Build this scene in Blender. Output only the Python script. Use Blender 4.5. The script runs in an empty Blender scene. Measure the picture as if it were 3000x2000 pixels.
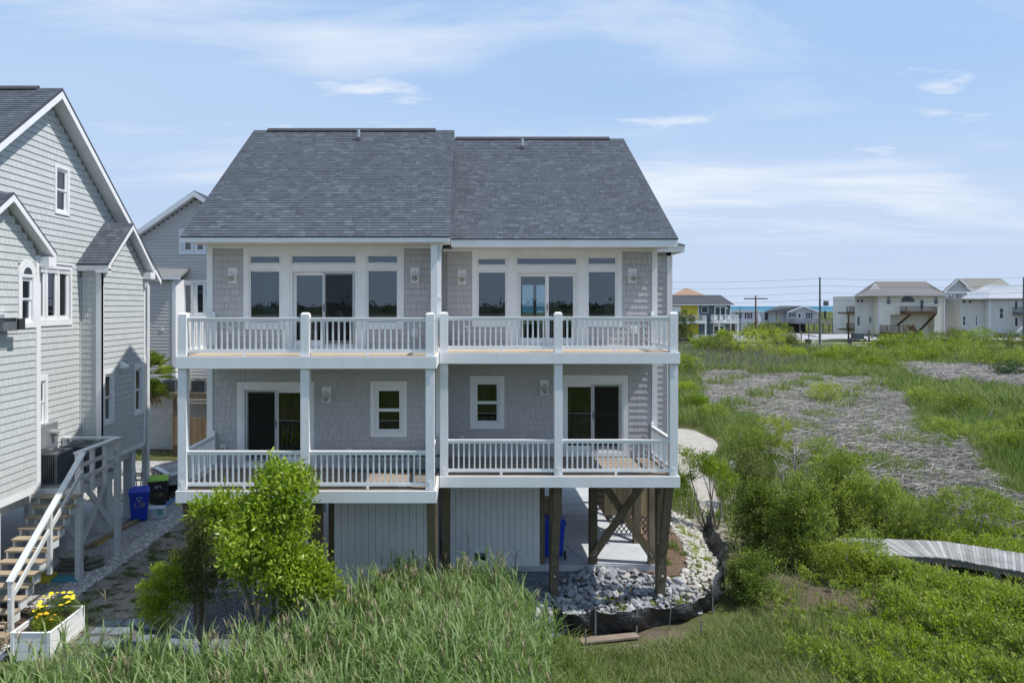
import bpy, math, random
import numpy as np
from mathutils import Vector, Matrix
SC = bpy.context.scene
COL = SC.collection
R = math.radians

# ------------------------------------------------------------------ camera
F = 2080.0; PU = 1365.0; HV = 896.0; CZ = 7.4      # focal length and principal point of the 3000 px wide photograph
cd = bpy.data.cameras.new('camera'); cam = bpy.data.objects.new('camera', cd); COL.objects.link(cam)
cd.sensor_width = 36.0; cd.sensor_fit = 'HORIZONTAL'; cd.lens = F*36.0/3000.0
cd.shift_x = (1500-PU)/3000.0; cd.shift_y = -(1000-HV)/3000.0
cd.clip_start = 0.1; cd.clip_end = 20000
cam.location = (0, 0, CZ); cam.rotation_euler = (R(90), 0, 0)
SC.camera = cam

# ------------------------------------------------------------------ light
SUN = Vector((4.5, -0.75, 7.2)).normalized()
EL = math.asin(SUN.z); AZ = math.atan2(SUN.x, SUN.y)
sd = bpy.data.lights.new('sun', 'SUN'); sd.energy = 3.3; sd.angle = R(0.6); sd.color = (1.0, 0.955, 0.89)
so = bpy.data.objects.new('sun', sd); COL.objects.link(so)
so.rotation_euler = SUN.to_track_quat('Z', 'Y').to_euler()
W = bpy.data.worlds.new('World'); SC.world = W; W.use_nodes = True
def build_world():
    nt = W.node_tree; nt.nodes.clear(); N = nt.nodes.new; L = nt.links.new
    out = N('ShaderNodeOutputWorld'); bg = N('ShaderNodeBackground')
    sky = N('ShaderNodeTexSky'); sky.sky_type = 'NISHITA'; sky.sun_disc = False
    sky.sun_elevation = EL; sky.sun_rotation = AZ; sky.altitude = 0; sky.air_density = 1.0; sky.dust_density = 0.6; sky.ozone_density = 2.0
    tc = N('ShaderNodeTexCoord'); sep = N('ShaderNodeSeparateXYZ'); L(tc.outputs['Generated'], sep.inputs[0])
    # clouds: direction projected onto a flat layer high above
    zc = N('ShaderNodeMath'); zc.operation = 'MAXIMUM'; L(sep.outputs[2], zc.inputs[0]); zc.inputs[1].default_value = 0.0
    za = N('ShaderNodeMath'); za.operation = 'ADD'; L(zc.outputs[0], za.inputs[0]); za.inputs[1].default_value = 0.11
    dx = N('ShaderNodeMath'); dx.operation = 'DIVIDE'; L(sep.outputs[0], dx.inputs[0]); L(za.outputs[0], dx.inputs[1])
    dy = N('ShaderNodeMath'); dy.operation = 'DIVIDE'; L(sep.outputs[1], dy.inputs[0]); L(za.outputs[0], dy.inputs[1])
    cb = N('ShaderNodeCombineXYZ'); L(dx.outputs[0], cb.inputs[0]); L(dy.outputs[0], cb.inputs[1])
    mp = N('ShaderNodeMapping'); L(cb.outputs[0], mp.inputs[0]); mp.inputs['Location'].default_value = (5.0, 9.1, 0); mp.inputs['Rotation'].default_value = (0, 0, R(-15)); mp.inputs['Scale'].default_value = (0.62, 1.5, 1)
    n1 = N('ShaderNodeTexNoise'); n1.inputs['Scale'].default_value = 0.9; n1.inputs['Detail'].default_value = 9; n1.inputs['Roughness'].default_value = 0.58; n1.inputs['Distortion'].default_value = 0.5
    L(mp.outputs[0], n1.inputs['Vector'])
    n2 = N('ShaderNodeTexNoise'); n2.inputs['Scale'].default_value = 0.33; n2.inputs['Detail'].default_value = 3; L(mp.outputs[0], n2.inputs['Vector'])
    r1 = N('ShaderNodeMapRange'); r1.inputs[1].default_value = 0.44; r1.inputs[2].default_value = 0.66; L(n1.outputs['Fac'], r1.inputs[0])
    r2 = N('ShaderNodeMapRange'); r2.inputs[1].default_value = 0.38; r2.inputs[2].default_value = 0.56; L(n2.outputs['Fac'], r2.inputs[0])
    mu = N('ShaderNodeMath'); mu.operation = 'MULTIPLY'; L(r1.outputs[0], mu.inputs[0]); L(r2.outputs[0], mu.inputs[1])
    mk = N('ShaderNodeMath'); mk.operation = 'MULTIPLY'; L(mu.outputs[0], mk.inputs[0]); mk.inputs[1].default_value = 0.88
    # wide thin veil
    vl = N('ShaderNodeMapRange'); vl.inputs[1].default_value = 0.35; vl.inputs[2].default_value = 0.75; vl.inputs[4].default_value = 0.34; L(n2.outputs['Fac'], vl.inputs[0])
    ad = N('ShaderNodeMath'); ad.operation = 'MAXIMUM'; ad.use_clamp = True; L(mk.outputs[0], ad.inputs[0]); L(vl.outputs[0], ad.inputs[1])
    # small puffs
    mp2 = N('ShaderNodeMapping'); L(cb.outputs[0], mp2.inputs[0]); mp2.inputs['Location'].default_value = (7.3, 2.2, 0); mp2.inputs['Scale'].default_value = (1.3, 2.2, 1); mp2.inputs['Rotation'].default_value = (0, 0, R(-15))
    n3 = N('ShaderNodeTexNoise'); n3.inputs['Scale'].default_value = 1.4; n3.inputs['Detail'].default_value = 7; n3.inputs['Roughness'].default_value = 0.55; L(mp2.outputs[0], n3.inputs['Vector'])
    r3 = N('ShaderNodeMapRange'); r3.inputs[1].default_value = 0.60; r3.inputs[2].default_value = 0.74; r3.inputs[4].default_value = 0.9; L(n3.outputs['Fac'], r3.inputs[0])
    mx = N('ShaderNodeMath'); mx.operation = 'MAXIMUM'; L(ad.outputs[0], mx.inputs[0]); L(r3.outputs[0], mx.inputs[1])
    fd = N('ShaderNodeMapRange'); fd.inputs[1].default_value = 0.02; fd.inputs[2].default_value = 0.13; L(sep.outputs[2], fd.inputs[0])
    mf = N('ShaderNodeMath'); mf.operation = 'MULTIPLY'; L(mx.outputs[0], mf.inputs[0]); L(fd.outputs[0], mf.inputs[1])
    # blue of the clear sky is graded by a gain per channel
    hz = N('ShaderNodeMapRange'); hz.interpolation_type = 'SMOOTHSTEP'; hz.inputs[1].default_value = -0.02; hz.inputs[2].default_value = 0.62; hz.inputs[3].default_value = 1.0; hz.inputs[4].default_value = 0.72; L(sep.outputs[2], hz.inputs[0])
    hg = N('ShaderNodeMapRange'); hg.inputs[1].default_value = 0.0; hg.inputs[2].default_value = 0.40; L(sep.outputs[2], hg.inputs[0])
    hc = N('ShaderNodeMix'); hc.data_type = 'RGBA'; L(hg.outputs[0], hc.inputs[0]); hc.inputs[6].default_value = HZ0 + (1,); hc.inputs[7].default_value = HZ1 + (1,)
    gain = N('ShaderNodeMix'); gain.data_type = 'RGBA'; gain.blend_type = 'MULTIPLY'; gain.inputs[0].default_value = 1.0
    L(sky.outputs[0], gain.inputs[6]); gain.inputs[7].default_value = SKY_GAIN + (1,)
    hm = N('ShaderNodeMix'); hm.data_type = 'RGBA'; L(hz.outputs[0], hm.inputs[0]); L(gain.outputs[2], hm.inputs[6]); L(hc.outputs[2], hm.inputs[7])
    cm = N('ShaderNodeMix'); cm.data_type = 'RGBA'; L(mf.outputs[0], cm.inputs[0]); L(hm.outputs[2], cm.inputs[6]); cm.inputs[7].default_value = CLOUD + (1,)
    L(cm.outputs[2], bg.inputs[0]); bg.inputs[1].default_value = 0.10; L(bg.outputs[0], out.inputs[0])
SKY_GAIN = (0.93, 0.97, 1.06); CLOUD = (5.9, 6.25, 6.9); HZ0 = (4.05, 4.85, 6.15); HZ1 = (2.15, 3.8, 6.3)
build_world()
SC.view_settings.view_transform = 'Standard'; SC.view_settings.look = 'None'
SC.view_settings.exposure = 0.55; SC.view_settings.gamma = 1.0; SC.view_settings.use_curve_mapping = False
SC.cycles.use_denoising = True
SC.cycles.max_bounces = 8; SC.cycles.transparent_max_bounces = 12
SC.cycles.sample_clamp_indirect = 6.0

# ------------------------------------------------------------------ measuring helpers (photo point on a plane -> place)
def PX(U, Y): return (U-PU)*Y/F
def PZ(V, Y): return CZ-(V-HV)*Y/F
class Crop:
    def __init__(s, ox, oy, k, Y): s.ox, s.oy, s.k, s.Y = ox, oy, k, Y
    def x(s, a): return PX(s.ox+a*s.k, s.Y)
    def z(s, b): return PZ(s.oy+b*s.k, s.Y)
def yx(U, X): return X*F/(U-PU)                    # depth of a photo column on the plane x = X

# ------------------------------------------------------------------ objects
def tag(o, label=None, cat=None, group=None, kind=None):
    if label: o['label'] = label
    if cat: o['category'] = cat
    if group: o['group'] = group
    if kind: o['kind'] = kind
    return o
def thing(name, loc, label, cat, group=None):
    o = bpy.data.objects.new(name, None); COL.objects.link(o); o.location = loc; o.empty_display_size = .3
    return tag(o, label, cat, group)
def parent_to(o, p):
    if p is not None:
        o.parent = p
        if p.type == 'EMPTY': o.matrix_parent_inverse = Matrix.Translation(-Vector(p.location))
    return o
def new_obj(name, me, parent=None):
    o = bpy.data.objects.new(name, me); COL.objects.link(o); return parent_to(o, parent)
def copy_tree(o, parent=None):
    c = o.copy(); COL.objects.link(c)
    if parent is not None:
        mpi = o.matrix_parent_inverse.copy(); c.parent = parent; c.matrix_parent_inverse = mpi
    for ch in list(o.children): copy_tree(ch, c)
    return c
def mesh_np(name, V, Fc, mat, tint=None, smooth=False):
    """V (n,3); Fc (m,k) ; tint per vertex"""
    V = np.asarray(V, dtype=np.float32); Fc = np.asarray(Fc, dtype=np.int32)
    me = bpy.data.meshes.new(name); m, k = Fc.shape
    me.vertices.add(len(V)); me.vertices.foreach_set('co', V.ravel())
    me.loops.add(m*k); me.loops.foreach_set('vertex_index', Fc.ravel())
    me.polygons.add(m); me.polygons.foreach_set('loop_start', np.arange(0, m*k, k, dtype=np.int32))
    me.polygons.foreach_set('loop_total', np.full(m, k, dtype=np.int32))
    me.polygons.foreach_set('use_smooth', np.full(m, bool(smooth), dtype=bool))
    if tint is not None:
        a = me.attributes.new('tint', 'FLOAT', 'POINT'); a.data.foreach_set('value', np.asarray(tint, dtype=np.float32))
    me.update(calc_edges=True); me.materials.append(mat)
    return me
class Frame:
    """wall frame: u along the wall, d out of it, z up"""
    def __init__(s, O, U, N, up=(0, 0, 1)):
        s.O, s.U, s.N, s.up = Vector(O), Vector(U).normalized(), Vector(N).normalized(), Vector(up).normalized()
        s.M = Matrix((s.U, -s.N, s.up)).transposed()
    def p(s, u, d, z): return s.O+s.U*u+s.N*d+s.up*z
    def mat(s, u, d, z):
        m = s.M.to_4x4(); m.translation = s.p(u, d, z); return m
def front(Y): return Frame((0, Y, 0), (1, 0, 0), (0, -1, 0))
def east(X): return Frame((X, 0, 0), (0, 1, 0), (1, 0, 0))
def west(X): return Frame((X, 0, 0), (0, -1, 0), (-1, 0, 0))
def back(Y): return Frame((0, Y, 0), (-1, 0, 0), (0, 1, 0))
class MB:
    def __init__(s, fr=None): s.v = []; s.f = []; s.fr = fr; s.t = []; s.ct = 0.5
    def add(s, vs, fs):
        b = len(s.v)
        for p in vs:
            s.v.append(tuple(s.fr.p(p[0], p[1], p[2])) if s.fr else tuple(p)); s.t.append(s.ct)
        s.f += [tuple(b+i for i in f) for f in fs]; return s
    def box(s, x0, x1, y0, y1, z0, z1):
        if x0 > x1: x0, x1 = x1, x0
        if y0 > y1: y0, y1 = y1, y0
        if z0 > z1: z0, z1 = z1, z0
        fl = [(0, 3, 2, 1), (4, 5, 6, 7), (0, 1, 5, 4), (1, 2, 6, 5), (2, 3, 7, 6), (3, 0, 4, 7)]
        if s.fr is not None: fl = [t[::-1] for t in fl]
        return s.add([(x0, y0, z0), (x1, y0, z0), (x1, y1, z0), (x0, y1, z0), (x0, y0, z1), (x1, y0, z1), (x1, y1, z1), (x0, y1, z1)], fl)
    def ring(s, u0, u1, z0, z1, w, d0, d1, wb=None, wt=None):
        wb = w if wb is None else wb; wt = w if wt is None else wt
        s.box(u0, u0+w, d0, d1, z0, z1); s.box(u1-w, u1, d0, d1, z0, z1)
        s.box(u0+w, u1-w, d0, d1, z0, z0+wb); s.box(u0+w, u1-w, d0, d1, z1-wt, z1); return s
    def beam(s, a, b, w, h, upv=(0, 0, 1)):
        a, b = Vector(a), Vector(b); d = (b-a).normalized(); up = Vector(upv)
        if abs(d.dot(up)) > .98: up = Vector((0, 1, 0))
        sx = d.cross(up).normalized(); sz = sx.cross(d).normalized()
        vs = []
        for p in (a, b):
            for i, j in ((-1, -1), (1, -1), (1, 1), (-1, 1)): vs.append(p+sx*(w/2*i)+sz*(h/2*j))
        return s.add(vs, [(0, 1, 2, 3), (7, 6, 5, 4), (0, 4, 5, 1), (1, 5, 6, 2), (2, 6, 7, 3), (3, 7, 4, 0)])
    def tube(s, pts, rs, n=8, cap=True):
        pts = [Vector(p) for p in pts]
        if not hasattr(rs, '__len__'): rs = [rs]*len(pts)
        vs = []; ref = None
        for i, p in enumerate(pts):
            d = (pts[min(i+1, len(pts)-1)]-pts[max(i-1, 0)])
            d = d.normalized() if d.length > 1e-9 else Vector((0, 0, 1))
            if ref is None: ref = Vector((0, 0, 1)) if abs(d.z) < .9 else Vector((1, 0, 0))
            sx = d.cross(ref)
            if sx.length < 1e-5: ref = Vector((0, 1, 0)); sx = d.cross(ref)
            sx.normalize(); sy = d.cross(sx).normalized()
            for k in range(n):
                a = 2*math.pi*k/n; vs.append(p+sx*(math.cos(a)*rs[i])+sy*(math.sin(a)*rs[i]))
        fs = []
        for i in range(len(pts)-1):
            for k in range(n): fs.append((i*n+k, i*n+(k+1) % n, (i+1)*n+(k+1) % n, (i+1)*n+k))
        if cap: fs.append(tuple(range(n-1, -1, -1))); fs.append(tuple((len(pts)-1)*n+k for k in range(n)))
        return s.add(vs, fs)
    def lathe(s, c, prof, n=14, axis='z'):
        vs = []; fs = []
        for r, z in prof:
            for k in range(n):
                a = 2*math.pi*k/n; p = (r*math.cos(a), r*math.sin(a), z)
                if axis == 'x': p = (z, p[0], p[1])
                if axis == 'y': p = (p[0], z, p[1])
                vs.append((c[0]+p[0], c[1]+p[1], c[2]+p[2]))
        for i in range(len(prof)-1):
            for k in range(n): fs.append((i*n+k, i*n+(k+1) % n, (i+1)*n+(k+1) % n, (i+1)*n+k))
        fs.append(tuple(range(n-1, -1, -1))); fs.append(tuple((len(prof)-1)*n+k for k in range(n)))
        return s.add(vs, fs)
    def prism(s, poly, a, b, axis='x'):
        """poly of 2D points in the plane across the axis, extruded from a to b"""
        def P(t, q): return {'x': (t, q[0], q[1]), 'y': (q[0], t, q[1]), 'z': (q[0], q[1], t)}[axis]
        n = len(poly); vs = [P(a, q) for q in poly]+[P(b, q) for q in poly]
        fs = [tuple(range(n)), tuple(range(2*n-1, n-1, -1))]+[(i, i+n, (i+1) % n+n, (i+1) % n) for i in range(n)]
        return s.add(vs, fs)
    def build(s, name, mat, parent=None, smooth=False, label=None, bevel=0, kind=None):
        me = bpy.data.meshes.new(name); me.from_pydata(s.v, [], s.f)
        import bmesh
        bm = bmesh.new(); bm.from_mesh(me); bmesh.ops.recalc_face_normals(bm, faces=bm.faces); bm.to_mesh(me); bm.free()
        if any(t != .5 for t in s.t):
            a = me.attributes.new('tint', 'FLOAT', 'POINT'); a.data.foreach_set('value', np.array(s.t, dtype=np.float32))
        if smooth: me.polygons.foreach_set('use_smooth', np.ones(len(me.polygons), dtype=bool))
        me.materials.append(mat); o = new_obj(name, me, parent)
        if bevel:
            m = o.modifiers.new('bevel', 'BEVEL'); m.width = bevel; m.segments = 2; m.limit_method = 'ANGLE'; m.angle_limit = R(40)
        if label: o['label'] = label
        if kind: o['kind'] = kind
        return o

# ------------------------------------------------------------------ materials
MATS = {}
def _nodes(name):
    m = bpy.data.materials.new(name); m.use_nodes = True; nt = m.node_tree
    b = nt.nodes['Principled BSDF']; return m, nt, b
def ramp(nt, fac, stops):
    r = nt.nodes.new('ShaderNodeValToRGB'); e = r.color_ramp.elements
    e[0].position, e[0].color = stops[0][0], tuple(stops[0][1])+(1,)
    e[1].position, e[1].color = stops[-1][0], tuple(stops[-1][1])+(1,)
    for p, c in stops[1:-1]: q = e.new(p); q.color = tuple(c)+(1,)
    nt.links.new(fac, r.inputs[0]); return r.outputs[0]
def noise(nt, scale, detail=4, rough=.55, vec=None, scl=None, dist=0, coord='Object'):
    tc = nt.nodes.new('ShaderNodeTexCoord'); v = vec or tc.outputs[coord]
    if scl:
        mp = nt.nodes.new('ShaderNodeMapping'); mp.inputs['Scale'].default_value = scl; nt.links.new(v, mp.inputs[0]); v = mp.outputs[0]
    n = nt.nodes.new('ShaderNodeTexNoise'); n.inputs['Scale'].default_value = scale; n.inputs['Detail'].default_value = detail
    n.inputs['Roughness'].default_value = rough; n.inputs['Distortion'].default_value = dist; nt.links.new(v, n.inputs['Vector']); return n.outputs['Fac']
def mixc(nt, fac, a, b, mode='MIX'):
    m = nt.nodes.new('ShaderNodeMix'); m.data_type = 'RGBA'; m.blend_type = mode
    for v, i in ((fac, 0), (a, 6), (b, 7)):
        if isinstance(v, (int, float)): m.inputs[i].default_value = v
        elif isinstance(v, tuple): m.inputs[i].default_value = v+(1,) if len(v) == 3 else v
        else: nt.links.new(v, m.inputs[i])
    return m.outputs[2]
def mth(nt, op, a, b=0.0, c=None):
    m = nt.nodes.new('ShaderNodeMath'); m.operation = op
    for v, i in ((a, 0), (b, 1), (c, 2)):
        if v is None: continue
        if isinstance(v, (int, float)): m.inputs[i].default_value = v
        else: nt.links.new(v, m.inputs[i])
    return m.outputs[0]
def mapr(nt, v, a, b, c=0., d=1.):
    m = nt.nodes.new('ShaderNodeMapRange'); nt.links.new(v, m.inputs[0])
    for i, x in enumerate((a, b, c, d)): m.inputs[i+1].default_value = x
    return m.outputs[0]
def attr(nt, name='tint'):
    a = nt.nodes.new('ShaderNodeAttribute'); a.attribute_name = name; return a.outputs['Fac']
def bump(nt, b, h, strength=.3, dist=.01):
    n = nt.nodes.new('ShaderNodeBump'); n.inputs['Strength'].default_value = strength; n.inputs['Distance'].default_value = dist
    nt.links.new(h, n.inputs['Height']); nt.links.new(n.outputs[0], b.inputs['Normal'])
def S(c): # sRGB 0-255 -> linear
    return tuple(((x/255.)/12.92 if x/255. <= .04045 else ((x/255.+.055)/1.055)**2.4) for x in c)
def solid(name, col, rough=.6, metal=0., var=.12, scale=3., scl=None, bmp=0., bscale=40., spec=.5):
    m, nt, b = _nodes(name); n = noise(nt, scale, 5, .6, scl=scl)
    lo = tuple(c*(1-var) for c in col); hi = tuple(min(1, c*(1+var)) for c in col)
    nt.links.new(ramp(nt, n, [(.3, lo), (.7, hi)]), b.inputs['Base Color'])
    b.inputs['Roughness'].default_value = rough; b.inputs['Metallic'].default_value = metal; b.inputs['Specular IOR Level'].default_value = spec
    if bmp: bump(nt, b, noise(nt, bscale, 4, .6), bmp, .01)
    return m
def siding_mat(name, col, var=.07):
    m, nt, b = _nodes(name); t = attr(nt); g = noise(nt, 14, 4, .6, scl=(6, 6, .7)); big = noise(nt, .6, 3)
    f = mth(nt, 'ADD', mth(nt, 'MULTIPLY', t, .6), mth(nt, 'MULTIPLY', g, .4))
    c = ramp(nt, f, [(.15, tuple(x*(1-var*1.3) for x in col)), (.85, tuple(x*(1+var) for x in col))])
    c = mixc(nt, mapr(nt, big, .35, .7, 0, .25), c, tuple(x*.88 for x in col))
    nt.links.new(c, b.inputs['Base Color']); b.inputs['Roughness'].default_value = .62; b.inputs['Specular IOR Level'].default_value = .35
    bump(nt, b, noise(nt, 30, 3, .6, scl=(5, 5, .5)), .35, .004); return m
def wood_mat(name, dark, light, axis='z', rough=.75):
    scl = {'x': (1.2, 14, 14), 'y': (14, 1.2, 14), 'z': (14, 14, 1.2)}[axis]
    m, nt, b = _nodes(name); g = noise(nt, 2.2, 7, .65, scl=scl, dist=.6); t = attr(nt); w = noise(nt, 1.3, 3)
    f = mth(nt, 'ADD', mth(nt, 'MULTIPLY', g, .75), mth(nt, 'MULTIPLY', t, .3))
    c = ramp(nt, f, [(.3, dark), (.5, tuple((a+c2)/2 for a, c2 in zip(dark, light))), (.75, light)])
    c = mixc(nt, mapr(nt, w, .45, .75, 0, .45), c, tuple(x*.6 for x in dark))
    nt.links.new(c, b.inputs['Base Color']); b.inputs['Roughness'].default_value = rough; b.inputs['Specular IOR Level'].default_value = .2
    bump(nt, b, g, .5, .006); return m
def shingle_mat(name, stops):
    m, nt, b = _nodes(name); t = attr(nt); g = noise(nt, 60, 3, .7); big = noise(nt, .5, 4)
    f = mth(nt, 'ADD', mth(nt, 'MULTIPLY', t, .82), mth(nt, 'MULTIPLY', g, .18))
    c = ramp(nt, f, stops); c = mixc(nt, mapr(nt, big, .4, .75, 0, .25), c, tuple(x*.75 for x in stops[0][1]))
    nt.links.new(c, b.inputs['Base Color']); b.inputs['Roughness'].default_value = .9; b.inputs['Specular IOR Level'].default_value = .2
    bump(nt, b, noise(nt, 220, 2, .8), .5, .004); return m
def leaf_mat(name, stops, rough=.45, trans=.35, spec=.4):
    m, nt, b = _nodes(name); t = attr(nt); n = noise(nt, 1.2, 3)
    f = mth(nt, 'ADD', mth(nt, 'MULTIPLY', t, .8), mth(nt, 'MULTIPLY', n, .2)); c = ramp(nt, f, stops)
    nt.links.new(c, b.inputs['Base Color']); b.inputs['Roughness'].default_value = rough; b.inputs['Specular IOR Level'].default_value = spec
    tr = nt.nodes.new('ShaderNodeBsdfTranslucent'); c2 = mixc(nt, 1.0, c, (1.0, 1.15, .55), 'MULTIPLY'); nt.links.new(c2, tr.inputs[0])
    mx = nt.nodes.new('ShaderNodeMixShader'); mx.inputs[0].default_value = trans+.07
    nt.links.new(b.outputs[0], mx.inputs[1]); nt.links.new(tr.outputs[0], mx.inputs[2])
    nt.links.new(mx.outputs[0], nt.nodes['Material Output'].inputs[0]); return m
def glass_mat(name, tint=(.35, .42, .45), refl=.08, extra=.0):
    m = bpy.data.materials.new(name); m.use_nodes = True; nt = m.node_tree; nt.nodes.clear(); N = nt.nodes.new; L = nt.links.new
    o = N('ShaderNodeOutputMaterial'); t = N('ShaderNodeBsdfTransparent'); g = N('ShaderNodeBsdfGlossy'); mx = N('ShaderNodeMixShader')
    t.inputs[0].default_value = tint+(1,); g.inputs['Roughness'].default_value = .015; g.inputs[0].default_value = (.9, .95, 1, 1)
    fr = N('ShaderNodeFresnel'); fr.inputs[0].default_value = 1.5
    a = N('ShaderNodeMath'); a.operation = 'MULTIPLY_ADD'; L(fr.outputs[0], a.inputs[0]); a.inputs[1].default_value = 1.15; a.inputs[2].default_value = refl
    bp = N('ShaderNodeBump'); bp.inputs['Strength'].default_value = .05; bp.inputs['Distance'].default_value = .02
    nz = N('ShaderNodeTexNoise'); nz.inputs['Scale'].default_value = 1.3; nz.inputs['Detail'].default_value = 1; tc = N('ShaderNodeTexCoord'); L(tc.outputs['Object'], nz.inputs[0]); L(nz.outputs['Fac'], bp.inputs['Height']); L(bp.outputs[0], g.inputs['Normal'])
    L(a.outputs[0], mx.inputs[0]); L(t.outputs[0], mx.inputs[1]); L(g.outputs[0], mx.inputs[2]); L(mx.outputs[0], o.inputs[0]); return m
M = {}
M['white'] = solid('white_paint', (.79, .80, .81), .42, var=.05, scale=2.2, scl=(1, 1, .6), bmp=.05, bscale=25)
M['white2'] = solid('white_wrapped_wood', (.77, .785, .80), .5, var=.07, scale=9, scl=(3, 3, .5), bmp=.22, bscale=30)
M['offwhite'] = solid('weathered_white_paint', (.62, .64, .64), .6, var=.12, scale=3, bmp=.15, bscale=22)
M['fixture'] = solid('pale_fixture_paint', (.62, .61, .57), .4)
M['siding'] = siding_mat('grey_shake_siding', (.485, .475, .48), .035)
M['siding_gap'] = siding_mat('grey_backing_gap_shade', (.36, .345, .34), .03); M['green_gap'] = siding_mat('sage_backing_gap_shade', (.22, .24, .23), .03); M['beige_gap'] = siding_mat('beige_backing_gap_shade', (.22, .20, .195), .03)  # backings darkened so the slits carry course shadow lines in their colour
M['green'] = siding_mat('sage_shake_siding', (.535, .565, .56), .04)
M['beige'] = siding_mat('beige_siding', (.56, .535, .51), .05)
M['shingle'] = shingle_mat('grey_asphalt_shingle', [(.05, (.066, .075, .091)), (.4, (.086, .098, .119)), (.7, (.106, .120, .146)), (.97, (.140, .157, .190))])
M['shingle_l'] = shingle_mat('light_grey_shingle', [(.1, (.20, .21, .21)), (.9, (.38, .40, .40))])
M['ridge'] = solid('ridge_cap', (.045, .045, .052), .9)
M['glass'] = glass_mat('window_glass', (.42, .52, .56), .065)
M['glass_d'] = glass_mat('dark_window_glass', (.34, .38, .38), .03)
M['screen'] = solid('door_screen', (.05, .05, .05), .8)
def screen_mat():
    m = bpy.data.materials.new('insect_screen'); m.use_nodes = True; nt = m.node_tree; nt.nodes.clear(); N = nt.nodes.new; L = nt.links.new
    o = N('ShaderNodeOutputMaterial'); t = N('ShaderNodeBsdfTransparent'); g = N('ShaderNodeBsdfDiffuse'); mx = N('ShaderNodeMixShader'); g.inputs[0].default_value = (.03, .03, .032, 1)
    mx.inputs[0].default_value = .32; L(t.outputs[0], mx.inputs[1]); L(g.outputs[0], mx.inputs[2]); L(mx.outputs[0], o.inputs[0]); return m
M['screen'] = screen_mat()
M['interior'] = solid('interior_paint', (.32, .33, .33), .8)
M['curtain'] = solid('curtain_cloth', (.55, .58, .58), .8)
M['deck_sunlit'] = wood_mat('sunlit_deck_boards', (.40, .32, .23), (.62, .53, .41), 'x')  # upper decks: sunlit tan put into the board colour
M['deck'] = wood_mat('brown_deck_boards', (.21, .165, .13), (.42, .35, .28), 'x')  # lower decks: brown grey of their shade put into the board colour
M['pile'] = wood_mat('treated_pile_wood', (.065, .055, .036), (.20, .165, .11), 'z')
M['cedar'] = wood_mat('fresh_treated_wood', (.27, .20, .115), (.52, .40, .25), 'z')
M['brace'] = wood_mat('brace_wood', (.13, .105, .065), (.32, .26, .17), 'z')
M['tread'] = wood_mat('tread_wood', (.27, .21, .14), (.50, .41, .29), 'x')
M['fence'] = wood_mat('fence_wood', (.18, .12, .07), (.33, .24, .15), 'z')
M['grey_wood'] = wood_mat('weathered_grey_wood', (.16, .155, .15), (.44, .44, .43), 'y')
M['brown_wood'] = wood_mat('brown_stained_wood', (.10, .062, .035), (.22, .15, .09), 'z')
M['concrete'] = solid('concrete', (.44, .45, .46), .7, var=.1, scale=1.6, bmp=.1, bscale=30)
M['metal'] = solid('galvanised_metal', (.50, .52, .55), .38, .7)
M['dark'] = solid('dark_grey_plastic', (.03, .032, .035), .5)
M['black'] = solid('black_rubber', (.012, .012, .012), .6)
M['acgrey'] = solid('grey_enamel', (.13, .145, .155), .45)
M['blue'] = solid('blue_plastic', (.012, .055, .52), .4, var=.08)
M['lime'] = solid('lime_plastic', (.28, .52, .03), .4)
M['teal'] = solid('teal_fibreglass', (.03, .16, .15), .45)
M['silver'] = solid('silver_car_paint', (.45, .47, .50), .25, .55, var=.02)
M['amber'] = solid('amber_lens', (.75, .20, .02), .25)
M['lens'] = solid('clear_lens', (.30, .32, .30), .12)
M['trunk'] = solid('bark', (.27, .25, .22), .85, var=.25, scale=12, bmp=.4)
M['deadwood'] = solid('grey_dead_wood', (.33, .31, .29), .85, var=.2, scale=12)
# ------------------------------------------------------------------ ground
def sst(a, b, x):
    t = np.clip((x-a)/(b-a), 0, 1); return t*t*(3-2*t)
_rs = np.random.RandomState(7)
_W = [(_rs.uniform(-1, 1, 2)*s, _rs.uniform(0, 6.28), a) for s, a in ((.35, .05), (.8, .035), (.9, .03), (2.1, .014), (2.6, .012), (3.4, .01)) for _ in range(2)]
def H(x, y):
    x = np.asarray(x, dtype=float); y = np.asarray(y, dtype=float)
    edge = np.where(x < -7, 15.6, np.where(x > 2.0, 19.4, 18.2))
    edge = 15.6+(18.2-15.6)*sst(-8.5, -6.8, x)+(19.3-18.2)*sst(1.2, 2.6, x)
    inside = sst(-1.6, .4, y-edge)*(1-sst(6.4, 8.4, x))
    far = sst(26, 36, y)
    low = -.38+.38*np.maximum(inside, far)
    yard = -.10*(1-sst(-8.5, -7, x))*sst(14, 16, y)*(1-sst(27, 33, y))
    h = low+yard
    dist = np.clip((y-15)/40., .25, 1.4)
    w = sum(a*np.sin(x*k[0]+y*k[1]+p) for k, p, a in _W)
    h = h+w*dist*(1-.8*inside)
    du = sst(255, 300, y)*(1-sst(345, 385, y))
    h = h+du*(3.3+.5*np.sin(x*.045+1)+.35*np.sin(x*.11+2)+.2*np.sin(x*.31+y*.1))+ -3.5*sst(365, 400, y)
    return h
def Hs(x, y): return float(H(x, y))
def gcoords(lo, hi, a, b, step, grow=1.16):
    c = list(np.arange(a, b+step/2, step)); s = step
    while c[-1] < hi: s *= grow; c.append(min(hi, c[-1]+s))
    s = step
    while c[0] > lo: s *= grow; c.insert(0, max(lo, c[0]-s))
    return np.array(c)
def tensor(xs, ys, zf):
    X, Y = np.meshgrid(xs, ys); V = np.stack([X.ravel(), Y.ravel(), zf(X, Y).ravel()], 1)
    nx, ny = len(xs), len(ys); i = np.arange(nx-1)[None, :]+np.arange(ny-1)[:, None]*nx
    Fc = np.stack([i, i+1, i+1+nx, i+nx], -1).reshape(-1, 4); return V, Fc
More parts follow.
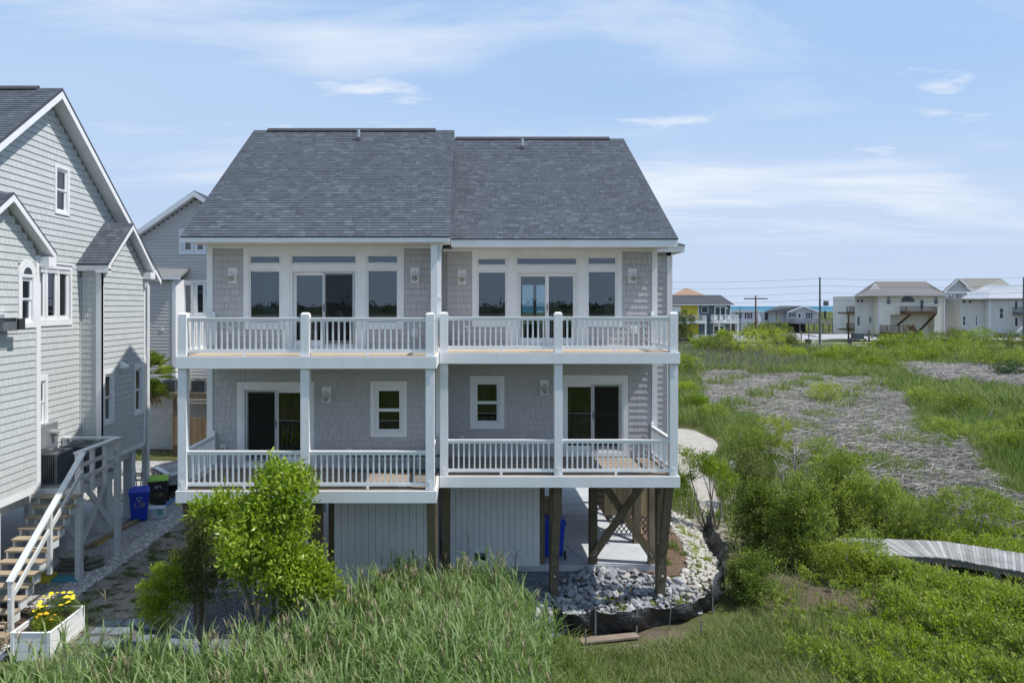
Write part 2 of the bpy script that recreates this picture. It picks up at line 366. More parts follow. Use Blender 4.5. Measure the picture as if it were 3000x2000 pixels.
def ground_mat():
    m, nt, b = _nodes('ground'); tc = nt.nodes.new('ShaderNodeTexCoord')
    a = noise(nt, .35, 6, .6); c = noise(nt, 2.6, 6, .65); d = noise(nt, 14, 4, .7)
    soil = ramp(nt, d, [(.3, (.075, .058, .040)), (.7, (.16, .13, .095))])
    grass = ramp(nt, c, [(.3, (.045, .062, .018)), (.6, (.085, .105, .03)), (.8, (.15, .135, .06))])
    base = mixc(nt, mapr(nt, a, .42, .56), soil, grass)
    sand = ramp(nt, d, [(.3, (.22, .20, .17)), (.7, (.36, .33, .285))])
    sa = attr(nt, 'sand'); s = mth(nt, 'ADD', sa, mth(nt, 'MULTIPLY', mth(nt, 'SUBTRACT', c, .5), 1.6))
    base = mixc(nt, mth(nt, 'MULTIPLY', mapr(nt, s, .42, .6), mapr(nt, sa, .05, .15)), base, sand)
    du = ramp(nt, noise(nt, .35, 7, .7), [(.3, (.075, .085, .045)), (.55, (.12, .125, .07)), (.72, (.26, .235, .18))])
    base = mixc(nt, attr(nt, 'dune'), base, du)
    nt.links.new(base, b.inputs['Base Color']); b.inputs['Roughness'].default_value = .95; b.inputs['Specular IOR Level'].default_value = .1
    bump(nt, b, mth(nt, 'ADD', d, c), .6, .04); return m
gx = gcoords(-3500, 3500, -16, 22, .3); gy = gcoords(-400, 420, 9, 40, .3, 1.1)
V_, F_ = tensor(gx, gy, H)
me = mesh_np('ground', V_, F_, ground_mat(), smooth=True)
x, y = V_[:, 0], V_[:, 1]
sand = sst(-12.4, -11.4, x)*(1-sst(-6.6, -5.8, x))*sst(14.6, 16, y)*(1-sst(27, 29, y))*.55
sand = np.maximum(sand, .5*sst(6.2, 7.2, x)*(1-sst(11, 14, x))*sst(22, 24, y)*(1-sst(40, 46, y)))
sand = np.maximum(sand, .35*(sst(-7, -6, x)*(1-sst(1, 2, x))*sst(14.5, 15.5, y)*(1-sst(17.5, 18.2, y))))
for nm, val in (('sand', sand), ('dune', sst(205, 265, y))):
    a = me.attributes.new(nm, 'FLOAT', 'POINT'); a.data.foreach_set('value', val.astype(np.float32))
ground = tag(new_obj('ground', me), kind='structure')
def in_poly(x, y, poly):
    x = np.asarray(x); y = np.asarray(y); ins = np.zeros(x.shape, bool); n = len(poly)
    for i in range(n):
        x0, y0 = poly[i]; x1, y1 = poly[(i+1) % n]
        c = ((y0 > y) != (y1 > y)) & (x < (x1-x0)*(y-y0)/((y1-y0) if y1 != y0 else 1e-9)+x0); ins ^= c
    return ins
def ground_at(U, V, z=0.0):
    for _ in range(6):
        Y = (CZ-z)*F/(V-HV); X = PX(U, Y); z = Hs(X, Y)
    return X, Y
def smooth_poly(poly, it=2, jit=0, seed=3):
    for _ in range(it):
        q = []
        for i in range(len(poly)):
            a, b = poly[i], poly[(i+1) % len(poly)]
            q += [(a[0]*.75+b[0]*.25, a[1]*.75+b[1]*.25), (a[0]*.25+b[0]*.75, a[1]*.25+b[1]*.75)]
        poly = q
    rr = random.Random(seed)
    return [(a+rr.uniform(-jit, jit), b+rr.uniform(-jit, jit)) for a, b in poly]
def patch(name, poly, mat, off=.012, step=.25, kind='structure'):
    """a sheet laid over the ground inside an outline"""
    import bmesh
    bm = bmesh.new(); vs = [bm.verts.new((p[0], p[1], 0)) for p in poly]; bm.faces.new(vs)
    x0, x1 = min(p[0] for p in poly), max(p[0] for p in poly); y0, y1 = min(p[1] for p in poly), max(p[1] for p in poly)
    for ax, lo, hi in ((0, x0, x1), (1, y0, y1)):
        c = math.ceil(lo/step)*step
        while c < hi:
            co = (c, 0, 0) if ax == 0 else (0, c, 0); no = (1, 0, 0) if ax == 0 else (0, 1, 0)
            bmesh.ops.bisect_plane(bm, geom=bm.verts[:]+bm.edges[:]+bm.faces[:], plane_co=co, plane_no=no); c += step
    for v in bm.verts: v.co.z = Hs(v.co.x, v.co.y)+off
    bmesh.ops.recalc_face_normals(bm, faces=bm.faces)
    if sum(f.normal.z for f in bm.faces) < 0: bmesh.ops.reverse_faces(bm, faces=bm.faces)
    me = bpy.data.meshes.new(name); bm.to_mesh(me); bm.free(); me.materials.append(mat)
    me.polygons.foreach_set('use_smooth', np.ones(len(me.polygons), dtype=bool))
    return tag(new_obj(name, me), kind=kind)
def speckle(name, stops, scale=25, bstr=.8, big=None):
    m, nt, b = _nodes(name); v = nt.nodes.new('ShaderNodeTexVoronoi'); v.inputs['Scale'].default_value = scale
    tc = nt.nodes.new('ShaderNodeTexCoord'); nt.links.new(tc.outputs['Object'], v.inputs['Vector'])
    sp = nt.nodes.new('ShaderNodeSeparateColor'); nt.links.new(v.outputs['Color'], sp.inputs[0])
    c = ramp(nt, sp.outputs[0], stops)
    c = mixc(nt, mapr(nt, noise(nt, 1.1, 5, .6), .35, .7, 0, .5), c, tuple(x*.55 for x in stops[0][1]))
    nt.links.new(c, b.inputs['Base Color']); b.inputs['Roughness'].default_value = .95; b.inputs['Specular IOR Level'].default_value = .15
    bump(nt, b, mth(nt, 'SUBTRACT', 1., v.outputs['Distance']), bstr, .03); return m
G = ground_at
M['gravel_blue'] = speckle('blue_grey_gravel', [(.1, (.10, .12, .15)), (.6, (.22, .25, .29)), (.95, (.40, .43, .47))], 38)
M['gravel_white'] = speckle('white_gravel', [(.1, (.26, .26, .25)), (.6, (.48, .47, .45)), (.95, (.72, .71, .68))], 26)
M['mulch'] = speckle('brown_pine_mulch', [(.1, (.11, .07, .05)), (.6, (.21, .14, .10)), (.95, (.36, .27, .20))], 45)
M['sandp'] = solid('pale_sand', (.37, .34, .30), .95, var=.16, scale=2.2, bmp=.5, bscale=9)
M['road'] = solid('grey_road', (.34, .34, .35), .9, var=.08, scale=.5)
patch('gravel_bed', [(-6.9, 15.1), (-3.2, 14.9), (-.8, 15.6), (2.0, 16.6), (3.6, 17.6), (3.6, 20.3), (-.66, 20.3), (-.66, 19), (-6.9, 19)], M['gravel_blue'])
patch('driveway', smooth_poly([(-22, 28.2), (-5, 26.6), (-5, 33.6), (-22, 34)], 1), M['gravel_white'], .02, .5)
patch('mulch_bed', smooth_poly([(5.3, 19.5), (6.0, 19.5), (6.6, 20.3), (6.95, 22), (6.9, 25), (6.2, 27), (4.6, 27), (4.6, 20)], 1, .03), M['mulch'], .02)
patch('sandy_path', smooth_poly([G(1960, 1250), G(2050, 1262), G(2110, 1300), G(2085, 1345), G(2040, 1375), G(2075, 1400), G(2100, 1450), G(2110, 1500), G(2060, 1505), G(2040, 1460), G(2010, 1400), G(1960, 1360)], 2, .06), M['sandp'], .03)
patch('stone_bed', smooth_poly([(-11.6, 17.6), (-10.9, 17.3), (-10.2, 17.2), (-10.05, 19), (-9.95, 22), (-10.1, 25), (-9.4, 28), (-12.5, 28.5), (-12.2, 24), (-11.6, 20)], 1, .05), M['gravel_white'], .018)
patch('stone_bed', smooth_poly([(-13, 14.4), (-10.2, 14.4), (-10.1, 16.4), (-13, 16.8)], 1, .05), M['gravel_white'], .018)
slate = patch('slate_path', [(-8.8, 14.6), (-7.5, 14.8), (-7.1, 17.0), (-8.75, 17.0)], solid('slate_bed', (.10, .10, .10), .9, var=.3, scale=9), .012)
M['slate'] = solid('slate_paving', (.17, .20, .23), .7, var=.3, scale=3, bmp=.2)
_r = random.Random(5)
for _i in range(5):
    for _j in range(3):
        _x, _y = -8.66+_j*.46+_i*.03+_r.uniform(-.03, .03), 14.85+_i*.43+_r.uniform(-.03, .03); _z = Hs(_x, _y)
        mb = MB(); mb.prism([(_x+_r.uniform(-.02, .03), _y+_r.uniform(-.02, .03)), (_x+.40+_r.uniform(-.03, .03), _y+_r.uniform(-.02, .03)), (_x+.41+_r.uniform(-.03, .03), _y+.38+_r.uniform(-.03, .03)), (_x+_r.uniform(-.02, .03), _y+.37+_r.uniform(-.03, .03))], _z-.02, _z+.035+_r.uniform(0, .01), 'z'); mb.build('paver', M['slate'], slate, bevel=.006)
patch('road', [(12, 128), (60, 126), (120, 124), (120, 133), (60, 135.5), (12, 137)], M['road'], .12, 4)
patch('parking_area', [(38, 160), (60, 150), (92, 145), (140, 150), (140, 175), (70, 190), (36, 195)], M['road'], .1, 5)
patch('road', smooth_poly([(33, 128), (33, 165), (38, 190), (44, 190), (42, 160), (40, 128)], 1), M['road'], .14, 4)
def ocean_mat():
    m, nt, b = _nodes('ocean'); n = noise(nt, .02, 6, .6, scl=(.25, 1, 1)); n2 = noise(nt, .12, 5, .7, scl=(.2, 1, 1))
    sp = nt.nodes.new('ShaderNodeSeparateXYZ'); tc = nt.nodes.new('ShaderNodeTexCoord'); nt.links.new(tc.outputs['Object'], sp.inputs[0])
    d = mapr(nt, sp.outputs[1], 450, 2600)
    c = mixc(nt, d, (.07, .22, .28), (.03, .13, .21)); c = mixc(nt, mapr(nt, n, .45, .7, 0, .5), c, (.012, .10, .19))
    nt.links.new(c, b.inputs['Base Color']); b.inputs['Roughness'].default_value = .55; b.inputs['Specular IOR Level'].default_value = .12
    bump(nt, b, n2, .6, .6); return m
V_, F_ = tensor(gcoords(-9000, 9000, -200, 900, 100, 1.3), gcoords(384, 14000, 384, 500, 20, 1.3), lambda x, y: x*0-.6)
tag(new_obj('ocean', mesh_np('ocean', V_, F_, ocean_mat())), kind='structure')
# ------------------------------------------------------------------ wall and roof pieces
_PM = {}
def piece_mesh(name, w, h, tb, tt, tint, mat, gap=.0028):
    key = (name, round(w, 3), round(h, 3), tb, tt, tint, mat.name)
    if key not in _PM:
        a = w/2-gap
        V = [(-a, 0, 0), (a, 0, 0), (a, 0, h), (-a, 0, h), (-a, -tb, 0), (a, -tb, 0), (a, -tt, h), (-a, -tt, h)]
        Fc = [(4, 5, 6, 7), (0, 1, 5, 4), (1, 2, 6, 5), (2, 3, 7, 6), (3, 0, 4, 7)]
        _PM[key] = mesh_np(name, V, Fc, mat, tint=[tint]*8)
    return _PM[key]
class Pieces:
    """all the small covering pieces of one thing; the largest 300 seen become objects, the rest one part"""
    def __init__(s, name, root, mat): s.name, s.root, s.mat, s.items = name, root, mat, []
    def add(s, fr, parent, u, z, w, h, tb, tt, tint, prio=True):
        P = fr.p(u, 0, z+h/2); d = P-Vector((0, 0, CZ)); c = -(d.normalized().dot(fr.N))
        U = PU+P.x/P.y*F if P.y > 1 else -999
        sc = (w*h*max(c, 0)/d.length_squared) if (prio and 0 < U < 3000) else 0
        s.items.append((sc, fr, parent, u, z, w, h, tb, tt, tint))
    def finish(s, nmax=295):
        s.items.sort(key=lambda i: -i[0]); top = [i for i in s.items[:nmax] if i[0] > 0]; rest = s.items[len(top):]
        for sc, fr, parent, u, z, w, h, tb, tt, tint in top:
            o = new_obj(s.name, piece_mesh(s.name, w, h, tb, tt, tint, s.mat), None)
            o.parent = parent; o.matrix_local = fr.mat(u, 0, z)
        if rest:
            n = len(rest); V = np.zeros((n, 8, 3)); T = np.zeros((n, 8))
            for k, (sc, fr, parent, u, z, w, h, tb, tt, tint) in enumerate(rest):
                a = w/2-.0028; m = np.array(fr.M); o = np.array(fr.p(u, 0, z))
                L = np.array([(-a, 0, 0), (a, 0, 0), (a, 0, h), (-a, 0, h), (-a, -tb, 0), (a, -tb, 0), (a, -tt, h), (-a, -tt, h)])
                V[k] = L@m.T+o; T[k] = tint
            fb = np.array([(4, 5, 6, 7), (0, 1, 5, 4), (1, 2, 6, 5), (2, 3, 7, 6), (3, 0, 4, 7)])
            Fc = (fb[None]+np.arange(n)[:, None, None]*8).reshape(-1, 4)
            tag(new_obj(s.name, mesh_np(s.name, V.reshape(-1, 3), Fc, s.mat, tint=T.ravel()), s.root), kind='stuff')
TINTS = [.08, .25, .4, .55, .7, .88]
def shakes(P, fr, parent, u0, u1, z0, z1, holes=(), course=.176, zref=None, inside=None, wid=(.10, .13, .16, .2, .24), tb=.028, tt=.010, prio=True, seed=0, tints=TINTS):
    rr = random.Random(seed+int(u0*10)+int(z0*7)); zref = z0 if zref is None else zref
    k = math.floor((z0-zref)/course+1e-6); z = zref+k*course
    while z < z1-.01:
        za, zb = max(z, z0), min(z+course, z1); segs = [(u0, u1)]
        if inside: segs = inside(za, zb)
        hs = [h_ for h_ in holes if h_[2] < zb-.002 and h_[3] > za+.002]
        for a, b, c, d in hs:
            if 1:
                ns = []
                for p, q in segs:
                    if b <= p or a >= q: ns.append((p, q)); continue
                    if a > p: ns.append((p, a))
                    if b < q: ns.append((b, q))
                segs = ns
        # partially covered course beside a hole: shorten pieces where the hole starts inside the course
        base = inside(za, zb) if inside else [(u0, u1)]
        segs = [(p, q, za, zb) for p, q in segs]
        for a, b, c, d in hs:
            for lo, hi in ((d+.002, zb), (za, c-.002)):
                if .02 < hi-lo < zb-za:
                    for p, q in base:
                        x, y = max(a, p), min(b, q)
                        if y-x > .03 and not any(h_ is not None and h_[0] < (x+y)/2 < h_[1] and h_[2] < (lo+hi)/2 < h_[3] for h_ in hs): segs.append((x, y, lo, hi))
        for p, q, za_, zb_ in segs:
            u = p
            while u < q-.01:
                w = rr.choice(wid)
                if q-(u+w) < wid[0]*.7: w = q-u
                ww = round(w, 2) if w != q-u else w
                P.add(fr, parent, u+w/2, za_, w, zb_-za_-.006, tb, tt, rr.choice(tints), prio); u += w
        z += course
def wall_panel(name, fr, u0, u1, z0, z1, mat, parent, openings=(), th=.14, poly=None):
    """backing wall with real openings"""
    mb = MB(fr); us = sorted({u0, u1}|{v for o in openings for v in o[:2] if u0 < v < u1}); zs = sorted({z0, z1}|{v for o in openings for v in o[2:4] if z0 < v < z1})
    for i in range(len(us)-1):
        run = None
        for j in range(len(zs)-1):
            cu, cz = (us[i]+us[i+1])/2, (zs[j]+zs[j+1])/2
            hole = any(o[0] < cu < o[1] and o[2] < cz < o[3] for o in openings)
            if hole:
                if run: mb.box(us[i], us[i+1], -th, 0, run[0], run[1]); run = None
            else: run = (run[0] if run else zs[j], zs[j+1])
        if run: mb.box(us[i], us[i+1], -th, 0, run[0], run[1])
    if poly: # gable polygon in (u,z)
        b = len(mb.v); n = len(poly); vs = [(p[0], 0, p[1]) for p in poly]+[(p[0], -th, p[1]) for p in poly]
        mb.add(vs, [tuple(range(n)), tuple(range(2*n-1, n-1, -1))]+[(i, i+n, (i+1) % n+n, (i+1) % n) for i in range(n)])
    return mb.build(name, mat, parent)
def gable_roof(root, x0, x1, yn, zn, yr, zr, yf, zf, th=.04, wt=.15, name='roof', fasc=.17, mat=None, rake_w=.035, over=0, near_rake=True):
    """ridge along x; roof slab with white soffit slab, rake boards and fascias"""
    mat = mat or M['shingle']
    sl1 = (zr-zn)/(yr-yn); sl2 = (zr-zf)/(yf-yr)
    mb = MB(); mb.prism([(yn-.03, zn-.03*sl1+.0), (yr, zr), (yf+.03, zf-.03*sl2), (yf+.03, zf-.03*sl2-th), (yr, zr-th), (yn-.03, zn-.03*sl1-th)], x0-.02, x1+.02)
    roof = mb.build(name, mat, root)
    t2 = th+wt
    mb = MB(); mb.prism([(yn+.02, zn-th+.02*sl1-.002), (yr, zr-th-.002), (yf-.02, zf-th+.02*sl2-.002), (yf-.02, zf-t2+.02*sl2), (yr, zr-t2), (yn+.02, zn-t2+.02*sl1)], x0+.004, x1-.004)
    mb.build('soffit', M['white'], roof)
    for xr, s in ((x0, -1), (x1, 1)):
        mb = MB(); a, b = (xr-.018, xr+.012) if s > 0 else (xr-.012, xr+.018)
        mb.prism([(yn, zn-th-.001), (yr, zr-th-.001), (yf, zf-th-.001), (yf, zf-th-fasc), (yr, zr-th-fasc*1.12), (yn, zn-th-fasc)], a, b)
        mb.build('rake_board', M['white'], roof)
    for ye, ze, s in ((yn, zn, -1), (yf, zf, 1)):
        mb = MB(); mb.box(x0+.001, x1-.001, ye-.015, ye+.019, ze-th-fasc-.01, ze-.012); mb.build('fascia', M['white'], roof)
    return roof
def slope_shingles(P, parent, x0, x1, yn, zn, yr, zr, expo=.143, inside=None, seed=1, wid=(.12, .15, .18, .22, .28), prio=True, tb=.015, n0=0):
    L_ = math.hypot(yr-yn, zr-zn); up = ((yr-yn)/L_, (zr-zn)/L_)
    fr = Frame((0, yn-.03, zn-.03*up[1]/up[0]+.001), (1, 0, 0), (0, -up[1], up[0]), (0, up[0], up[1]))
    rr = random.Random(seed); s = 0; L_ += .03
    while s < L_-.02:
        a, b = x0-.02, x1+.02
        if inside: a, b = inside(s)
        u = a+0
        e = min(expo, L_-s)
        off = rr.uniform(.0, .2); first = True
        while u < b-.01:
            w = rr.choice(wid)
            if first: w = max(.08, w-off); first = False
            if b-(u+w) < .08: w = b-u
            P.add(fr, parent, u+w/2, s, w, e+.01, tb, .003, max(0, min(1, rr.gauss(.5, .24))) if not prio else rr.choice((.12, .3, .4, .45, .5, .55, .6, .7, .92)), prio)
            u += w
        s += expo
    return fr
def window(root, fr, u0, u1, z0, z1, gl, casing=0., split=False, name='window', mat='glass', cwt=None, label=None, depth=.0, head=0.):
    """window whose frame fills u0..u1,z0..z1; glass rectangle gl; casing boards round it"""
    mb = MB(fr); g0, g1, h0, h1 = gl
    if casing:
        c = casing; ct = cwt or c
        mb.box(u0-c, u0-.001, 0, .042, z0-c, z1+ct); mb.box(u1+.001, u1+c, 0, .042, z0-c, z1+ct)
        mb.box(u0-.001, u1+.001, 0, .042, z0-c, z0-.001); mb.box(u0-.001, u1+.001, 0, .042, z1+.001, z1+ct)
        if head: mb.box(u0-c-.03, u1+c+.03, 0, .075, z1+ct+.001, z1+ct+head)
    w = mb.box(u0, u0+.028, -.08, .030, z0, z1).box(u1-.028, u1, -.08, .030, z0, z1).box(u0+.028, u1-.028, -.08, .030, z0, z0+.028).box(u0+.028, u1-.028, -.08, .030, z1-.028, z1).build(name, M['white'], root, label=label, bevel=.004)
    fb = MB(fr)
    def sash(a, b, c, d, d0, d1):
        s = MB(fr); s.box(a, g0, d0, d1, c, d); s.box(g1, b, d0, d1, c, d)
        return s
    i0, i1, j0, j1 = u0+.028, u1-.028, z0+.028, z1-.028
    if split:
        zm = (h0+h1)/2+.02; r = .022
        up = sash(i0, i1, zm-r, j1, -.06, -.005); up.box(g0, g1, -.06, -.005, h1, j1); up.box(g0, g1, -.06, -.005, zm-r, zm+r); up.build('sash', M['white'], w)
        lo = sash(i0, i1, j0, zm-r-.001, -.078, -.03); lo.box(g0, g1, -.078, -.03, j0, h0); lo.box(g0, g1, -.078, -.03, zm-r-.04, zm-r-.001); lo.build('sash', M['white'], w)
        MB(fr).box(g0, g1, -.040, -.036, zm+r, h1).build('pane', M[mat], w); MB(fr).box(g0, g1, -.062, -.058, h0, zm-r-.04).build('pane', M[mat], w)
    else:
        s = sash(i0, i1, j0, j1, -.06, .006); s.box(g0, g1, -.06, .006, j0, h0); s.box(g0, g1, -.06, .006, h1, j1); s.build('sash', M['white'], w, bevel=.004)
        MB(fr).box(g0, g1, -.040, -.036, h0, h1).build('pane', M[mat], w)
    return w
def slider(root, fr, u0, u1, z0, z1, screen='R', mat='glass', casing=.0, ct=None):
    mb = MB(fr)
    if casing:
        ct = ct or casing
        mb.box(u0-casing, u0-.001, 0, .042, z0-.12, z1+ct); mb.box(u1+.001, u1+casing, 0, .042, z0-.12, z1+ct); mb.box(u0-.001, u1+.001, 0, .042, z1+.001, z1+ct); mb.box(u0-.001, u1+.001, 0, .042, z0-.12, z0-.001)
    mb.ring(u0, u1, z0, z1, .045, -.10, .034, wb=.035, wt=.05)
    d = mb.build('sliding_door', M['white'], root, bevel=.005)
    mid = (u0+u1)/2
    for side, a, b, dd in (('L', u0+.046, mid+.035, -.03 if screen == 'L' else -.062), ('R', mid-.035, u1-.046, -.03 if screen in 'RN' else -.062)):
        st = .085; p = MB(fr); p.ring(a, b, z0+.037, z1-.052, st, dd-.03, dd, wb=.13, wt=.09); p.build('door_panel', M['white'], d, bevel=.004)
        MB(fr).box(a+st, b-st, dd-.018, dd-.014, z0+.167, z1-.142).build('pane', M[mat], d)
        if side == screen:
            q = MB(fr); q.ring(a+.02, b-.02, z0+.04, z1-.055, .045, dd+.012, dd+.030); q.build('screen_frame', M['metal'], d)
            MB(fr).box(a+.065, b-.065, dd+.018, dd+.020, z0+.085, z1-.10).build('insect_screen', M['screen'], d)
    hx = mid+(.0 if screen == 'L' else .0)
    MB(fr).box(hx-.012, hx+.012, .006, .03, z0+.92, z0+1.12).build('door_handle', M['dark'], d)
    return d
def sconce(root, fr, u0, u1, z0, z1):
    """barn style wall lamp on a white mounting plate"""
    mb = MB(fr); mb.box(u0, u1, .0, .045, z0, z1); b = mb.build('wall_lamp', M['white'], root, bevel=.006)
    cu = (u0+u1)/2; H_ = z1-z0
    def P(u, d, z): return fr.p(cu+u, d, z0+z)
    mb = MB(); mb.tube([P(0, .045, H_*.50), P(0, .10, H_*.62), P(0, .13, H_*.78), P(0, .17, H_*.80), P(0, .20, H_*.68)], .011, 8); mb.lathe(P(0, .05, H_*.5), [(.045, -.02), (.045, .02)], 12, 'y')
    mb.build('lamp_arm', M['fixture'], b)
    c = P(0, .20, 0)
    MB().lathe((c.x, c.y, c.z), [(.150, H_*.42), (.150, H_*.435), (.12, H_*.47), (.065, H_*.58), (.05, H_*.66), (.03, H_*.72)], 18).build('lamp_shade', M['fixture'], b, smooth=False)
    MB().lathe((c.x, c.y, c.z), [(.02, H_*.12), (.055, H_*.17), (.07, H_*.27), (.065, H_*.37), (.05, H_*.42)], 14).build('lamp_globe', M['lens'], b, smooth=True)
    MB().lathe((c.x, c.y, c.z), [(.074, H_*.30), (.074, H_*.315)], 14).build('cage_ring', M['fixture'], b)
    return b
def outlet(root, fr, u0, u1, z0, z1, pipe=False):
    o = MB(fr).box(u0, u1, 0, .04, z0, z1).build('outlet_box', M['white'], root, bevel=.004)
    cu, cz = (u0+u1)/2, (z0+z1)/2
    if pipe:
        mb = MB(); mb.tube([fr.p(cu, .04, cz), fr.p(cu, .09, cz), fr.p(cu, .10, cz-.06)], .018, 8); mb.build('water_tap', solid('brass', (.30, .17, .10), .4, .6), o)
    else: MB(fr).box(cu-(u1-u0)*.25, cu+(u1-u0)*.25, .04, .07, cz-(z1-z0)*.3, cz+(z1-z0)*.3).build('cover', M['fixture'], o)
    return o

# ------------------------------------------------------------------ the grey duplex
duplex = thing('duplex_house', (-.66, 19.5, 0), 'grey shingled duplex beach house on piles with white double decks facing the marsh', 'house')
SH = Pieces('shake', duplex, M['siding']); SG = Pieces('shingle', duplex, M['shingle'])
DK = (3.19, 6.25)            # deck floor levels
SX = -.66                    # line between the two units
XL, XR, XRR = -6.70, 5.33, 6.16
YL, YR, YRR = 18.4, 19.8, 21.3
YLB, YRB = 28.6, 30.6
zc = DK[0]-.02
A1 = Crop(500, 650, .36139, YL); A2 = Crop(1250, 650, .34014, YR); B1 = Crop(500, 1050, .41463, YL); B2 = Crop(1250, 1050, .36139, YR)
SOF = 8.99
def rect(c, x0, x1, y0, y1): return (c.x(x0), c.x(x1), c.z(y1), c.z(y0))
def unit(side):
    fr = front(YL if side == 'L' else YR); Y = YL if side == 'L' else YR
    x0, x1 = (XL, SX-.01) if side == 'L' else (SX+.01, XR)
    if side == 'L':
        A = A1; wc = (593, 1892)
        tr = [((633, 903, 262, 350), (650, 881, 282, 331)), ((968, 1517, 260, 350), (987, 1497, 279, 330)), ((1584, 1855, 259, 347), (1603, 1835, 278, 328))]
        win = [((633, 903, 385, 832), (650, 880, 403, 812)), ((1584, 1855, 380, 832), (1604, 1834, 398, 812))]
        door = (975, 1510, 388, 1012); scr = 'R'; apr = 872; sc = [(470, 543, 374, 498), (1945, 2016, 369, 494)]; ou = [(458, 495, 850, 902, 1), (1955, 2005, 870, 933, 0)]
    else:
        A = A2; wc = (391, 1680)
        tr = [((430, 692, 303, 382), (447, 676, 320, 366)), ((766, 1305, 300, 380), (782, 1286, 316, 363)), ((1378, 1640, 293, 378), (1394, 1622, 312, 360))]
        win = [((430, 692, 420, 860), (449, 676, 437, 840)), ((1378, 1640, 416, 855), (1397, 1622, 432, 835))]
        door = (772, 1303, 425, 1050); scr = 'N'; apr = 905; sc = [(268, 341, 413, 537), (1732, 1806, 403, 527)]; ou = [(317, 353, 890, 940, 1), (1755, 1810, 900, 962, 0)]
    R_ = lambda r: rect(A, *r)
    tz = [R_(a) for a, _ in tr]; wz = [R_(a) for a, _ in win]; dz = R_(door); dz = (dz[0], dz[1], DK[1]+.09, dz[3])
    top = A.z(apr)
    cu0, cu1 = A.x(wc[0]), A.x(wc[1])
    ops = tz+wz+[dz]
    wall = wall_panel('upper_wall', fr, x0+.0, x1, DK[1]-.10, SOF-.004, M['siding_gap'], duplex, ops)
    # white casework around the group of windows: boards butted, real openings
    mb = MB(fr); cz1 = SOF-.006
    d0u, d1u = dz[0]-.12, dz[1]+.12
    def board(a, b, c, d, t=.034): mb.box(a, b, 0, t, c, d)
    us = [cu0]+[v for r in (tz[0], tz[1], tz[2]) for v in r[:2]]+[cu1]
    board(cu0, cu1, tz[1][3]+.003, cz1, .034)
    lowz = tz[1][2]
    for a, b in ((cu0, us[1]), (us[2], us[3]), (us[4], us[5]), (us[6], cu1)):
        side_ = a == cu0 or b == cu1
        board(a, b, top if side_ else DK[1]+.01, tz[1][3]+.0025, .040)
    for i, r in ((0, wz[0]), (2, wz[1])):
        board(tz[i][0]+.001, tz[i][1]-.001, r[3]+.001, tz[i][2]-.001, .030)
        board(r[0]+.001, r[1]-.001, top, r[2]-.001, .030)
        board(tz[i][0]+.001, tz[i][1]-.001, tz[i][3]+.001, tz[1][3]+.002, .030)
    board(tz[1][0]+.001, tz[1][1]-.001, dz[3]+.001, tz[1][2]-.001, .030)
    board(tz[1][0]+.001, dz[0]-.001, DK[1]+.01, dz[3]+.0005, .030); board(dz[1]+.001, tz[1][1]-.001, DK[1]+.01, dz[3]+.0005, .030)
    board(dz[0]+.0, dz[1], DK[1]+.01, dz[2]-.001, .030)
    mb.build('window_casework', M['white'], duplex)
    for (a, g) in tr: window(duplex, fr, *R_(a), R_(g), name='transom_window')
    for (a, g) in win: window(duplex, fr, *R_(a), R_(g))
    slider(duplex, fr, *dz, screen=scr)
    holes = [(cu0, cu1, top, 99), (tz[1][0]-.0, tz[1][1]+.0, 0, 99)]
    # middle posts beside the door run to the deck
    holes += [(us[2], us[5], 0, 99)]
    if side == 'L': sx0, sx1, cb = x0+.15, x1-.13, (x0, x0+.149)
    else: sx0, sx1, cb = x0+.13, x1-.15, (x1-.149, x1)
    shakes(SH, fr, wall, sx0, sx1, DK[1]+.01, A.z(222 if side == 'L' else 262), holes=holes, seed=3 if side == 'L' else 4)
    MB(fr).box(cb[0], cb[1], 0, .045, DK[0]-.1, SOF-.006).box(cb[0] if side == 'R' else cb[0]-.02, cb[1] if side == 'L' else cb[1]+.02, .0455, .0456, DK[0], DK[0]+.001).build('corner_board', M['white'], duplex)
    for a, b in ((sx0-(.0 if side == 'L' else .13), cu0-.002), (cu1+.002, sx1+(.13 if side == 'L' else 0))):
        MB(fr).box(a, b, 0, .036, A.z(218 if side == 'L' else 258), SOF-.006).build('frieze_board', M['white'], duplex)
    for r in sc: sconce(duplex, fr, *R_(r))
    for r in ou: outlet(duplex, fr, *R_(r[:4]), pipe=bool(r[4]))
    # lower storey
    if side == 'L':
        B = B1; dd = (512, 977, 205, 745); cas = (473, 1015, 163, 780); wr = (1443, 1640, 200, 522); wg = (1470, 1615, 228, 500); wcas = (1412, 1671, 157, 555); scr = 'L'
        sc = [(1073, 1136, 198, 308)]; ou = [(355, 390, 608, 650, 1), (1240, 1284, 632, 655, 0)]
    else:
        B = B2; dd = (1108, 1592, 190, 765); cas = (1068, 1637, 132, 790); wr = (393, 587, 190, 524); wg = (412, 568, 210, 505); wcas = (350, 630, 137, 562); scr = 'R'
        sc = [(918, 988, 173, 292)]; ou = [(265, 300, 625, 655, 1), (750, 800, 645, 700, 0)]
    R_ = lambda r: rect(B, *r)
    dz = R_(dd); dz = (dz[0], dz[1], DK[0]+.14, dz[3]); wz = R_(wr); zt = DK[1]-.29
    wall = wall_panel('lower_wall', fr, x0, x1, DK[0]-.10, DK[1]-.102, M['siding_gap'], duplex, [dz, wz])
    cz_ = R_(cas)
    slider(duplex, fr, *dz, screen=scr, mat='glass_d', casing=dz[0]-cz_[0], ct=cz_[3]-dz[3])
    wc_ = R_(wcas)
    window(duplex, fr, *wz, R_(wg), casing=wz[0]-wc_[0], cwt=wc_[3]-wz[3], split=True, mat='glass_d')
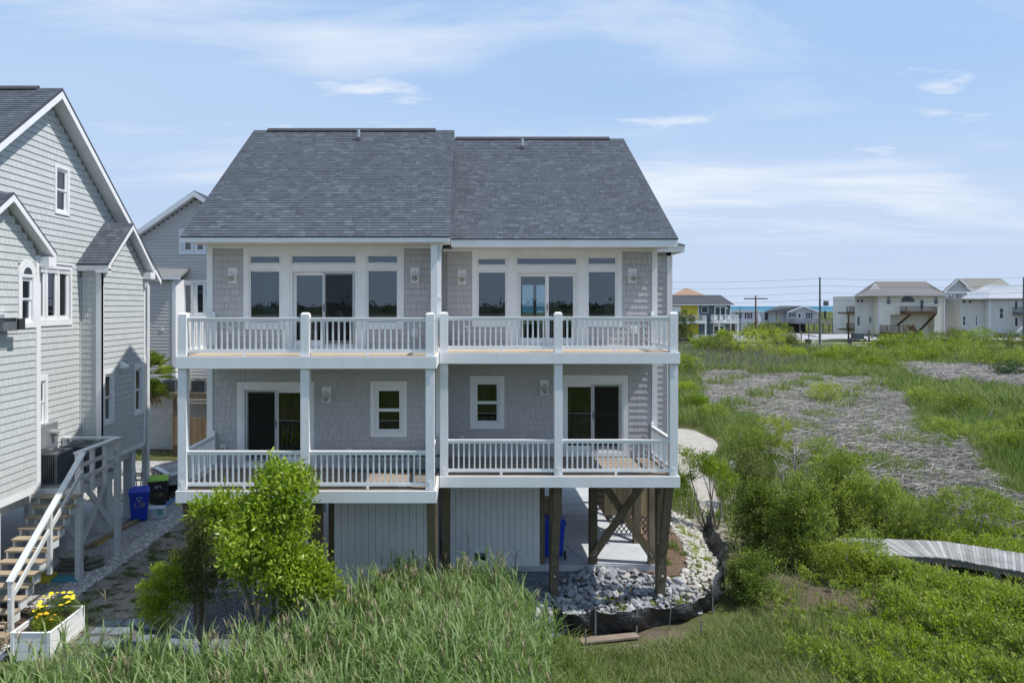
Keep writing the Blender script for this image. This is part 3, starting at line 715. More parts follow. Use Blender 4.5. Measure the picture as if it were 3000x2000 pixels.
    shakes(SH, fr, wall, sx0, sx1, DK[0]+.01, DK[1]-.12, holes=[(cz_[0], cz_[1], 0, cz_[3]), wc_], seed=8)
    for r in sc: sconce(duplex, fr, *R_(r))
    for r in ou: outlet(duplex, fr, *R_(r[:4]), pipe=bool(r[4]))
for s_ in 'LR': unit(s_)
# side, back and inner walls
wl = wall_panel('side_wall', west(XL), -YLB, -YL, DK[0]-.1, 9.0, M['siding_gap'], duplex, poly=None)
wall_panel('side_wall', east(XR), YR+.14, YRR, DK[0]-.1, 9.0, M['siding_gap'], duplex)
wr_ = wall_panel('side_wall', east(XRR), YRR, YRB, DK[0]-.1, 9.0, M['siding_gap'], duplex)
fw = wall_panel('front_wall', front(YRR), XR+.001, XRR, DK[0]-.1, 9.0, M['siding_gap'], duplex)
shakes(SH, front(YRR), fw, XR+.03, XRR-.14, DK[0]-.06, 8.9, seed=21)
shakes(SH, east(XRR), wr_, YRR+.14, YRB-.2, DK[0]-.06, 8.95, seed=22, prio=False)
shakes(SH, west(XL), wl, -YLB+.2, -YL-.14, DK[0]-.06, 8.95, seed=23, prio=False)
MB(front(YRR)).box(XRR-.14, XRR+.02, 0, .045, DK[0]-.1, 8.9).build('corner_board', M['white'], duplex)
MB(front(YL)).box(SX-.129, SX, 0, .045, DK[0]-.1, SOF-.3).build('corner_board', M['white'], duplex)
stepw = wall_panel('step_wall', east(SX), YL+.0, YR+.14, DK[0]-.1, 9.0, M['white'], duplex, th=.1)
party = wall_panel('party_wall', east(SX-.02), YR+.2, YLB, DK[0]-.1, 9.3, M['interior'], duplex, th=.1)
wall_panel('back_wall', back(YLB), .78, 6.7, DK[0]-.1, 9.0, M['siding_gap'], duplex)
wall_panel('back_wall', back(YRB), -XRR, .66, DK[0]-.1, 9.0, M['siding_gap'], duplex, [(-3.5, -3.02, 6.6, 8.3), (-2.90, -2.42, 6.6, 8.3)])
# gable ends under the roofs
EL_ = (17.46, 9.12, 23.52, 13.21); ER_ = (18.80, 9.19, 25.30, 13.35)
for x, (ye, ze, yr, zr), yw, yb, face in ((XL, EL_, YL, YLB, west), (XR, ER_, YR, YRB, east), (SX+.001, EL_, YL, YLB, east)):
    sl = (zr-ze)/(yr-ye); q = [(yw, 9.001), (yw, ze+sl*(yw-ye)-.25), (yr, zr-.25), (2*yr-yw, ze+sl*(yw-ye)-.25), (2*yr-yw, 9.001)]
    mb = MB(); mb.prism(q, x-.14 if face is east else x, x if face is east else x+.14); mb.build('gable_wall', M['siding'], duplex)
# floors, ceilings, room divisions
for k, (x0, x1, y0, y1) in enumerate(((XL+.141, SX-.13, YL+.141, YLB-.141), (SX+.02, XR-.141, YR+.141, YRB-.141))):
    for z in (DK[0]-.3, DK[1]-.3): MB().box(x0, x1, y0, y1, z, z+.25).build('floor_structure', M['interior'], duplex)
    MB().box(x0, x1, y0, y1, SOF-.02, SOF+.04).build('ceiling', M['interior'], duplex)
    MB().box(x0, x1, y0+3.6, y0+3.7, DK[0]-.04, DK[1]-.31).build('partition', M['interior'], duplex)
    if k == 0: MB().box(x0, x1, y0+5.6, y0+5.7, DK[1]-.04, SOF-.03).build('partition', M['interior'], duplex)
MB().box(XR-.13, XRR-.141, YRR+.141, YRB-.141, DK[0]-.3, DK[0]-.05).build('floor_structure', M['interior'], duplex)
def curtain(x0, x1, y, z0, z1):
    n = 40; V = []; 
    for i in range(n+1):
        t = i/n; V += [(x0+(x1-x0)*t, y+.045*math.sin(t*math.pi*11), z0), (x0+(x1-x0)*t, y+.045*math.sin(t*math.pi*11), z1)]
    new_obj('curtain', mesh_np('curtain', V, [(2*i, 2*i+2, 2*i+3, 2*i+1) for i in range(n)], M['curtain'], smooth=True), duplex)
curtain(A1.x(722), A1.x(850), YL+.3, DK[1], 8.6); curtain(A2.x(1550), A2.x(1625), YR+.3, DK[1], 8.6)
# roofs
rl = gable_roof(duplex, -7.0, -.40, EL_[0], EL_[1], EL_[2], EL_[3], 2*EL_[2]-EL_[0], EL_[1], fasc=.10, wt=.10, th=.02)
rr_ = gable_roof(duplex, -.39, 5.60, ER_[0], ER_[1], ER_[2], ER_[3], 2*ER_[2]-ER_[0], ER_[1], fasc=.10, wt=.10, th=.02)
slope_shingles(SG, rl, -7.0, -.40, *EL_, seed=5); slope_shingles(SG, rr_, -.39, 5.60, *ER_, seed=6)
for r_, (x0, x1), e in ((rl, (-6.55, -1.0), EL_), (rr_, (-.38, 5.1), ER_)):
    mb = MB(); mb.prism([(e[2]-.17, e[3]-.07), (e[2]-.16, e[3]-.03), (e[2], e[3]+.075), (e[2]+.16, e[3]-.03), (e[2]+.17, e[3]-.07)], x0, x1); mb.build('ridge_vent', M['ridge'], r_)
# level soffits and deep eave fascias
for (x0, x1, ye, yw) in ((-7.0, -.40, EL_[0], YL), (-.39, 5.60, ER_[0], YR)):
    MB().box(x0+.006, x1-.006, ye+.02, yw+.1, SOF-.0, SOF+.045).build('soffit', M['white'], duplex)
    MB().box(x0-.002, x1+.002, ye-.018, ye+.018, SOF-.02, SOF+.112).build('fascia', M['white'], duplex)
# rear side eave of the wider part
mb = MB(); mb.box(XR-.1, 6.44, 21.0, YRB, 9.0, 9.04); mb.box(XR-.1, 6.44, 20.97, 21.0, 8.99, 9.18); mb.box(6.44, 6.47, 20.97, YRB, 8.99, 9.18); mb.build('side_eave', M['white'], duplex)
mb = MB(); mb.add([(5.2, 20.93, 9.19), (6.5, 20.93, 9.19), (6.5, YRB, 9.19), (5.2, YRB, 9.19), (5.2, 22.0, 9.62), (5.9, 22.0, 9.55), (5.6, YRB, 9.62), (5.2, YRB, 9.62)], [(0, 1, 5, 4), (1, 2, 6, 5), (4, 5, 6, 7), (2, 3, 7, 6), (0, 4, 7, 3)]); mb.build('side_roof', M['shingle'], duplex)
# vent pipes
for U, V, e in ((1051, 411, EL_), (1531, 436, ER_)):
    sl = (e[3]-e[1])/(e[2]-e[0]); Y = (e[0]*sl+CZ-e[1])/(sl-(HV-V)/F); X, Z = PX(U, Y), e[1]+sl*(Y-e[0])
    mb = MB(); mb.lathe((X, Y, Z), [(.11, -.06), (.10, .02), (.05, .06), (.045, .10)], 12); mb.build('pipe_boot', M['dark'], duplex)
    MB().lathe((X, Y, Z), [(.045, .05), (.045, .34), (.03, .34)], 10).build('vent_pipe', M['metal'], duplex)
# downspout and wing pillar between the units (upper storey)
MB().box(-.87, -.705, 17.58, 18.36, DK[1]+.002, SOF-.004).build('wing_wall', M['white'], duplex)
mb = MB(); mb.box(-.70, -.62, 17.75, 17.83, DK[1]+.12, 8.82); mb.box(-.72, -.60, 17.73, 17.85, 7.6, 7.64); mb.tube([(-.66, 17.79, 8.8), (-.60, 17.6, 8.95)], .045, 8); mb.build('downspout', M['white2'], duplex)
# ---------------- decks
def plank_row(root, par, x0, x1, y0, y1, z, mat, w=.14, gap=.006, name='deck_plank', t=.03):
    n = max(1, int(round((y1-y0)/w))); ww = (y1-y0)/n; rr = random.Random(int(x0*100)+int(z*10))
    for k in range(n):
        ya = y0+k*ww; mb = MB(); mb.ct = rr.choice(TINTS); mb.box(x0, x1, ya+gap/2, ya+ww-gap/2, z-t-rr.uniform(0, .002), z-rr.uniform(0, .0015)); mb.build(name, mat, par)
BAL = {}
def baluster_mesh(h):
    k = round(h, 3)
    if k not in BAL:
        a = .019; V = [(sx*a, sy*a, z) for z in (0, h) for sx, sy in ((-1, -1), (1, -1), (1, 1), (-1, 1))]
        BAL[k] = mesh_np('baluster', V, [(0, 1, 5, 4), (1, 2, 6, 5), (2, 3, 7, 6), (3, 0, 4, 7)], M['white'])
    return BAL[k]
def railing(root, a, b, z0, name='deck_railing', posts=True):
    """straight run a->b (xy), deck level z0"""
    a, b = Vector((a[0], a[1], 0)), Vector((b[0], b[1], 0)); d = b-a; L_ = d.length; d.normalize()
    mb = MB()
    zt, zb = z0+.865, z0+.10
    def run(z1_, z2_, w):
        mb.beam(a+Vector((0, 0, (z1_+z2_)/2)), b+Vector((0, 0, (z1_+z2_)/2)), w, z2_-z1_)
    run(zt-.02, zt+.02, .09); run(zt-.075, zt-.0205, .05); run(zb-.025, zb+.055, .05)
    nf = max(1, int(L_/1.6))
    for i in range(nf):
        p = a+d*(L_*(i+.5)/nf); mb.box(p.x-.03, p.x+.03, p.y-.03, p.y+.03, z0, zb-.026)
    r = mb.build(name, M['white'], root, bevel=.004)
    n = int(round(L_/.130)); h = zt-.076-(zb+.056)
    for i in range(1, n):
        p = a+d*(L_*i/n); o = bpy.data.objects.new('baluster', baluster_mesh(h)); COL.objects.link(o); o.parent = r; o.location = (p.x, p.y, zb+.056)
        o.rotation_euler = (0, 0, math.atan2(d.y, d.x))
    return r
def post(root, x, y, z0, z1, w=.2, cap=False, name='deck_post', plate=()):
    mb = MB(); mb.box(x-w/2, x+w/2, y-w/2, y+w/2, z0, z1)
    if cap: a = w/2; mb.add([(x-a, y-a, z1), (x+a, y-a, z1), (x+a, y+a, z1), (x-a, y+a, z1), (x-a*.62, y-a*.62, z1+.045), (x+a*.62, y-a*.62, z1+.045), (x+a*.62, y+a*.62, z1+.045), (x-a*.62, y+a*.62, z1+.045)], [(0, 1, 5, 4), (1, 2, 6, 5), (2, 3, 7, 6), (3, 0, 4, 7), (4, 5, 6, 7)])
    p = mb.build(name, M['white2'], root, bevel=.006)
    for zz, off in plate:
        q = MB(); q.box(x+off-.055, x+off+.055, y-w/2-.008, y-w/2-.0005, zz-.09, zz+.09)
        for s in (-.035, .035): q.lathe((x+off, y-w/2-.008, zz+s), [(.017, -.018), (.017, 0)], 8, 'y')
        q.build('bolt_plate', M['white2'], p)
def deck(side):
    Yd = 16.25 if side == 'L' else 17.63; Yw = YL if side == 'L' else YR
    x0, x1 = (-6.62, -.67) if side == 'L' else (-.655, 5.30)
    px = (-6.50, -3.69, -.825) if side == 'L' else (-.545, 2.30, 5.17)
    for k, z in enumerate(DK):
        mb = MB(); t = z-.006 if k == 0 else z-.004
        mb.box(x0, x1, Yd-.07, Yd-.02, z-.28, t); mb.box(x0, x0+.05, Yd-.0195, Yw, z-.28, t); mb.box(x1-.05, x1, Yd-.0195, Yw-.0, z-.28, t)
        mb.build('deck_fascia', M['white'], duplex, bevel=.004)
        mb = MB(); mb.box(x0+.051, x1-.051, Yd-.019, Yw-.001, z-.25, z-.036); fl = mb.build('deck_floor', M['offwhite'] if k else M['brace'], duplex)
        plank_row(duplex, fl, x0+.052, x1-.052, Yd-.018, Yw-.045, z, M['deck_sunlit'] if k else M['deck'])
        zt = DK[1]-.281 if k == 0 else DK[1]+1.0
        for i, p in enumerate(px):
            if k == 0: post(duplex, p, Yd+.10, z+.001, zt, plate=((zt-.22, .05 if i == 0 else (-.03 if i == 2 else 0)), (z+.12, 0)) if i != 1 or side == 'R' else ((zt-.22, 0),))
            else: post(duplex, p, Yd+.10, z+.001, z+.955, cap=True)
        for a, b in ((px[0]+.1, px[1]-.1), (px[1]+.1, px[2]-.1)): railing(duplex, (a, Yd+.08), (b, Yd+.08), z)
        xo = px[0] if side == 'L' else px[2]; xi = px[2] if side == 'L' else px[0]
        railing(duplex, (xo, Yd+.2), (xo, Yw-.14), z, name='side_railing')
        railing(duplex, (xi+(.03 if side == 'L' else -.0), Yd+.2), (xi+(.03 if side == 'L' else 0), (17.5 if (side == 'L' and k) else Yw-.14)), z, name='side_railing')
        post(duplex, xo, Yw-.10, z+.001, z+.95, w=.08, cap=True, name='newel_post')
for s_ in 'LR': deck(s_)
# green fibreglass ladder lying on the lower left deck
def ladder(name, L_, w, n, mat, rung_mat, label, cat='ladder', mtx=None, rail=(.07, .028)):
    t = thing(name, (0, 0, 0), label, cat)
    for s in (-1, 1): MB().box(0, L_, s*w/2-rail[1]/2, s*w/2+rail[1]/2, 0, rail[0]).build('ladder_rail', mat, t)
    for i in range(n):
        x = L_*(i+.5)/n; MB().tube([(x, -w/2+rail[1]/2, rail[0]/2), (x, w/2-rail[1]/2, rail[0]/2)], .016, 6).build('rung', rung_mat, t)
    if mtx is not None: t.matrix_world = mtx
    return t
# ---------------- structure below
slab = MB(); slab.box(XL, SX-.01, YL, YLB, -.12, .18); slab.box(SX+.01, XR-.02, YR, YRB, -.12, .18); slab = slab.build('slab', M['concrete'], duplex)
def mat_concrete_slab():
    m, nt, b = _nodes('broom_finished_slab'); n = noise(nt, 1.1, 6, .65, scl=(1, 2.2, 1)); 
    c = ramp(nt, n, [(.3, (.40, .42, .45)), (.7, (.54, .56, .58))]); nt.links.new(c, b.inputs['Base Color']); b.inputs['Roughness'].default_value = .65
    bump(nt, b, noise(nt, 60, 2), .1, .003); return m
slab.data.materials[0] = mat_concrete_slab()
mb = MB(); mb.beam((2.2, 24.2, .183), (3.35, 20.2, .183), .012, .004); mb.beam((2.2, 24.2, .183), (2.2, 30, .183), .012, .004); mb.box(-.6, 5.2, 24.4, 24.415, .181, .184); mb.build('slab_joint', M['dark'], duplex)
def storage(side):
    fr = front(YL if side == 'L' else YR); x0, x1 = (-3.40, -.75) if side == 'L' else (-.457, 2.04)
    yb = YL+4.2 if side == 'L' else YR+4.0
    core = MB().box(x0+.02, x1-.02, (YL if side == 'L' else YR)+.03, yb, .19, DK[0]-.32).build('storage_wall', M['white'], duplex)
    n = int(round((x1-x0)/.172)); w = (x1-x0)/n
    for k in range(n):
        MB(fr).box(x0+k*w+.004, x0+(k+1)*w-.004, -.03, .02, .40, DK[0]-.3).build('wall_board', M['white'], core)
    MB(fr).box(x0-.01, x1+.01, -.03, .03, .16, .398).build('base_board', M['white'], core)
    xe = x1 if side == 'R' else x0; f2 = east(x1) if side == 'R' else west(x0)
    nn = 22
    for k in range(nn):
        ya = (YL if side == 'L' else YR)+.04+k*.175; u = (ya, ya+.167) if side == 'R' else (-ya-.167, -ya)
        MB(f2).box(u[0], u[1], -.02, .02, .19, DK[0]-.3).build('wall_board', M['white'], core)
    c = Crop(1250, 1400, .38265, YR) if side == 'R' else B1
    o, i = (((331, 487, 541, 642), (363, 462, 569, 630)) if side == 'R' else ((1420, 1560, 1467, 1600), (1448, 1530, 1497, 1580)))
    o, i = rect(c, *o), rect(c, *i)
    v = MB(fr).ring(o[0], o[1], o[2], o[3], (o[1]-o[0]-(i[1]-i[0]))/2, .0205, .045, wb=.06, wt=.09).build('flood_vent', M['white'], core)
    MB(fr).box(i[0], i[1], .021, .03, i[2], i[3]).build('vent_grille', M['acgrey'], core)
    MB(fr).box((i[0]+i[1])/2-.03, (i[0]+i[1])/2+.03, .031, .036, i[3]-.06, i[3]-.02).build('latch', M['fixture'], core)
for s_ in 'LR': storage(s_)
def pile(x, y, zt, w=.22, z0=None, name='pile', mat='pile'):
    z0 = Hs(x, y)-.4 if z0 is None else z0
    mb = MB(); mb.ct = random.random(); mb.box(x-w/2, x+w/2, y-w/2, y+w/2, z0, zt); return mb.build(name, M[mat], duplex, bevel=.008)
for (x, ztop) in ((-6.44, 0), (-3.58, 0), (-.81, 0), (-.52, 1), (2.30, 1), (5.09, 1)):
    yb = 17.2 if not ztop else 18.6; yt = 16.42 if not ztop else 17.80
    xo = .0
    p = pile(x, yb, DK[0]-.30)
    mb = MB(); mb.ct = .6; mb.beam((x, yb-.22, 1.02), (x, yt, DK[0]-.29), .20, .18, (0, 1, 0)); mb.build('knee_brace', M['pile'], duplex, bevel=.006)
    zb = .15 if x != 2.30 else .22
    q = MB(); q.ct = .3; q.box(x-.11, x+.11, yb-.20, yb-.111, .30, 1.25); q = q.build('pile_cleat', M['pile'], p)
    r = MB()
    for zz in (.40, 1.12): r.lathe((x, yb-.205, zz), [(.032, -.018), (.02, -.03)], 10, 'y'); r.lathe((x, yb-.20, zz), [(.032, -.02), (.032, 0)], 10, 'y')
    rr = random.Random(int(x*10))
    for _ in range(9): r.lathe((x+rr.uniform(-.07, .07), yb-.20, rr.uniform(.5, 1.0)), [(.010, -.012), (.010, 0)], 6, 'y')
    r.build('bolt', M['metal'], q)
piles = [(3.57, 20.05), (5.23, 20.05), (5.22, 21.7), (5.22, 23.8), (3.2, 24.6), (5.22, 26), (-.55, 25), (-6.5, 19.0), (-6.5, 22.5), (-3.7, 24), (-6.5, 26.5), (2.1, 20.1), (-3.55, 19.0)]
for x, y in piles:
    if y in (20.05, 20.1): pile(x, y-.10, DK[0]-.31, mat='pile' if x < 5 else 'brace', z0=-.5)
    else: pile(x, y, DK[0]-.31, mat='brace' if x > 4 else 'pile')
# X braces
def xbrace(a, b, c, d, y, t=.05):
    for (p, q), yy in (((a, b), y), ((c, d), y-t-.002)):
        mb = MB(); mb.ct = random.random(); mb.beam((p[0], yy, p[1]), (q[0], yy, q[1]), t, .21, (0, 0, 1)); o = mb.build('cross_brace', M['brace'], duplex)
        r = MB()
        for e, s in ((p, 1), (q, -1)):
            dx, dz = q[0]-p[0], q[1]-p[1]; L_ = math.hypot(dx, dz)
            for f_ in (.12, .2): r.lathe((e[0]+s*dx/L_*f_, yy-t/2, e[1]+s*dz/L_*f_), [(.026, -.015), (.026, 0)], 8, 'y')
        r.build('bolt', M['metal'], o)
xbrace((3.56, 2.86), (5.24, .36), (3.50, .42), (5.20, 2.88), 19.78)
for y0, y1 in ((21.7, 23.8), (23.8, 26)):
    for p, q, xx in (((y0, .4), (y1, 2.8), 5.36), ((y0, 2.8), (y1, .4), 5.42)):
        MB().beam((xx, p[0], p[1]), (xx, q[0], q[1]), .05, .2).build('cross_brace', M['cedar'], duplex)
for x0, x1 in ((-6.5, -3.7),):
    MB().beam((x0, 19.15, .4), (x1, 19.15, 2.8), .05, .2).build('cross_brace', M['pile'], duplex)
# girders and joists under the floors
mb = MB()
for y in (18.62, 21.7, 24.5, 27.5): mb.box(XL+.1, SX-.15, y-.07, y+.07, DK[0]-.55, DK[0]-.31)
for y in (20.05, 22.9, 26, 29): mb.box(SX+.1, XR-.05, y-.07, y+.07, DK[0]-.55, DK[0]-.31)
mb.build('girder', M['brace'], duplex)
for x, y in ((-6.42, 17.4), (-3.50, 17.4), (5.24, 18.95)):
    mb = MB(); mb.box(x+.03, x+.13, y-.32, y-.312, 2.45, 2.88); mb.lathe((x+.08, y-.32, 2.6), [(.022, -.012), (.022, 0)], 8, 'y'); mb.build('strap_plate', M['metal'], duplex)
# timber enclosure by the right side of the carport
enc = MB().box(4.55, 4.62, 22.35, 24.4, .75, 2.85).build('stair_enclosure', M['brace'], duplex)
for k in range(9): 
    mb = MB(); mb.ct = random.random(); mb.box(4.35+k*.19, 4.53+k*.19, 22.31, 22.35, .82, 2.85); mb.build('enclosure_board', M['cedar'], enc)
for k in range(13): 
    mb = MB(); mb.ct = random.random(); mb.box(4.50, 4.545, 22.36+k*.155, 22.505+k*.155, .60, 2.85); mb.build('enclosure_board', M['cedar'], enc)
mb = MB()
for k in range(12): mb.beam((4.36+k*.15, 22.29, .22), (4.36+k*.15+.45, 22.29, .80), .012, .03); mb.beam((4.36+k*.15+.45, 22.27, .22), (4.36+k*.15, 22.27, .80), .012, .03)
mb.build('lattice', M['dark'], enc)
for k in range(9): MB().beam((4.3, 22.9, 2.7-k*.21), (4.3, 23.12, 2.7-k*.21-.04), .5, .035).build('stair_tread', M['cedar'], enc)
SH.finish(); SG.finish()
# ------------------------------------------------------------------ sage green house on the left
sage = thing('shingled_house', (-12, 18, -.1), 'tall sage green shingled house with steep gables at the left edge', 'house')
S2 = Pieces('shake', sage, M['green']); G2 = Pieces('shingle', sage, M['shingle'])
X1, X2 = -11.5, -12.2; ZB = 2.55
MR = (13.95, 8.5, 20.66, 13.73, 27.37, 8.5)      # main roof: near eave, ridge, far eave
def lx(c, a): return yx(c.ox+a*c.k, c.X)         # depth of a crop column on the wall plane
class CropX:
    def __init__(s, ox, oy, k, X): s.ox, s.oy, s.k, s.X = ox, oy, k, X
    def y(s, a): return s.X*F/((s.ox+a*s.k)-PU)
    def z(s, a, b): return PZ(s.oy+b*s.k, s.y(a))
f1, f2 = east(X1), east(X2)
C1 = CropX(0, 700, .3188, X1); C2 = CropX(0, 700, .3188, X2); C3 = CropX(280, 700, .4082, X1); C4 = CropX(0, 200, .4464, X2)
def gline(yn, zn, yr, zr): 
    sl = (zr-zn)/(yr-yn)
    return lambda z: ((z-zr)/sl+yr, 2*yr-((z-zr)/sl+yr))
# --- wall of the first bump (nearest)
B1R = (15.78, 8.87, 17.58, 10.21, 19.38, 8.87)
yA, yB = 16.07, 19.09
# openings (arched window beside the corner board)
aw = (C1.y(190), C1.y(297), C1.z(250, 770), C1.z(250, 350)); awc = (C1.y(160), C1.y(326))
w1 = wall_panel('bump_wall', f1, yA, yB, ZB, 8.8, M['green_gap'], sage, [aw], poly=None)
sl1 = (B1R[3]-B1R[1])/(B1R[2]-B1R[0])
mb = MB(f1); q = [(yA, 8.801), (yA, B1R[3]-sl1*(B1R[2]-yA)-.2), (B1R[2], B1R[3]-.2), (yB, B1R[3]-sl1*(yB-B1R[2])-.2), (yB, 8.801)]
mb.add([(p[0], 0, p[1]) for p in q]+[(p[0], -.14, p[1]) for p in q], [(0, 1, 2, 3, 4), (9, 8, 7, 6, 5)]+[(i, i+5, (i+1) % 5+5, (i+1) % 5) for i in range(5)]); mb.build('gable_wall', M['green_gap'], sage)
def ins(R4, a, b, m=.22):
    sl = (R4[3]-R4[1])/(R4[2]-R4[0])
    def f(z0, z1):
        lim = (R4[3]-m-(z0+z1)/2-.03)/sl
        if lim <= .1: return []
        return [(max(a, R4[2]-lim), min(b, R4[2]+lim))]
    return f
c13 = .186
zt_arch = C1.z(245, 185)
shakes(S2, f1, w1, yA, yB-.15, ZB+.06, 10.1, holes=[(awc[0], awc[1], C1.z(240, 820), zt_arch-.12)], inside=ins(B1R, yA, yB-.15), course=c13, seed=31)
MB(front(yB)).box(X1-.001, X1-.0005, 0, .001, ZB, ZB+.001)
mb = MB(); mb.box(X1-.6, X1-.14, yB-.14, yB, ZB, 8.8); mb.build('bump_wall', M['green'], sage)
MB(f1).box(yB-.15, yB+.045, 0.001, .045, ZB-.02, 8.75).box(yB+.0005, yB+.045, -.15, .0, ZB-.02, 8.75).build('corner_board', M['white'], sage)
gb = MB(f1).box(yA-1.5, yB+.05, .0, .04, ZB-.12, ZB+.055).box(yA-1.5, yB+.05, -.3, 0, ZB-.125, ZB-.002).build('skirt_board', M['white'], sage)
MB(f1).box(yA-2, yA-.001, -.14, 0, ZB, 8.7).build('bump_wall', M['green'], sage)
r1 = gable_roof(sage, X2-.3, -11.2, B1R[0], B1R[1], B1R[2], B1R[3], B1R[4], B1R[5], wt=.12, fasc=.16)
slope_shingles(G2, r1, X2, -11.2, B1R[0], B1R[1], B1R[2], B1R[3], seed=41)
mb = MB(); mb.box(X1-.1, -11.19, 19.05, 19.40, 8.46, 8.72); mb.build('eave_return', M['white'], sage)
# arched window
yc = (aw[0]+aw[1])/2
win = window(sage, f1, aw[0], aw[1], aw[2], aw[3], (aw[0]+.09, aw[1]-.09, aw[2]+.12, aw[3]-.1), casing=yc-awc[0]-(yc-aw[0]), cwt=.06, split=True, mat='glass', name='arched_window')
ra, rb = (awc[1]-awc[0])/2-.005, (aw[1]-aw[0])/2-.06; zc_ = aw[3]+.07
mb = MB(f1); n = 14; vs = []; 
for i in range(n+1):
    a = math.pi*i/n
    for r_, d in ((ra, 0), (ra, .045), (rb, .045), (rb, 0)): vs.append((yc+r_*math.cos(a), d, zc_+r_*.98*math.sin(a)))
mb.add(vs, [(i*4+k, i*4+(k+1) % 4, (i+1)*4+(k+1) % 4, (i+1)*4+k) for i in range(n) for k in range(4)]); mb.box(yc-ra, yc+ra, .001, .043, zc_-.07, zc_-.001); mb.build('arch_trim', M['white'], win)
mb = MB(f1); vs = [(yc+rb*math.cos(math.pi*i/n), .026, zc_+rb*math.sin(math.pi*i/n)) for i in range(n+1)]; mb.add(vs, [tuple(range(n+1))]); mb.build('pane', solid('dark_arch_glass', (.06, .08, .09), .05), win)
# lamp or unit on the wall at the frame edge
Yf = C1.y(40); zf = C1.z(40, 760)
fx = MB(f1).box(Yf-.5, Yf+.05, 0, .30, zf-.22, zf+.10).build('wall_fixture', M['acgrey'], sage); MB(f1).box(Yf-.55, Yf-.02, 0, .36, zf+.102, zf+.2).build('fixture_hood', M['offwhite'], fx); MB(f1).box(Yf+.02, Yf+.26, .31, .36, zf-.2, zf+.08).build('fixture_shade', M['dark'], fx)
# --- middle wall with triple window and small window
yC, yD = 19.0, 22.44
tw = (C2.y(300), C2.y(630), C2.z(500, 745), C2.z(500, 275)); twc = (C2.y(280), C2.y(652), C2.z(500, 795), C2.z(500, 233))
lw = (C2.y(330), C2.y(412), PZ(1245, C2.y(375)), PZ(1115, C2.y(375))); lwc = (C2.y(300), C2.y(430), PZ(1258, C2.y(375)), PZ(1100, C2.y(375)))
at = (C4.y(365), C4.y(440), C4.z(400, 945), C4.z(400, 660)); atc = (C4.y(355), C4.y(450), C4.z(400, 965), C4.z(400, 645))
w2 = wall_panel('middle_wall', f2, 14.4, 25.3, ZB, 8.36, M['green_gap'], sage, [tw, lw])
slm = (MR[3]-MR[1])/(MR[2]-MR[0])
mb = MB(f2); q = [(MR[0]+.2, 8.361), (MR[0]+.2, MR[1]+.0), (MR[2], MR[3]-.22), (MR[4]-.2, MR[1]), (MR[4]-.2, 8.361)]
# gable above in two halves round the attic window
def gz(y): return MR[3]-.22-slm*abs(y-MR[2])
ya, yb, za, zb2 = at
pieces = [[(MR[0]+.2, 8.361), (MR[0]+.2, gz(MR[0]+.2)), (MR[2], gz(MR[2])), (ya, gz(ya)), (ya, 8.361)], [(yb, 8.361), (yb, gz(yb)), (MR[4]-.2, gz(MR[4]-.2)), (MR[4]-.2, 8.361)], [(ya, 8.361), (ya, za), (yb, za), (yb, 8.361)], [(ya, zb2), (ya, gz(ya)), (yb, gz(yb)), (yb, zb2)]]
mb = MB(f2)
for q in pieces:
    n = len(q); mb.add([(p[0], 0, p[1]) for p in q]+[(p[0], -.14, p[1]) for p in q], [tuple(range(n)), tuple(range(2*n-1, n-1, -1))]+[(i, i+n, (i+1) % n+n, (i+1) % n) for i in range(n)])
w2g = mb.build('gable_wall', M['green_gap'], sage)
shakes(S2, f2, w2, 18.9, yD-.06, ZB+.02, 8.36, holes=[twc, lwc], course=c13, zref=8.36, seed=32)
shakes(S2, f2, w2g, 14.4, 27.0, 8.361, 13.4, holes=[atc], inside=ins(MR, 14.3, 27.1, .3), course=c13, zref=8.36, seed=33)
for a, c in ((at, atc), (lw, lwc)):
    window(sage, f2, *a, (a[0]+.09, a[1]-.09, a[2]+.09, a[3]-.09), casing=min(a[0]-c[0], c[1]-a[1]), cwt=max(.06, c[3]-a[3]), split=True)
mb = MB(f2); mb.ring(twc[0], twc[1], twc[2], twc[3], tw[0]-twc[0], 0, .045, wb=tw[2]-twc[2]-.002, wt=twc[3]-tw[3]-.002); mb.box(twc[0]-.04, twc[1]+.04, .0, .075, twc[3]+.001, twc[3]+.05); mb.build('window_casing', M['white'], sage)
n3 = 3; wd = (tw[1]-tw[0])/n3
for i in range(n3): 
    a, b = tw[0]+i*wd+.004, tw[0]+(i+1)*wd-.004; window(sage, f2, a, b, tw[2]+.002, tw[3]-.002, (a+.12, b-.12, tw[2]+.13, tw[3]-.12))
def blinds(fr, a, b, z0, z1):
    mb = MB(fr)
    z = z1
    while z > z0: mb.box(a, b, -.2, -.19, z-.04, z-.005); z -= .045
    mb.build('window_blind', M['white'], sage)
blinds(f2, tw[0]+.05, tw[1]-.05, tw[3]-.55, tw[3]-.1)
MB(front(yD)).box(X2, X2+.05, 0, .05, ZB, 8.3).build('corner_trim', M['offwhite'], sage)
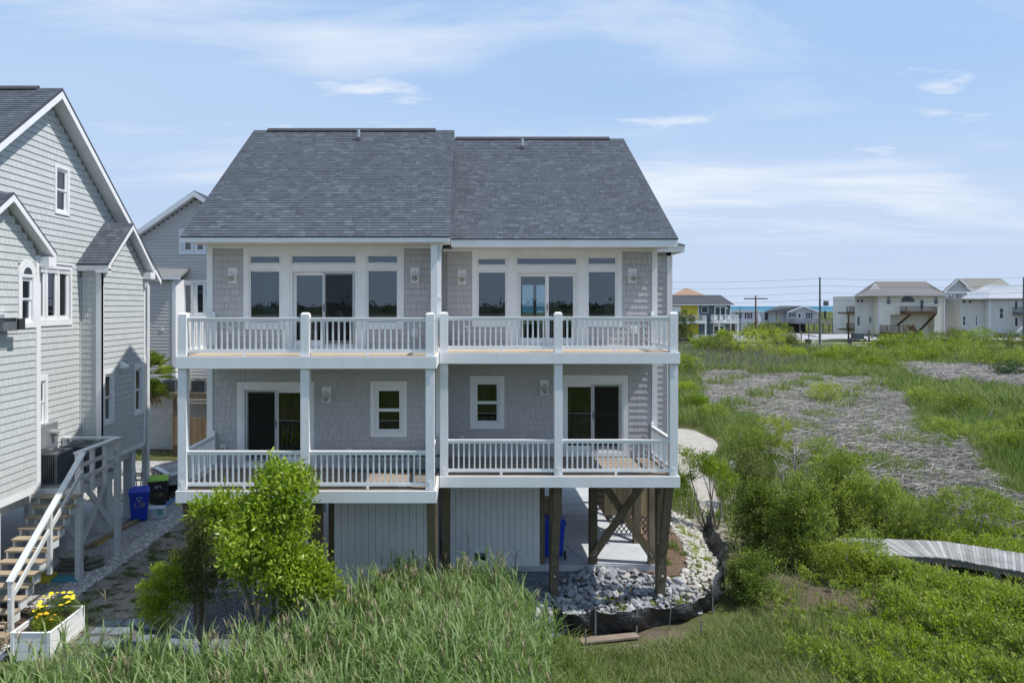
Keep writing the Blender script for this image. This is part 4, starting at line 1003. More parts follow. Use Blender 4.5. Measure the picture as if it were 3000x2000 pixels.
# --- bay with its own gable
BR = (22.24, 8.74, 23.89, 10.18, 25.54, 8.74); yE = 25.3
w3w = [(C3.y(60), C3.y(115), C3.z(85, 1310), C3.z(85, 965)), (C3.y(280), C3.y(328), C3.z(305, 1240), C3.z(305, 925))]
w3c = [(C3.y(48), C3.y(128), C3.z(85, 1335), C3.z(85, 935)), (C3.y(268), C3.y(338), C3.z(305, 1265), C3.z(305, 897))]
w3 = wall_panel('bay_wall', f1, yD, yE, ZB, 8.55, M['green_gap'], sage, w3w)
slb = (BR[3]-BR[1])/(BR[2]-BR[0])
mb = MB(f1); q = [(yD, 8.551), (yD, BR[3]-.2-slb*(BR[2]-yD)), (BR[2], BR[3]-.2), (yE, BR[3]-.2-slb*(yE-BR[2])), (yE, 8.551)]
mb.add([(p[0], 0, p[1]) for p in q]+[(p[0], -.14, p[1]) for p in q], [(0, 1, 2, 3, 4), (9, 8, 7, 6, 5)]+[(i, i+5, (i+1) % 5+5, (i+1) % 5) for i in range(5)]); mb.build('gable_wall', M['green_gap'], sage)
shakes(S2, f1, w3, yD+.03, yE-.04, ZB+.02, 10.1, holes=w3c, inside=ins(BR, yD+.03, yE-.04, .26), course=c13, seed=34)
for a, c in zip(w3w, w3c): window(sage, f1, *a, (a[0]+.09, a[1]-.09, a[2]+.09, a[3]-.09), casing=min(a[0]-c[0], c[1]-a[1]), cwt=max(.05, c[3]-a[3]), split=True)
w4 = wall_panel('bay_wall', front(yD), X2+.001, X1-.0, ZB, 8.55, M['green_gap'], sage)
shakes(S2, front(yD), w4, X2+.06, X1-.165, ZB+.02, 8.5, course=c13, seed=35, tb=.018)
MB(front(yD)).box(X1-.165, X1+.04, .001, .045, ZB-.1, 8.56).build('corner_board', M['white'], sage)
MB(f1).box(yD-.045, yD+.02, .0, .04, ZB-.1, 8.56).build('corner_board', M['white'], sage)
MB(f1).box(yE-.045, yE+.06, .0, .045, ZB-.1, 8.5).build('corner_board', M['white'], sage)
MB(f1).box(yD-.04, yE+.06, .001, .035, ZB-.10, ZB+.015).box(yD, yE, -.3, 0, ZB-.15, ZB-.002).build('skirt_board', M['white'], sage)
wall_panel('bay_wall', back(yE), -X1+.001, -X2, ZB, 8.5, M['green'], sage)
r2 = gable_roof(sage, X2-.3, -11.2, BR[0], BR[1], BR[2], BR[3], BR[4], BR[5], wt=.12, fasc=.16)
slope_shingles(G2, r2, X2, -11.2, BR[0], BR[1], BR[2], BR[3], seed=42)
MB().box(X1-.1, -11.19, 25.2, 25.56, 8.36, 8.60).build('eave_return', M['white'], sage)
MB().box(X1-.1, -11.19, 22.22, 22.40, 8.44, 8.66).build('eave_return', M['white'], sage)
MB().box(X2, -11.19, 22.235, 22.44, 8.50, 8.56).build('soffit', M['white'], sage)
yv = C3.y(178); zv = C3.z(178, 905)
mb = MB(f1); mb.add([(yv-.1, .02, zv+.12), (yv+.1, .02, zv+.12), (yv+.1, .26, zv-.03), (yv-.1, .26, zv-.03), (yv-.1, .02, zv-.12), (yv+.1, .02, zv-.12), (yv+.1, .26, zv-.07), (yv-.1, .26, zv-.07)], [(0, 1, 2, 3), (0, 3, 7, 4), (1, 5, 6, 2), (2, 6, 7, 3)]); mb.build('exhaust_hood', M['white'], sage)
# --- main roof, other walls
rm = gable_roof(sage, -21, -11.75, *MR[:6], wt=.14, fasc=.2, th=.08)
slope_shingles(G2, rm, -16.5, -11.75, *MR[:4], seed=43)
mb = MB(); mb.prism([(MR[2]-.17, MR[3]-.08), (MR[2]-.16, MR[3]-.04), (MR[2], MR[3]+.075), (MR[2]+.16, MR[3]-.04), (MR[2]+.17, MR[3]-.08)], -20.5, -12.42); mb.build('ridge_vent', M['ridge'], rm)
wall_panel('near_wall', front(14.4), -20.6, X2-.14, ZB, 8.5, M['green'], sage)
wall_panel('far_wall', back(25.3), 12.34, 20.6, ZB, 8.5, M['green'], sage)
wall_panel('rear_wall', west(-20.6), -25.1, -14.5, ZB, 8.5, M['green'], sage)
for z in (ZB-.25, 5.5): MB().box(-20.4, X2-.16, 14.6, 25.1, z, z+.22).build('floor_structure', M['interior'], sage)
MB().box(-20.4, X2-.16, 14.6, 25.1, 8.2, 8.3).build('ceiling', M['interior'], sage)
MB().box(X2-.1, X1-.16, 16.2, 19.0, ZB-.12, ZB).box(X2-.1, X1-.16, 22.6, 25.2, ZB-.12, ZB).build('floor_structure', M['offwhite'], sage)
MB().box(-15, -14.9, 14.6, 25.1, ZB, 8.19).build('partition', M['interior'], sage)
# far porch beyond the bay: posts, rails and floors
mb = MB()
for yy in (26.85,): mb.box(-12.2, -12.0, yy-.1, yy+.1, -.6, 8.4)
mb.build('porch_post', M['offwhite'], sage)
for z in (ZB, 5.55, 8.35): MB().box(-20.4, -12.05, 25.35, 26.95, z-.32 if z < 8 else z-.25, z-.02).build('porch_floor', M['offwhite'], sage)
for z in (ZB, 5.55):
    for a, b in ((z+.86, z+.92), (z+.1, z+.16)): MB().box(-12.15, -12.09, 25.36, 26.74, a, b).build('porch_rail', M['white'], sage)
    for k in range(9): MB().box(-12.14, -12.10, 25.5+k*.14, 25.54+k*.14, z+.161, z+.859).build('baluster', M['white'], sage)
# piles, beams and slab below
MB().box(-20.5, -11.7, 14.2, 27.0, -.5, -.02).build('slab', M['concrete'], sage)
def gpile(x, y, w=.3, zt=ZB-.16): return MB().box(x-w/2, x+w/2, y-w/2, y+w/2, -.5, zt).build('pile', M['offwhite'], sage, bevel=.01)
for x, y, w in ((-11.78, 17.45, .42), (-11.85, 19.6, .26), (-11.9, 21.6, .34), (-11.9, 23.4, .34), (-11.9, 25.1, .3), (-14.4, 17.4, .3), (-14.4, 20.4, .3), (-14.4, 23.5, .3), (-17, 17.4, .3), (-17, 20.4, .3), (-17, 23.5, .3)): gpile(x, y, w)
mb = MB(); mb.box(-12.0, -11.8, 14.5, 25.2, ZB-.48, ZB-.161); mb.box(-14.5, -14.3, 14.5, 25.2, ZB-.5, ZB-.26); mb.build('girder', M['offwhite'], sage)
for (a, b) in (((21.6, .25), (23.4, 2.15)), ((21.6, 2.15), (23.4, .25)), ((19.6, 2.15), (21.6, .2)), ((19.7, .2), (20.9, 2.15))):
    xx = -11.66-.06*(a[1] > 1); MB().beam((xx, a[0], a[1]), (xx, b[0], b[1]), .05, .2).build('cross_brace', M['offwhite'], sage)
# electric meter and panel on the middle wall
ym, zm_ = yx(152, X2+.2), 0
Ym = CropX(0, 1150, .2551, X2+.25)
y0, y1 = Ym.y(540), Ym.y(660); zt_, zb_ = Ym.z(600, 345), Ym.z(600, 700)
mt = MB(f2).box(y0, y1, .03, .26, zb_-.2, zt_).build('electric_panel', M['metal'], sage)
p = f2.p((y0+y1)/2, .26, zt_-.28); MB().lathe((p.x, p.y, p.z), [(.10, 0), (.10, .06), (.08, .15), (.05, .17)], 14, 'x').build('meter', M['lens'], mt)
MB().tube([f2.p((y0+y1)/2, .14, zb_-.2), f2.p((y0+y1)/2, .14, .3)], .03, 8).build('conduit', M['offwhite'], mt)
# --- landing and stair
LZ = 2.5; lx0, lx1, ly0, ly1 = X2+.05, -10.6, 19.25, 21.5
mb = MB(); mb.box(lx0, lx1, ly0, ly1, LZ-.3, LZ-.04); land = mb.build('landing', M['offwhite'], sage)
for k in range(16):
    ya = ly0+k*(ly1-ly0)/16; q = MB(); q.ct = random.random(); q.box(lx0, lx1-.0, ya+.004, ya+(ly1-ly0)/16-.004, LZ-.039, LZ); q.build('landing_board', M['grey_wood'], land)
for y, z0 in ((ly0+.06, -.6), (ly1-.06, -.6)): MB().box(lx1-.0, lx1+.16, y-.08, y+.08, z0, LZ+.90).build('landing_post', M['offwhite'], land, bevel=.006)
MB().box(lx0, lx0+.15, ly1-.14, ly1, LZ, LZ+.9).build('landing_post', M['offwhite'], land)
mb = MB()
for z, h in ((LZ+.88, .05), (LZ+.48, .10), (LZ+.14, .10)):
    mb.box(lx1+.01+(.03 if h > .06 else 0), lx1+.15-(.06 if h > .06 else 0), ly0+.145, ly1-.145, z, z+h) if h > .06 else mb.box(lx1-.02, lx1+.18, ly0-.06, ly1+.04, LZ+.901, LZ+.95)
    if h > .06: mb.box(lx0+.16, lx1-.01, ly1-.09, ly1-.04, z, z+h)
    else: mb.box(lx0, lx1-.021, ly1-.16, ly1+.04, LZ+.901, LZ+.95)
for y in (ly0+.75, ly0+1.45): mb.box(lx1+.02, lx1+.13, y-.05, y+.05, LZ-.28, LZ+.90)
mb.build('landing_rail', M['offwhite'], land)
sx0, sx1 = -11.45, -10.42; nT = 12; ytop = ly0; run = .264; ris = .196
st = MB()
for x in (sx0+.03, sx1-.03):
    for k in range(nT):
        y1_, y0_ = ytop-k*run, ytop-(k+1)*run; z = LZ-(k+1)*ris
        st.box(x-.022, x+.022, y0_+.001, y1_, z-.26, z-.041)
st = st.build('staircase', M['offwhite'], sage, kind='stuff')
for k in range(nT):
    z = LZ-(k+1)*ris; y0_ = ytop-(k+1)*run; q = MB(); q.ct = random.random(); q.box(sx0-.02, sx1+.02, y0_-.03, y0_+run-.02, z-.04, z); q.build('tread', M['tread'], st)
    q = MB(); q.ct = .3; q.box(sx0+.055, sx1-.055, y0_+run-.06, y0_+run-.03, z-.10, z-.041) ; q.build('riser_strip', M['brace'], st)
zb3 = LZ-nT*ris
mb = MB()
top, bot = (sx1+.05, ytop-.02, LZ+.93), (sx1+.05, ytop-nT*run+.05, zb3+.98)
mb.beam(top, bot, .16, .045)
mb.beam((sx1+.05, ytop-.02, LZ+.45), (sx1+.05, ytop-nT*run+.05, zb3+.55), .045, .11)
for t, e in ((.5, .5), (.985, .98)): 
    y = ytop+(bot[1]-ytop)*t; z = top[2]+(bot[2]-top[2])*t; mb.box(sx1+.005, sx1+.10, y-.05, y+.05, z-1.55 if t < .9 else -.5, z-.02)
mb.build('stair_handrail', M['offwhite'], st)
MB().box(sx0-.2, sx1+.2, ytop-nT*run-.35, ytop-nT*run-.05, -.12, .06).build('stair_pad', M['tread'], st)
S2.finish(); G2.finish()

# ------------------------------------------------------------------ air conditioners on the landing
def ac_unit(x, y, z, s=.80, h=.85, label='', name='air_conditioner'):
    t = thing(name, (x, y, z), label, 'air conditioner', 'air conditioning units')
    a = s/2; mb = MB(); mb.box(x-a, x+a, y-a, y+a, z, z+.05); mb.box(x-a, x+a, y-a, y+a, z+h-.06, z+h)
    for sx in (-1, 1):
        for sy in (-1, 1): mb.box(x+sx*a-.035*(sx > 0), x+sx*a+.035*(sx < 0), y+sy*a-.035*(sy > 0), y+sy*a+.035*(sy < 0), z+.051, z+h-.061)
    mb.build('cabinet', M['acgrey'], t)
    MB().box(x-a+.05, x+a-.05, y-a+.05, y+a-.05, z+.051, z+h-.061).build('coil', M['dark'], t)
    n = 13; mb = MB()
    for i in range(n):
        p = -a+.06+(s-.12)*i/(n-1)
        mb.box(x+p-.006, x+p+.006, y-a-.002, y-a+.02, z+.06, z+h-.07); mb.box(x+a-.02, x+a+.002, y+p-.006, y+p+.006, z+.06, z+h-.07)
    mb.build('louvre', M['acgrey'], t)
    MB().lathe((x, y, z+h), [(a*.86, 0), (a*.86, .012), (a*.80, .03), (a*.78, .03)], 24).build('fan_guard', M['dark'], t)
    mb = MB(); 
    for k in range(6): mb.beam((x, y, z+h+.038), (x+a*.8*math.cos(k*1.047), y+a*.8*math.sin(k*1.047), z+h+.034), .012, .008)
    mb.lathe((x, y, z+h+.03), [(.09, 0), (.08, .03)], 12); mb.build('fan_grille', M['acgrey'], t)
    return t
ac_unit(-11.6, 19.82, LZ, .82, .86, 'grey air conditioner at the head of the wooden stairs beside the green house')
ac_unit(-11.35, 20.95, LZ, .82, .86, 'air conditioner at the far end of the raised white landing')
# ------------------------------------------------------------------ beige house between the two
bei = thing('beige_house', (-13, 37, 0), 'beige house with a low gable in the gap between the grey and green houses', 'house')
YB_ = 36.3; D1 = Crop(0, 200, .4464, YB_); D2 = Crop(0, 800, .3507, YB_); D2b = Crop(0, 800, .3507, 35.3)
fb = front(YB_); pkx, pkz = PX(576, YB_), PZ(569, YB_); slb_ = .70; hw = 5.2
SB = Pieces('siding_course', bei, M['beige'])
tr1 = (PX(533, YB_), PX(640, YB_), PZ(738, YB_), PZ(678, YB_)); tr2 = (PX(533, YB_), PX(640, YB_), PZ(922, YB_), PZ(828, YB_))
wb = wall_panel('front_wall', fb, pkx-hw, pkx+hw, -.3, pkz-slb_*hw, M['beige_gap'], bei, [tr1, tr2])
q = [(pkx-hw, pkz-slb_*hw+.001), (pkx, pkz-.08), (pkx+hw, pkz-slb_*hw+.001)]
MB(fb).add([(p[0], 0, p[1]) for p in q]+[(p[0], -.14, p[1]) for p in q], [(0, 1, 2), (5, 4, 3), (0, 3, 4, 1), (1, 4, 5, 2), (2, 5, 3, 0)]).build('gable_wall', M['beige_gap'], bei)
def ins_x(z0, z1):
    lim = min(hw, (pkz-.15-z1)/slb_); return [(pkx-lim, min(pkx+lim, -10.6))] if lim > .1 else []
shakes(SB, fb, wb, 0, 0, .1, pkz-.3, holes=[(tr1[0]-.15, 99, tr1[2]-.15, tr1[3]+.15), (tr2[0]-.15, 99, tr2[2]-.15, tr2[3]+.15)], inside=ins_x, course=.165, wid=(3.0, 3.6), seed=51)
for t in (tr1, tr2):
    w_ = (t[1]-t[0])/3
    mb = MB(fb); mb.ring(t[0]-.14, t[1]+.14, t[2]-.14, t[3]+.14, .139, 0, .05); mb.build('window_casing', M['white'], bei)
    for i in range(3):
        a, b = t[0]+i*w_+.01, t[0]+(i+1)*w_-.01; window(bei, fb, a, b, t[2], t[3], (a+.16, b-.16, t[2]+.12, t[3]-.12), mat='glass')
# bump-out with shed roof
bx0, bx1 = PX(420, 35.3), PX(514, 35.3); bz0, bz1 = PZ(1142, 35.3), PZ(818, 35.3)
fb2 = front(35.3)
wb2 = MB().box(bx0, bx1, 35.3, YB_-.001, bz0, bz1).build('bump_out', M['beige_gap'], bei)
shakes(SB, fb2, wb2, bx0, bx1-.14, bz0+.02, bz1-.04, course=.165, wid=(3, 3.5), seed=52)
MB(fb2).box(bx1-.15, bx1+.03, 0, .05, bz0, bz1).box(bx1-.05, bx1+.035, -1, -.001, bz0, bz1).build('corner_board', M['white'], bei)
mb = MB(); mb.prism([(35.1, bz1+.02), (35.1, bz1+.12), (YB_-.01, bz1+.62), (YB_-.01, bz1+.50)], bx0, bx1+.3); mb.build('shed_roof', M['shingle_l'], bei)
MB().box(bx0, bx1+.32, 35.05, 35.099, bz1-.02, bz1+.11).build('fascia', M['white'], bei)
MB(fb2).box(PX(472, 35.3), PX(481, 35.3), 0, .05, PZ(969, 35.3), PZ(960, 35.3)).build('wall_vent', M['white'], bei)
v = (PX(472, YB_), PX(496, YB_), PZ(1306, YB_), PZ(1277, YB_))
lv = MB(fb).ring(*v, .05, 0, .05).build('louvre_vent', M['offwhite'], bei)
for k in range(8): 
    z = v[2]+.06+k*(v[3]-v[2]-.1)/8; MB(fb).box(v[0]+.05, v[1]-.05, .01, .035, z, z+.03).build('vent_slat', M['offwhite'], lv)
# roof with ridge running away from the camera
mb = MB(); zt = pkz+.14; e = hw+.45
for s in (-1, 1):
    b = len(mb.v); mb.add([(pkx, YB_-.35, zt), (pkx+s*e, YB_-.35, zt-slb_*e), (pkx+s*e, YB_+9, zt-slb_*e), (pkx, YB_+9, zt), (pkx, YB_-.35, zt-.1), (pkx+s*e, YB_-.35, zt-slb_*e-.1), (pkx+s*e, YB_+9, zt-slb_*e-.1), (pkx, YB_+9, zt-.1)], [(0, 1, 2, 3), (4, 5, 6, 7), (0, 1, 5, 4), (1, 2, 6, 5), (2, 3, 7, 6)])
mb.build('roof', M['shingle'], bei)
for s in (-1, 1):
    mb = MB(); mb.add([(pkx, YB_-.39, zt-.03), (pkx+s*e, YB_-.39, zt-slb_*e-.03), (pkx+s*e, YB_-.39, zt-slb_*e-.26), (pkx, YB_-.39, zt-.30), (pkx, YB_-.01, zt-.105), (pkx+s*e, YB_-.01, zt-slb_*e-.105), (pkx+s*e, YB_-.01, zt-slb_*e-.26), (pkx, YB_-.01, zt-.30)], [(0, 1, 2, 3), (2, 3, 7, 6), (0, 1, 5, 4), (1, 2, 6, 5)]); mb.build('rake_board', M['white'], bei)
MB().box(pkx-hw, pkx-hw+.14, YB_+.14, YB_+9, -.3, zt-slb_*hw-.2).box(pkx+hw-.14, pkx+hw, YB_+.14, YB_+9, -.3, zt-slb_*hw-.2).box(pkx-hw, pkx+hw, YB_+9.001, YB_+9.1, -.3, zt-slb_*hw-.2).build('side_wall', M['beige'], bei)
MB().box(pkx-hw+.2, pkx+hw-.2, YB_+2, YB_+2.1, 0, zt-4).build('partition', M['interior'], bei)
SB.finish()
ax0, ax1 = PX(505, 34.9), PX(640, 34.9); az = PZ(1150, 34.9)
pf = thing('equipment_platform', (ax0, 35, 0), 'weathered timber platform carrying air conditioners against the beige house', 'platform')
MB().box(ax0, ax1, 34.7, 36.2, az-.24, az).build('platform_deck', M['brace'], pf)
for x in (ax0+.15, ax1-.2): MB().box(x-.07, x+.07, 34.75, 34.89, -.3, az-.241).build('leg', M['brace'], pf)
ac_unit(PX(588, 35.2), 35.2, az, .72, .62, 'dark air conditioner on the timber platform of the beige house')
ac_unit(PX(518, 35.2)-.3, 35.3, az, .62, .62, 'air conditioner half hidden behind the white corner of the beige house')
fe = thing('wooden_fence', (PX(505, 34.6), 34.6, 0), 'brown dog eared board fence standing in front of the beige house', 'fence')
x = PX(504, 34.6); z0_, z1_ = PZ(1304, 34.6), PZ(1223, 34.6)
MB().box(x, x+3.4, 34.66, 34.70, z0_+.2, z0_+.3).box(x, x+3.4, 34.66, 34.70, z1_-.35, z1_-.25).build('fence_rail', M['fence'], fe)
for xx in (x+.15, x+2.2): MB().box(xx-.05, xx+.05, 34.70, 34.80, -.4, z1_-.1).build('fence_post', M['fence'], fe)
for k in range(24):
    xx = x+k*.142; mb = MB(); mb.ct = random.random(); zz = z1_+random.uniform(-.01, .02)
    mb.prism([(xx, z0_), (xx+.137, z0_), (xx+.137, zz-.04), (xx+.10, zz), (xx+.035, zz), (xx, zz-.04)], 34.63, 34.655, 'y'); mb.build('fence_board', M['fence'], fe)

# ------------------------------------------------------------------ distant houses on the right
def lap_mat(name, col, course=.2, dark=.72):
    m, nt, b = _nodes(name); tc = nt.nodes.new('ShaderNodeTexCoord'); sp = nt.nodes.new('ShaderNodeSeparateXYZ'); nt.links.new(tc.outputs['Object'], sp.inputs[0])
    f = mth(nt, 'FRACT', mth(nt, 'DIVIDE', sp.outputs[2], course)); e = mapr(nt, f, .0, .16, dark, 1.0)
    n = noise(nt, .5, 5, .6, scl=(1, 1, .4)); c = ramp(nt, n, [(.35, tuple(x*.88 for x in col)), (.65, col)])
    c = mixc(nt, 1.0, c, e, 'MULTIPLY'); nt.links.new(c, b.inputs['Base Color']); b.inputs['Roughness'].default_value = .6
    bump(nt, b, f, .5, .02); return m
M['lap_cream'] = lap_mat('cream_lap_siding', (.84, .81, .70), .24, .84)
M['lap_grey'] = lap_mat('grey_lap_siding', (.50, .49, .48), .24)
M['lap_pale'] = lap_mat('pale_grey_lap_siding', (.66, .65, .62), .24, .84)
M['lap_navy'] = lap_mat('slate_blue_lap_siding', (.085, .115, .15), .24)
M['lap_yel'] = lap_mat('yellow_lap_siding', (.50, .43, .03), .24)
M['lap_blue'] = lap_mat('pale_blue_grey_siding', (.52, .54, .60), .24)
M['roof_d'] = solid('dark_shingle_roof', (.055, .06, .072), .9, var=.15, scale=2)
M['roof_b'] = solid('brown_grey_shingle_roof', (.15, .14, .14), .9, var=.15, scale=2)
M['roof_tan'] = solid('tan_shingle_roof', (.32, .20, .13), .9, var=.12, scale=2)
M['roof_g'] = solid('green_grey_shingle_roof', (.20, .20, .18), .9, var=.12, scale=2)
M['win'] = solid('distant_window_glass', (.05, .06, .07), .1)
M['shutter'] = solid('dark_shutter', (.03, .035, .045), .6)
M['shutter_r'] = solid('maroon_shutter', (.08, .02, .025), .6)
M['vinyl'] = solid('white_vinyl', (.72, .73, .75), .5)
M['aluroof'] = None
def rib_mat():
    m, nt, b = _nodes('ribbed_metal_roof'); tc = nt.nodes.new('ShaderNodeTexCoord'); sp = nt.nodes.new('ShaderNodeSeparateXYZ'); nt.links.new(tc.outputs['Object'], sp.inputs[0])
    f = mth(nt, 'FRACT', mth(nt, 'DIVIDE', sp.outputs[0], .75)); e = mapr(nt, f, .0, .14, .62, 1.0)
    c = mixc(nt, 1.0, (.36, .38, .41), e, 'MULTIPLY'); nt.links.new(c, b.inputs['Base Color']); b.inputs['Roughness'].default_value = .4; b.inputs['Metallic'].default_value = .25; bump(nt, b, f, .4, .03); return m
M['aluroof'] = rib_mat()
M['gable_shade'] = solid('shaded_gable_siding', (.26, .26, .26), .7)  # gable end darkened: the shade on that side is put into the colour
class Far:
    """a distant building measured on one depth plane; u,v are photo points"""
    def __init__(s, root, Y, ox, oy, k): s.root, s.Y, s.c = root, Y, Crop(ox, oy, k, Y)
    def box(s, name, mat, x0, x1, y0, y1, d0=0, d1=6, parent=None):
        X0, X1, Z1, Z0 = s.c.x(x0), s.c.x(x1), s.c.z(y0), s.c.z(y1)
        return MB().box(X0, X1, s.Y+d0, s.Y+d1, Z0, Z1).build(name, M[mat] if isinstance(mat, str) else mat, parent or s.root)
    def win(s, x0, x1, y0, y1, shutters=None, split=True, d=0, arch=False, name='window', frame='vinyl'):
        X0, X1, Z1, Z0 = s.c.x(x0), s.c.x(x1), s.c.z(y0), s.c.z(y1); Y = s.Y+d; fw = .09
        w = MB(front(Y)).ring(X0, X1, Z0, Z1, fw, .0, .06).build(name, M[frame], s.root)
        MB(front(Y)).box(X0+fw, X1-fw, .005, .02, Z0+fw, Z1-fw).build('pane', M['win'], w)
        if split: MB(front(Y)).box(X0+fw, X1-fw, .021, .05, (Z0+Z1)/2-.04, (Z0+Z1)/2+.04).build('sash_rail', M[frame], w)
        if shutters:
            sw = (X1-X0)*.38
            for a in (X0-sw-.02, X1+.02): MB(front(Y)).box(a, a+sw, .0, .05, Z0, Z1).build('shutter', M[shutters], w)
        if arch:
            cx, r = (X0+X1)/2, (X1-X0)/2; n = 8
            for rr_, dd, mm, nm in ((r, .05, frame, 'arch_frame'), (r-.1, .06, 'win', 'pane')):
                mb = MB(front(Y)); vs = [(cx+rr_*math.cos(math.pi*i/n), t, Z1+.12+rr_*.9*math.sin(math.pi*i/n)) for t in (0, dd) for i in range(n+1)]
                m_ = n+1; mb.add(vs, [tuple(range(m_)), tuple(range(2*m_-1, m_-1, -1))]+[(i, i+m_, (i+1) % m_+m_, (i+1) % m_) for i in range(m_)]); mb.build(nm, M[mm], w)
        return w
    def door(s, x0, x1, y0, y1, double=False, d=0):
        X0, X1, Z1, Z0 = s.c.x(x0), s.c.x(x1), s.c.z(y0), s.c.z(y1); Y = s.Y+d
        w = MB(front(Y)).ring(X0, X1, Z0, Z1, .12, 0, .06, wb=.05).build('door', M['vinyl'], s.root); n = 2 if double else 1; ww = (X1-X0-.24)/n
        for i in range(n):
            a = X0+.12+i*ww; MB(front(Y)).box(a, a+ww, .005, .03, Z0+.05, Z1-.12).build('door_leaf', M['vinyl'], w); MB(front(Y)).box(a+.1, a+ww-.1, .031, .04, Z0+.3, Z1-.25).build('pane', M['win'], w)
    def rail(s, x0, x1, y0, y1, d=-2, mat='vinyl', name='balcony_rail', nb=None, sides=True):
        X0, X1, Z1, Z0 = s.c.x(x0), s.c.x(x1), s.c.z(y0), s.c.z(y1); Y = s.Y+d; mb = MB()
        mb.box(X0, X1, Y, Y+.08, Z1-.09, Z1); mb.box(X0, X1, Y, Y+.08, Z0+.05, Z0+.13)
        for x in (X0, (X0+X1)/2, X1-.12): mb.box(x, x+.12, Y-.01, Y+.1, Z0, Z1+.05)
        if sides:
            for x in (X0, X1-.08): mb.box(x, x+.07, Y+.1, s.Y-.01, Z1-.09, Z1); mb.box(x, x+.07, Y+.1, s.Y-.01, Z0+.05, Z0+.13)
        r = mb.build(name, M[mat], s.root); n = nb or int((X1-X0)/.24); mb = MB()
        for i in range(n): x = X0+.12+(X1-X0-.24)*i/n; mb.box(x, x+.06, Y+.02, Y+.06, Z0+.131, Z1-.091)
        if sides:
            for i in range(int(-d/.24)): yy = Y+.12+i*.24; mb.box(X0+.02, X0+.06, yy, yy+.06, Z0+.131, Z1-.091); mb.box(X1-.06, X1-.02, yy, yy+.06, Z0+.131, Z1-.091)
        mb.build('baluster', M[mat], r, kind='stuff'); return r
    def poly(s, name, mat, pts, parent=None):
        """roof from points (a, b, depth) and faces"""
        vs, fs = pts; return MB().add([(PX(s.c.ox+a*s.c.k, s.Y+d), s.Y+d, PZ(s.c.oy+b*s.c.k, s.Y+d)) for a, b, d in vs], fs).build(name, M[mat], parent or s.root)
# slate blue and yellow duplex
h = thing('duplex_house', (20, 148, 0), 'slate blue and yellow duplex with white balconies beyond the marsh', 'house')
Z = Far(h, 148, 1950, 780, .23384)
Z.box('wall', 'lap_yel', 0, 412, 487, 900, 0, 8); Z.box('wall', 'lap_navy', 412.5, 808, 487, 900, 0, 8)
Z.box('corner_board', 'vinyl', 805, 817, 487, 880, -.1, .2); Z.box('corner_board', 'vinyl', 405, 416, 492, 612, -.08, .0)
Z.box('fascia', 'vinyl', -60, 845, 478, 488, -.9, -.78)
MB().add([(Z.c.x(-80), 147.2, Z.c.z(481)), (Z.c.x(850), 147.2, Z.c.z(481)), (PX(2111, 152), 152, PZ(864, 152)), (PX(1931, 152), 152, PZ(864, 152)), (Z.c.x(850), 157, Z.c.z(481)), (Z.c.x(-80), 157, Z.c.z(481))], [(0, 1, 2, 3), (1, 4, 2), (3, 2, 4, 5)]).build('roof', M['roof_d'], h)
Z.box('louvre_panel', 'vinyl', 80, 187, 500, 612, -.06, .0)
Z.win(448, 532, 500, 583, split=False); Z.door(612, 757, 498, 690, True); Z.door(595, 740, 733, 860, True)
for a in ((140, 467, 612, 688), (560, 865, 605, 683)): Z.rail(*a, d=-2.2)
for a, b in ((140, 467), (560, 865)): Z.box('balcony_floor', 'vinyl', a-4, b+4, 688, 714, -2.3, -.0)
for a in (450, 618, 848): Z.box('balcony_post', 'vinyl', a, a+17, 714, 860, -2.2, -2.0)
for a in ((325, 467, 852, 930), (555, 850, 845, 925)): Z.rail(*a, d=-3.2)
Z.box('lower_deck', 'vinyl', 320, 850, 930, 945, -3.3, 0); Z.box('wall_lamp', 'vinyl', 757, 777, 515, 535, -.15, 0)
for a, b in ((250, 415), (342, 447)): Z.box('vent_pipe', 'metal', a-4, a+4, b-12, b+14, 1.3, 1.4)
for x_, lab in ((610, 'white plastic chair at the left end of the slate blue balcony'), (678, 'white plastic chair with a round back in the middle of the slate blue balcony'), (775, 'small white plastic seat at the right end of the slate blue balcony')):
    X = Z.c.x(x_); zf_ = Z.c.z(690); t = thing('patio_chair', (X, 146.8, zf_), lab, 'chair', 'white chairs on the balcony')
    MB().box(X-.3, X+.3, 146.5, 147.1, zf_+.42, zf_+.48).build('seat', M['vinyl'], t)
    mb = MB(); mb.prism([(X-.3, zf_+.49), (X+.3, zf_+.49), (X+.34, zf_+1.0), (X+.2, zf_+1.25), (X-.2, zf_+1.25), (X-.34, zf_+1.0)], 147.1, 147.16, 'y'); mb.build('backrest', M['vinyl'], t)
    for sx in (-.27, .27):
        for sy in (146.53, 147.03): MB().box(X+sx-.03, X+sx+.03, sy, sy+.06, zf_, zf_+.419).build('leg', M['vinyl'], t)
h = thing('house', (20, 172, 0), 'house with a tan hipped roof showing above the slate blue and yellow duplex', 'house')
Z = Far(h, 172, 1950, 780, .23384)
Z.box('wall', 'lap_pale', 60, 450, 356, 760, 2, 12)
Z.poly('roof', 'roof_tan', ([(-60, 430, 0), (560, 385, 0), (258, 268, 6), (-60, 430, 12), (560, 385, 12)], [(0, 1, 2), (1, 4, 2), (4, 3, 2), (3, 0, 2)]))
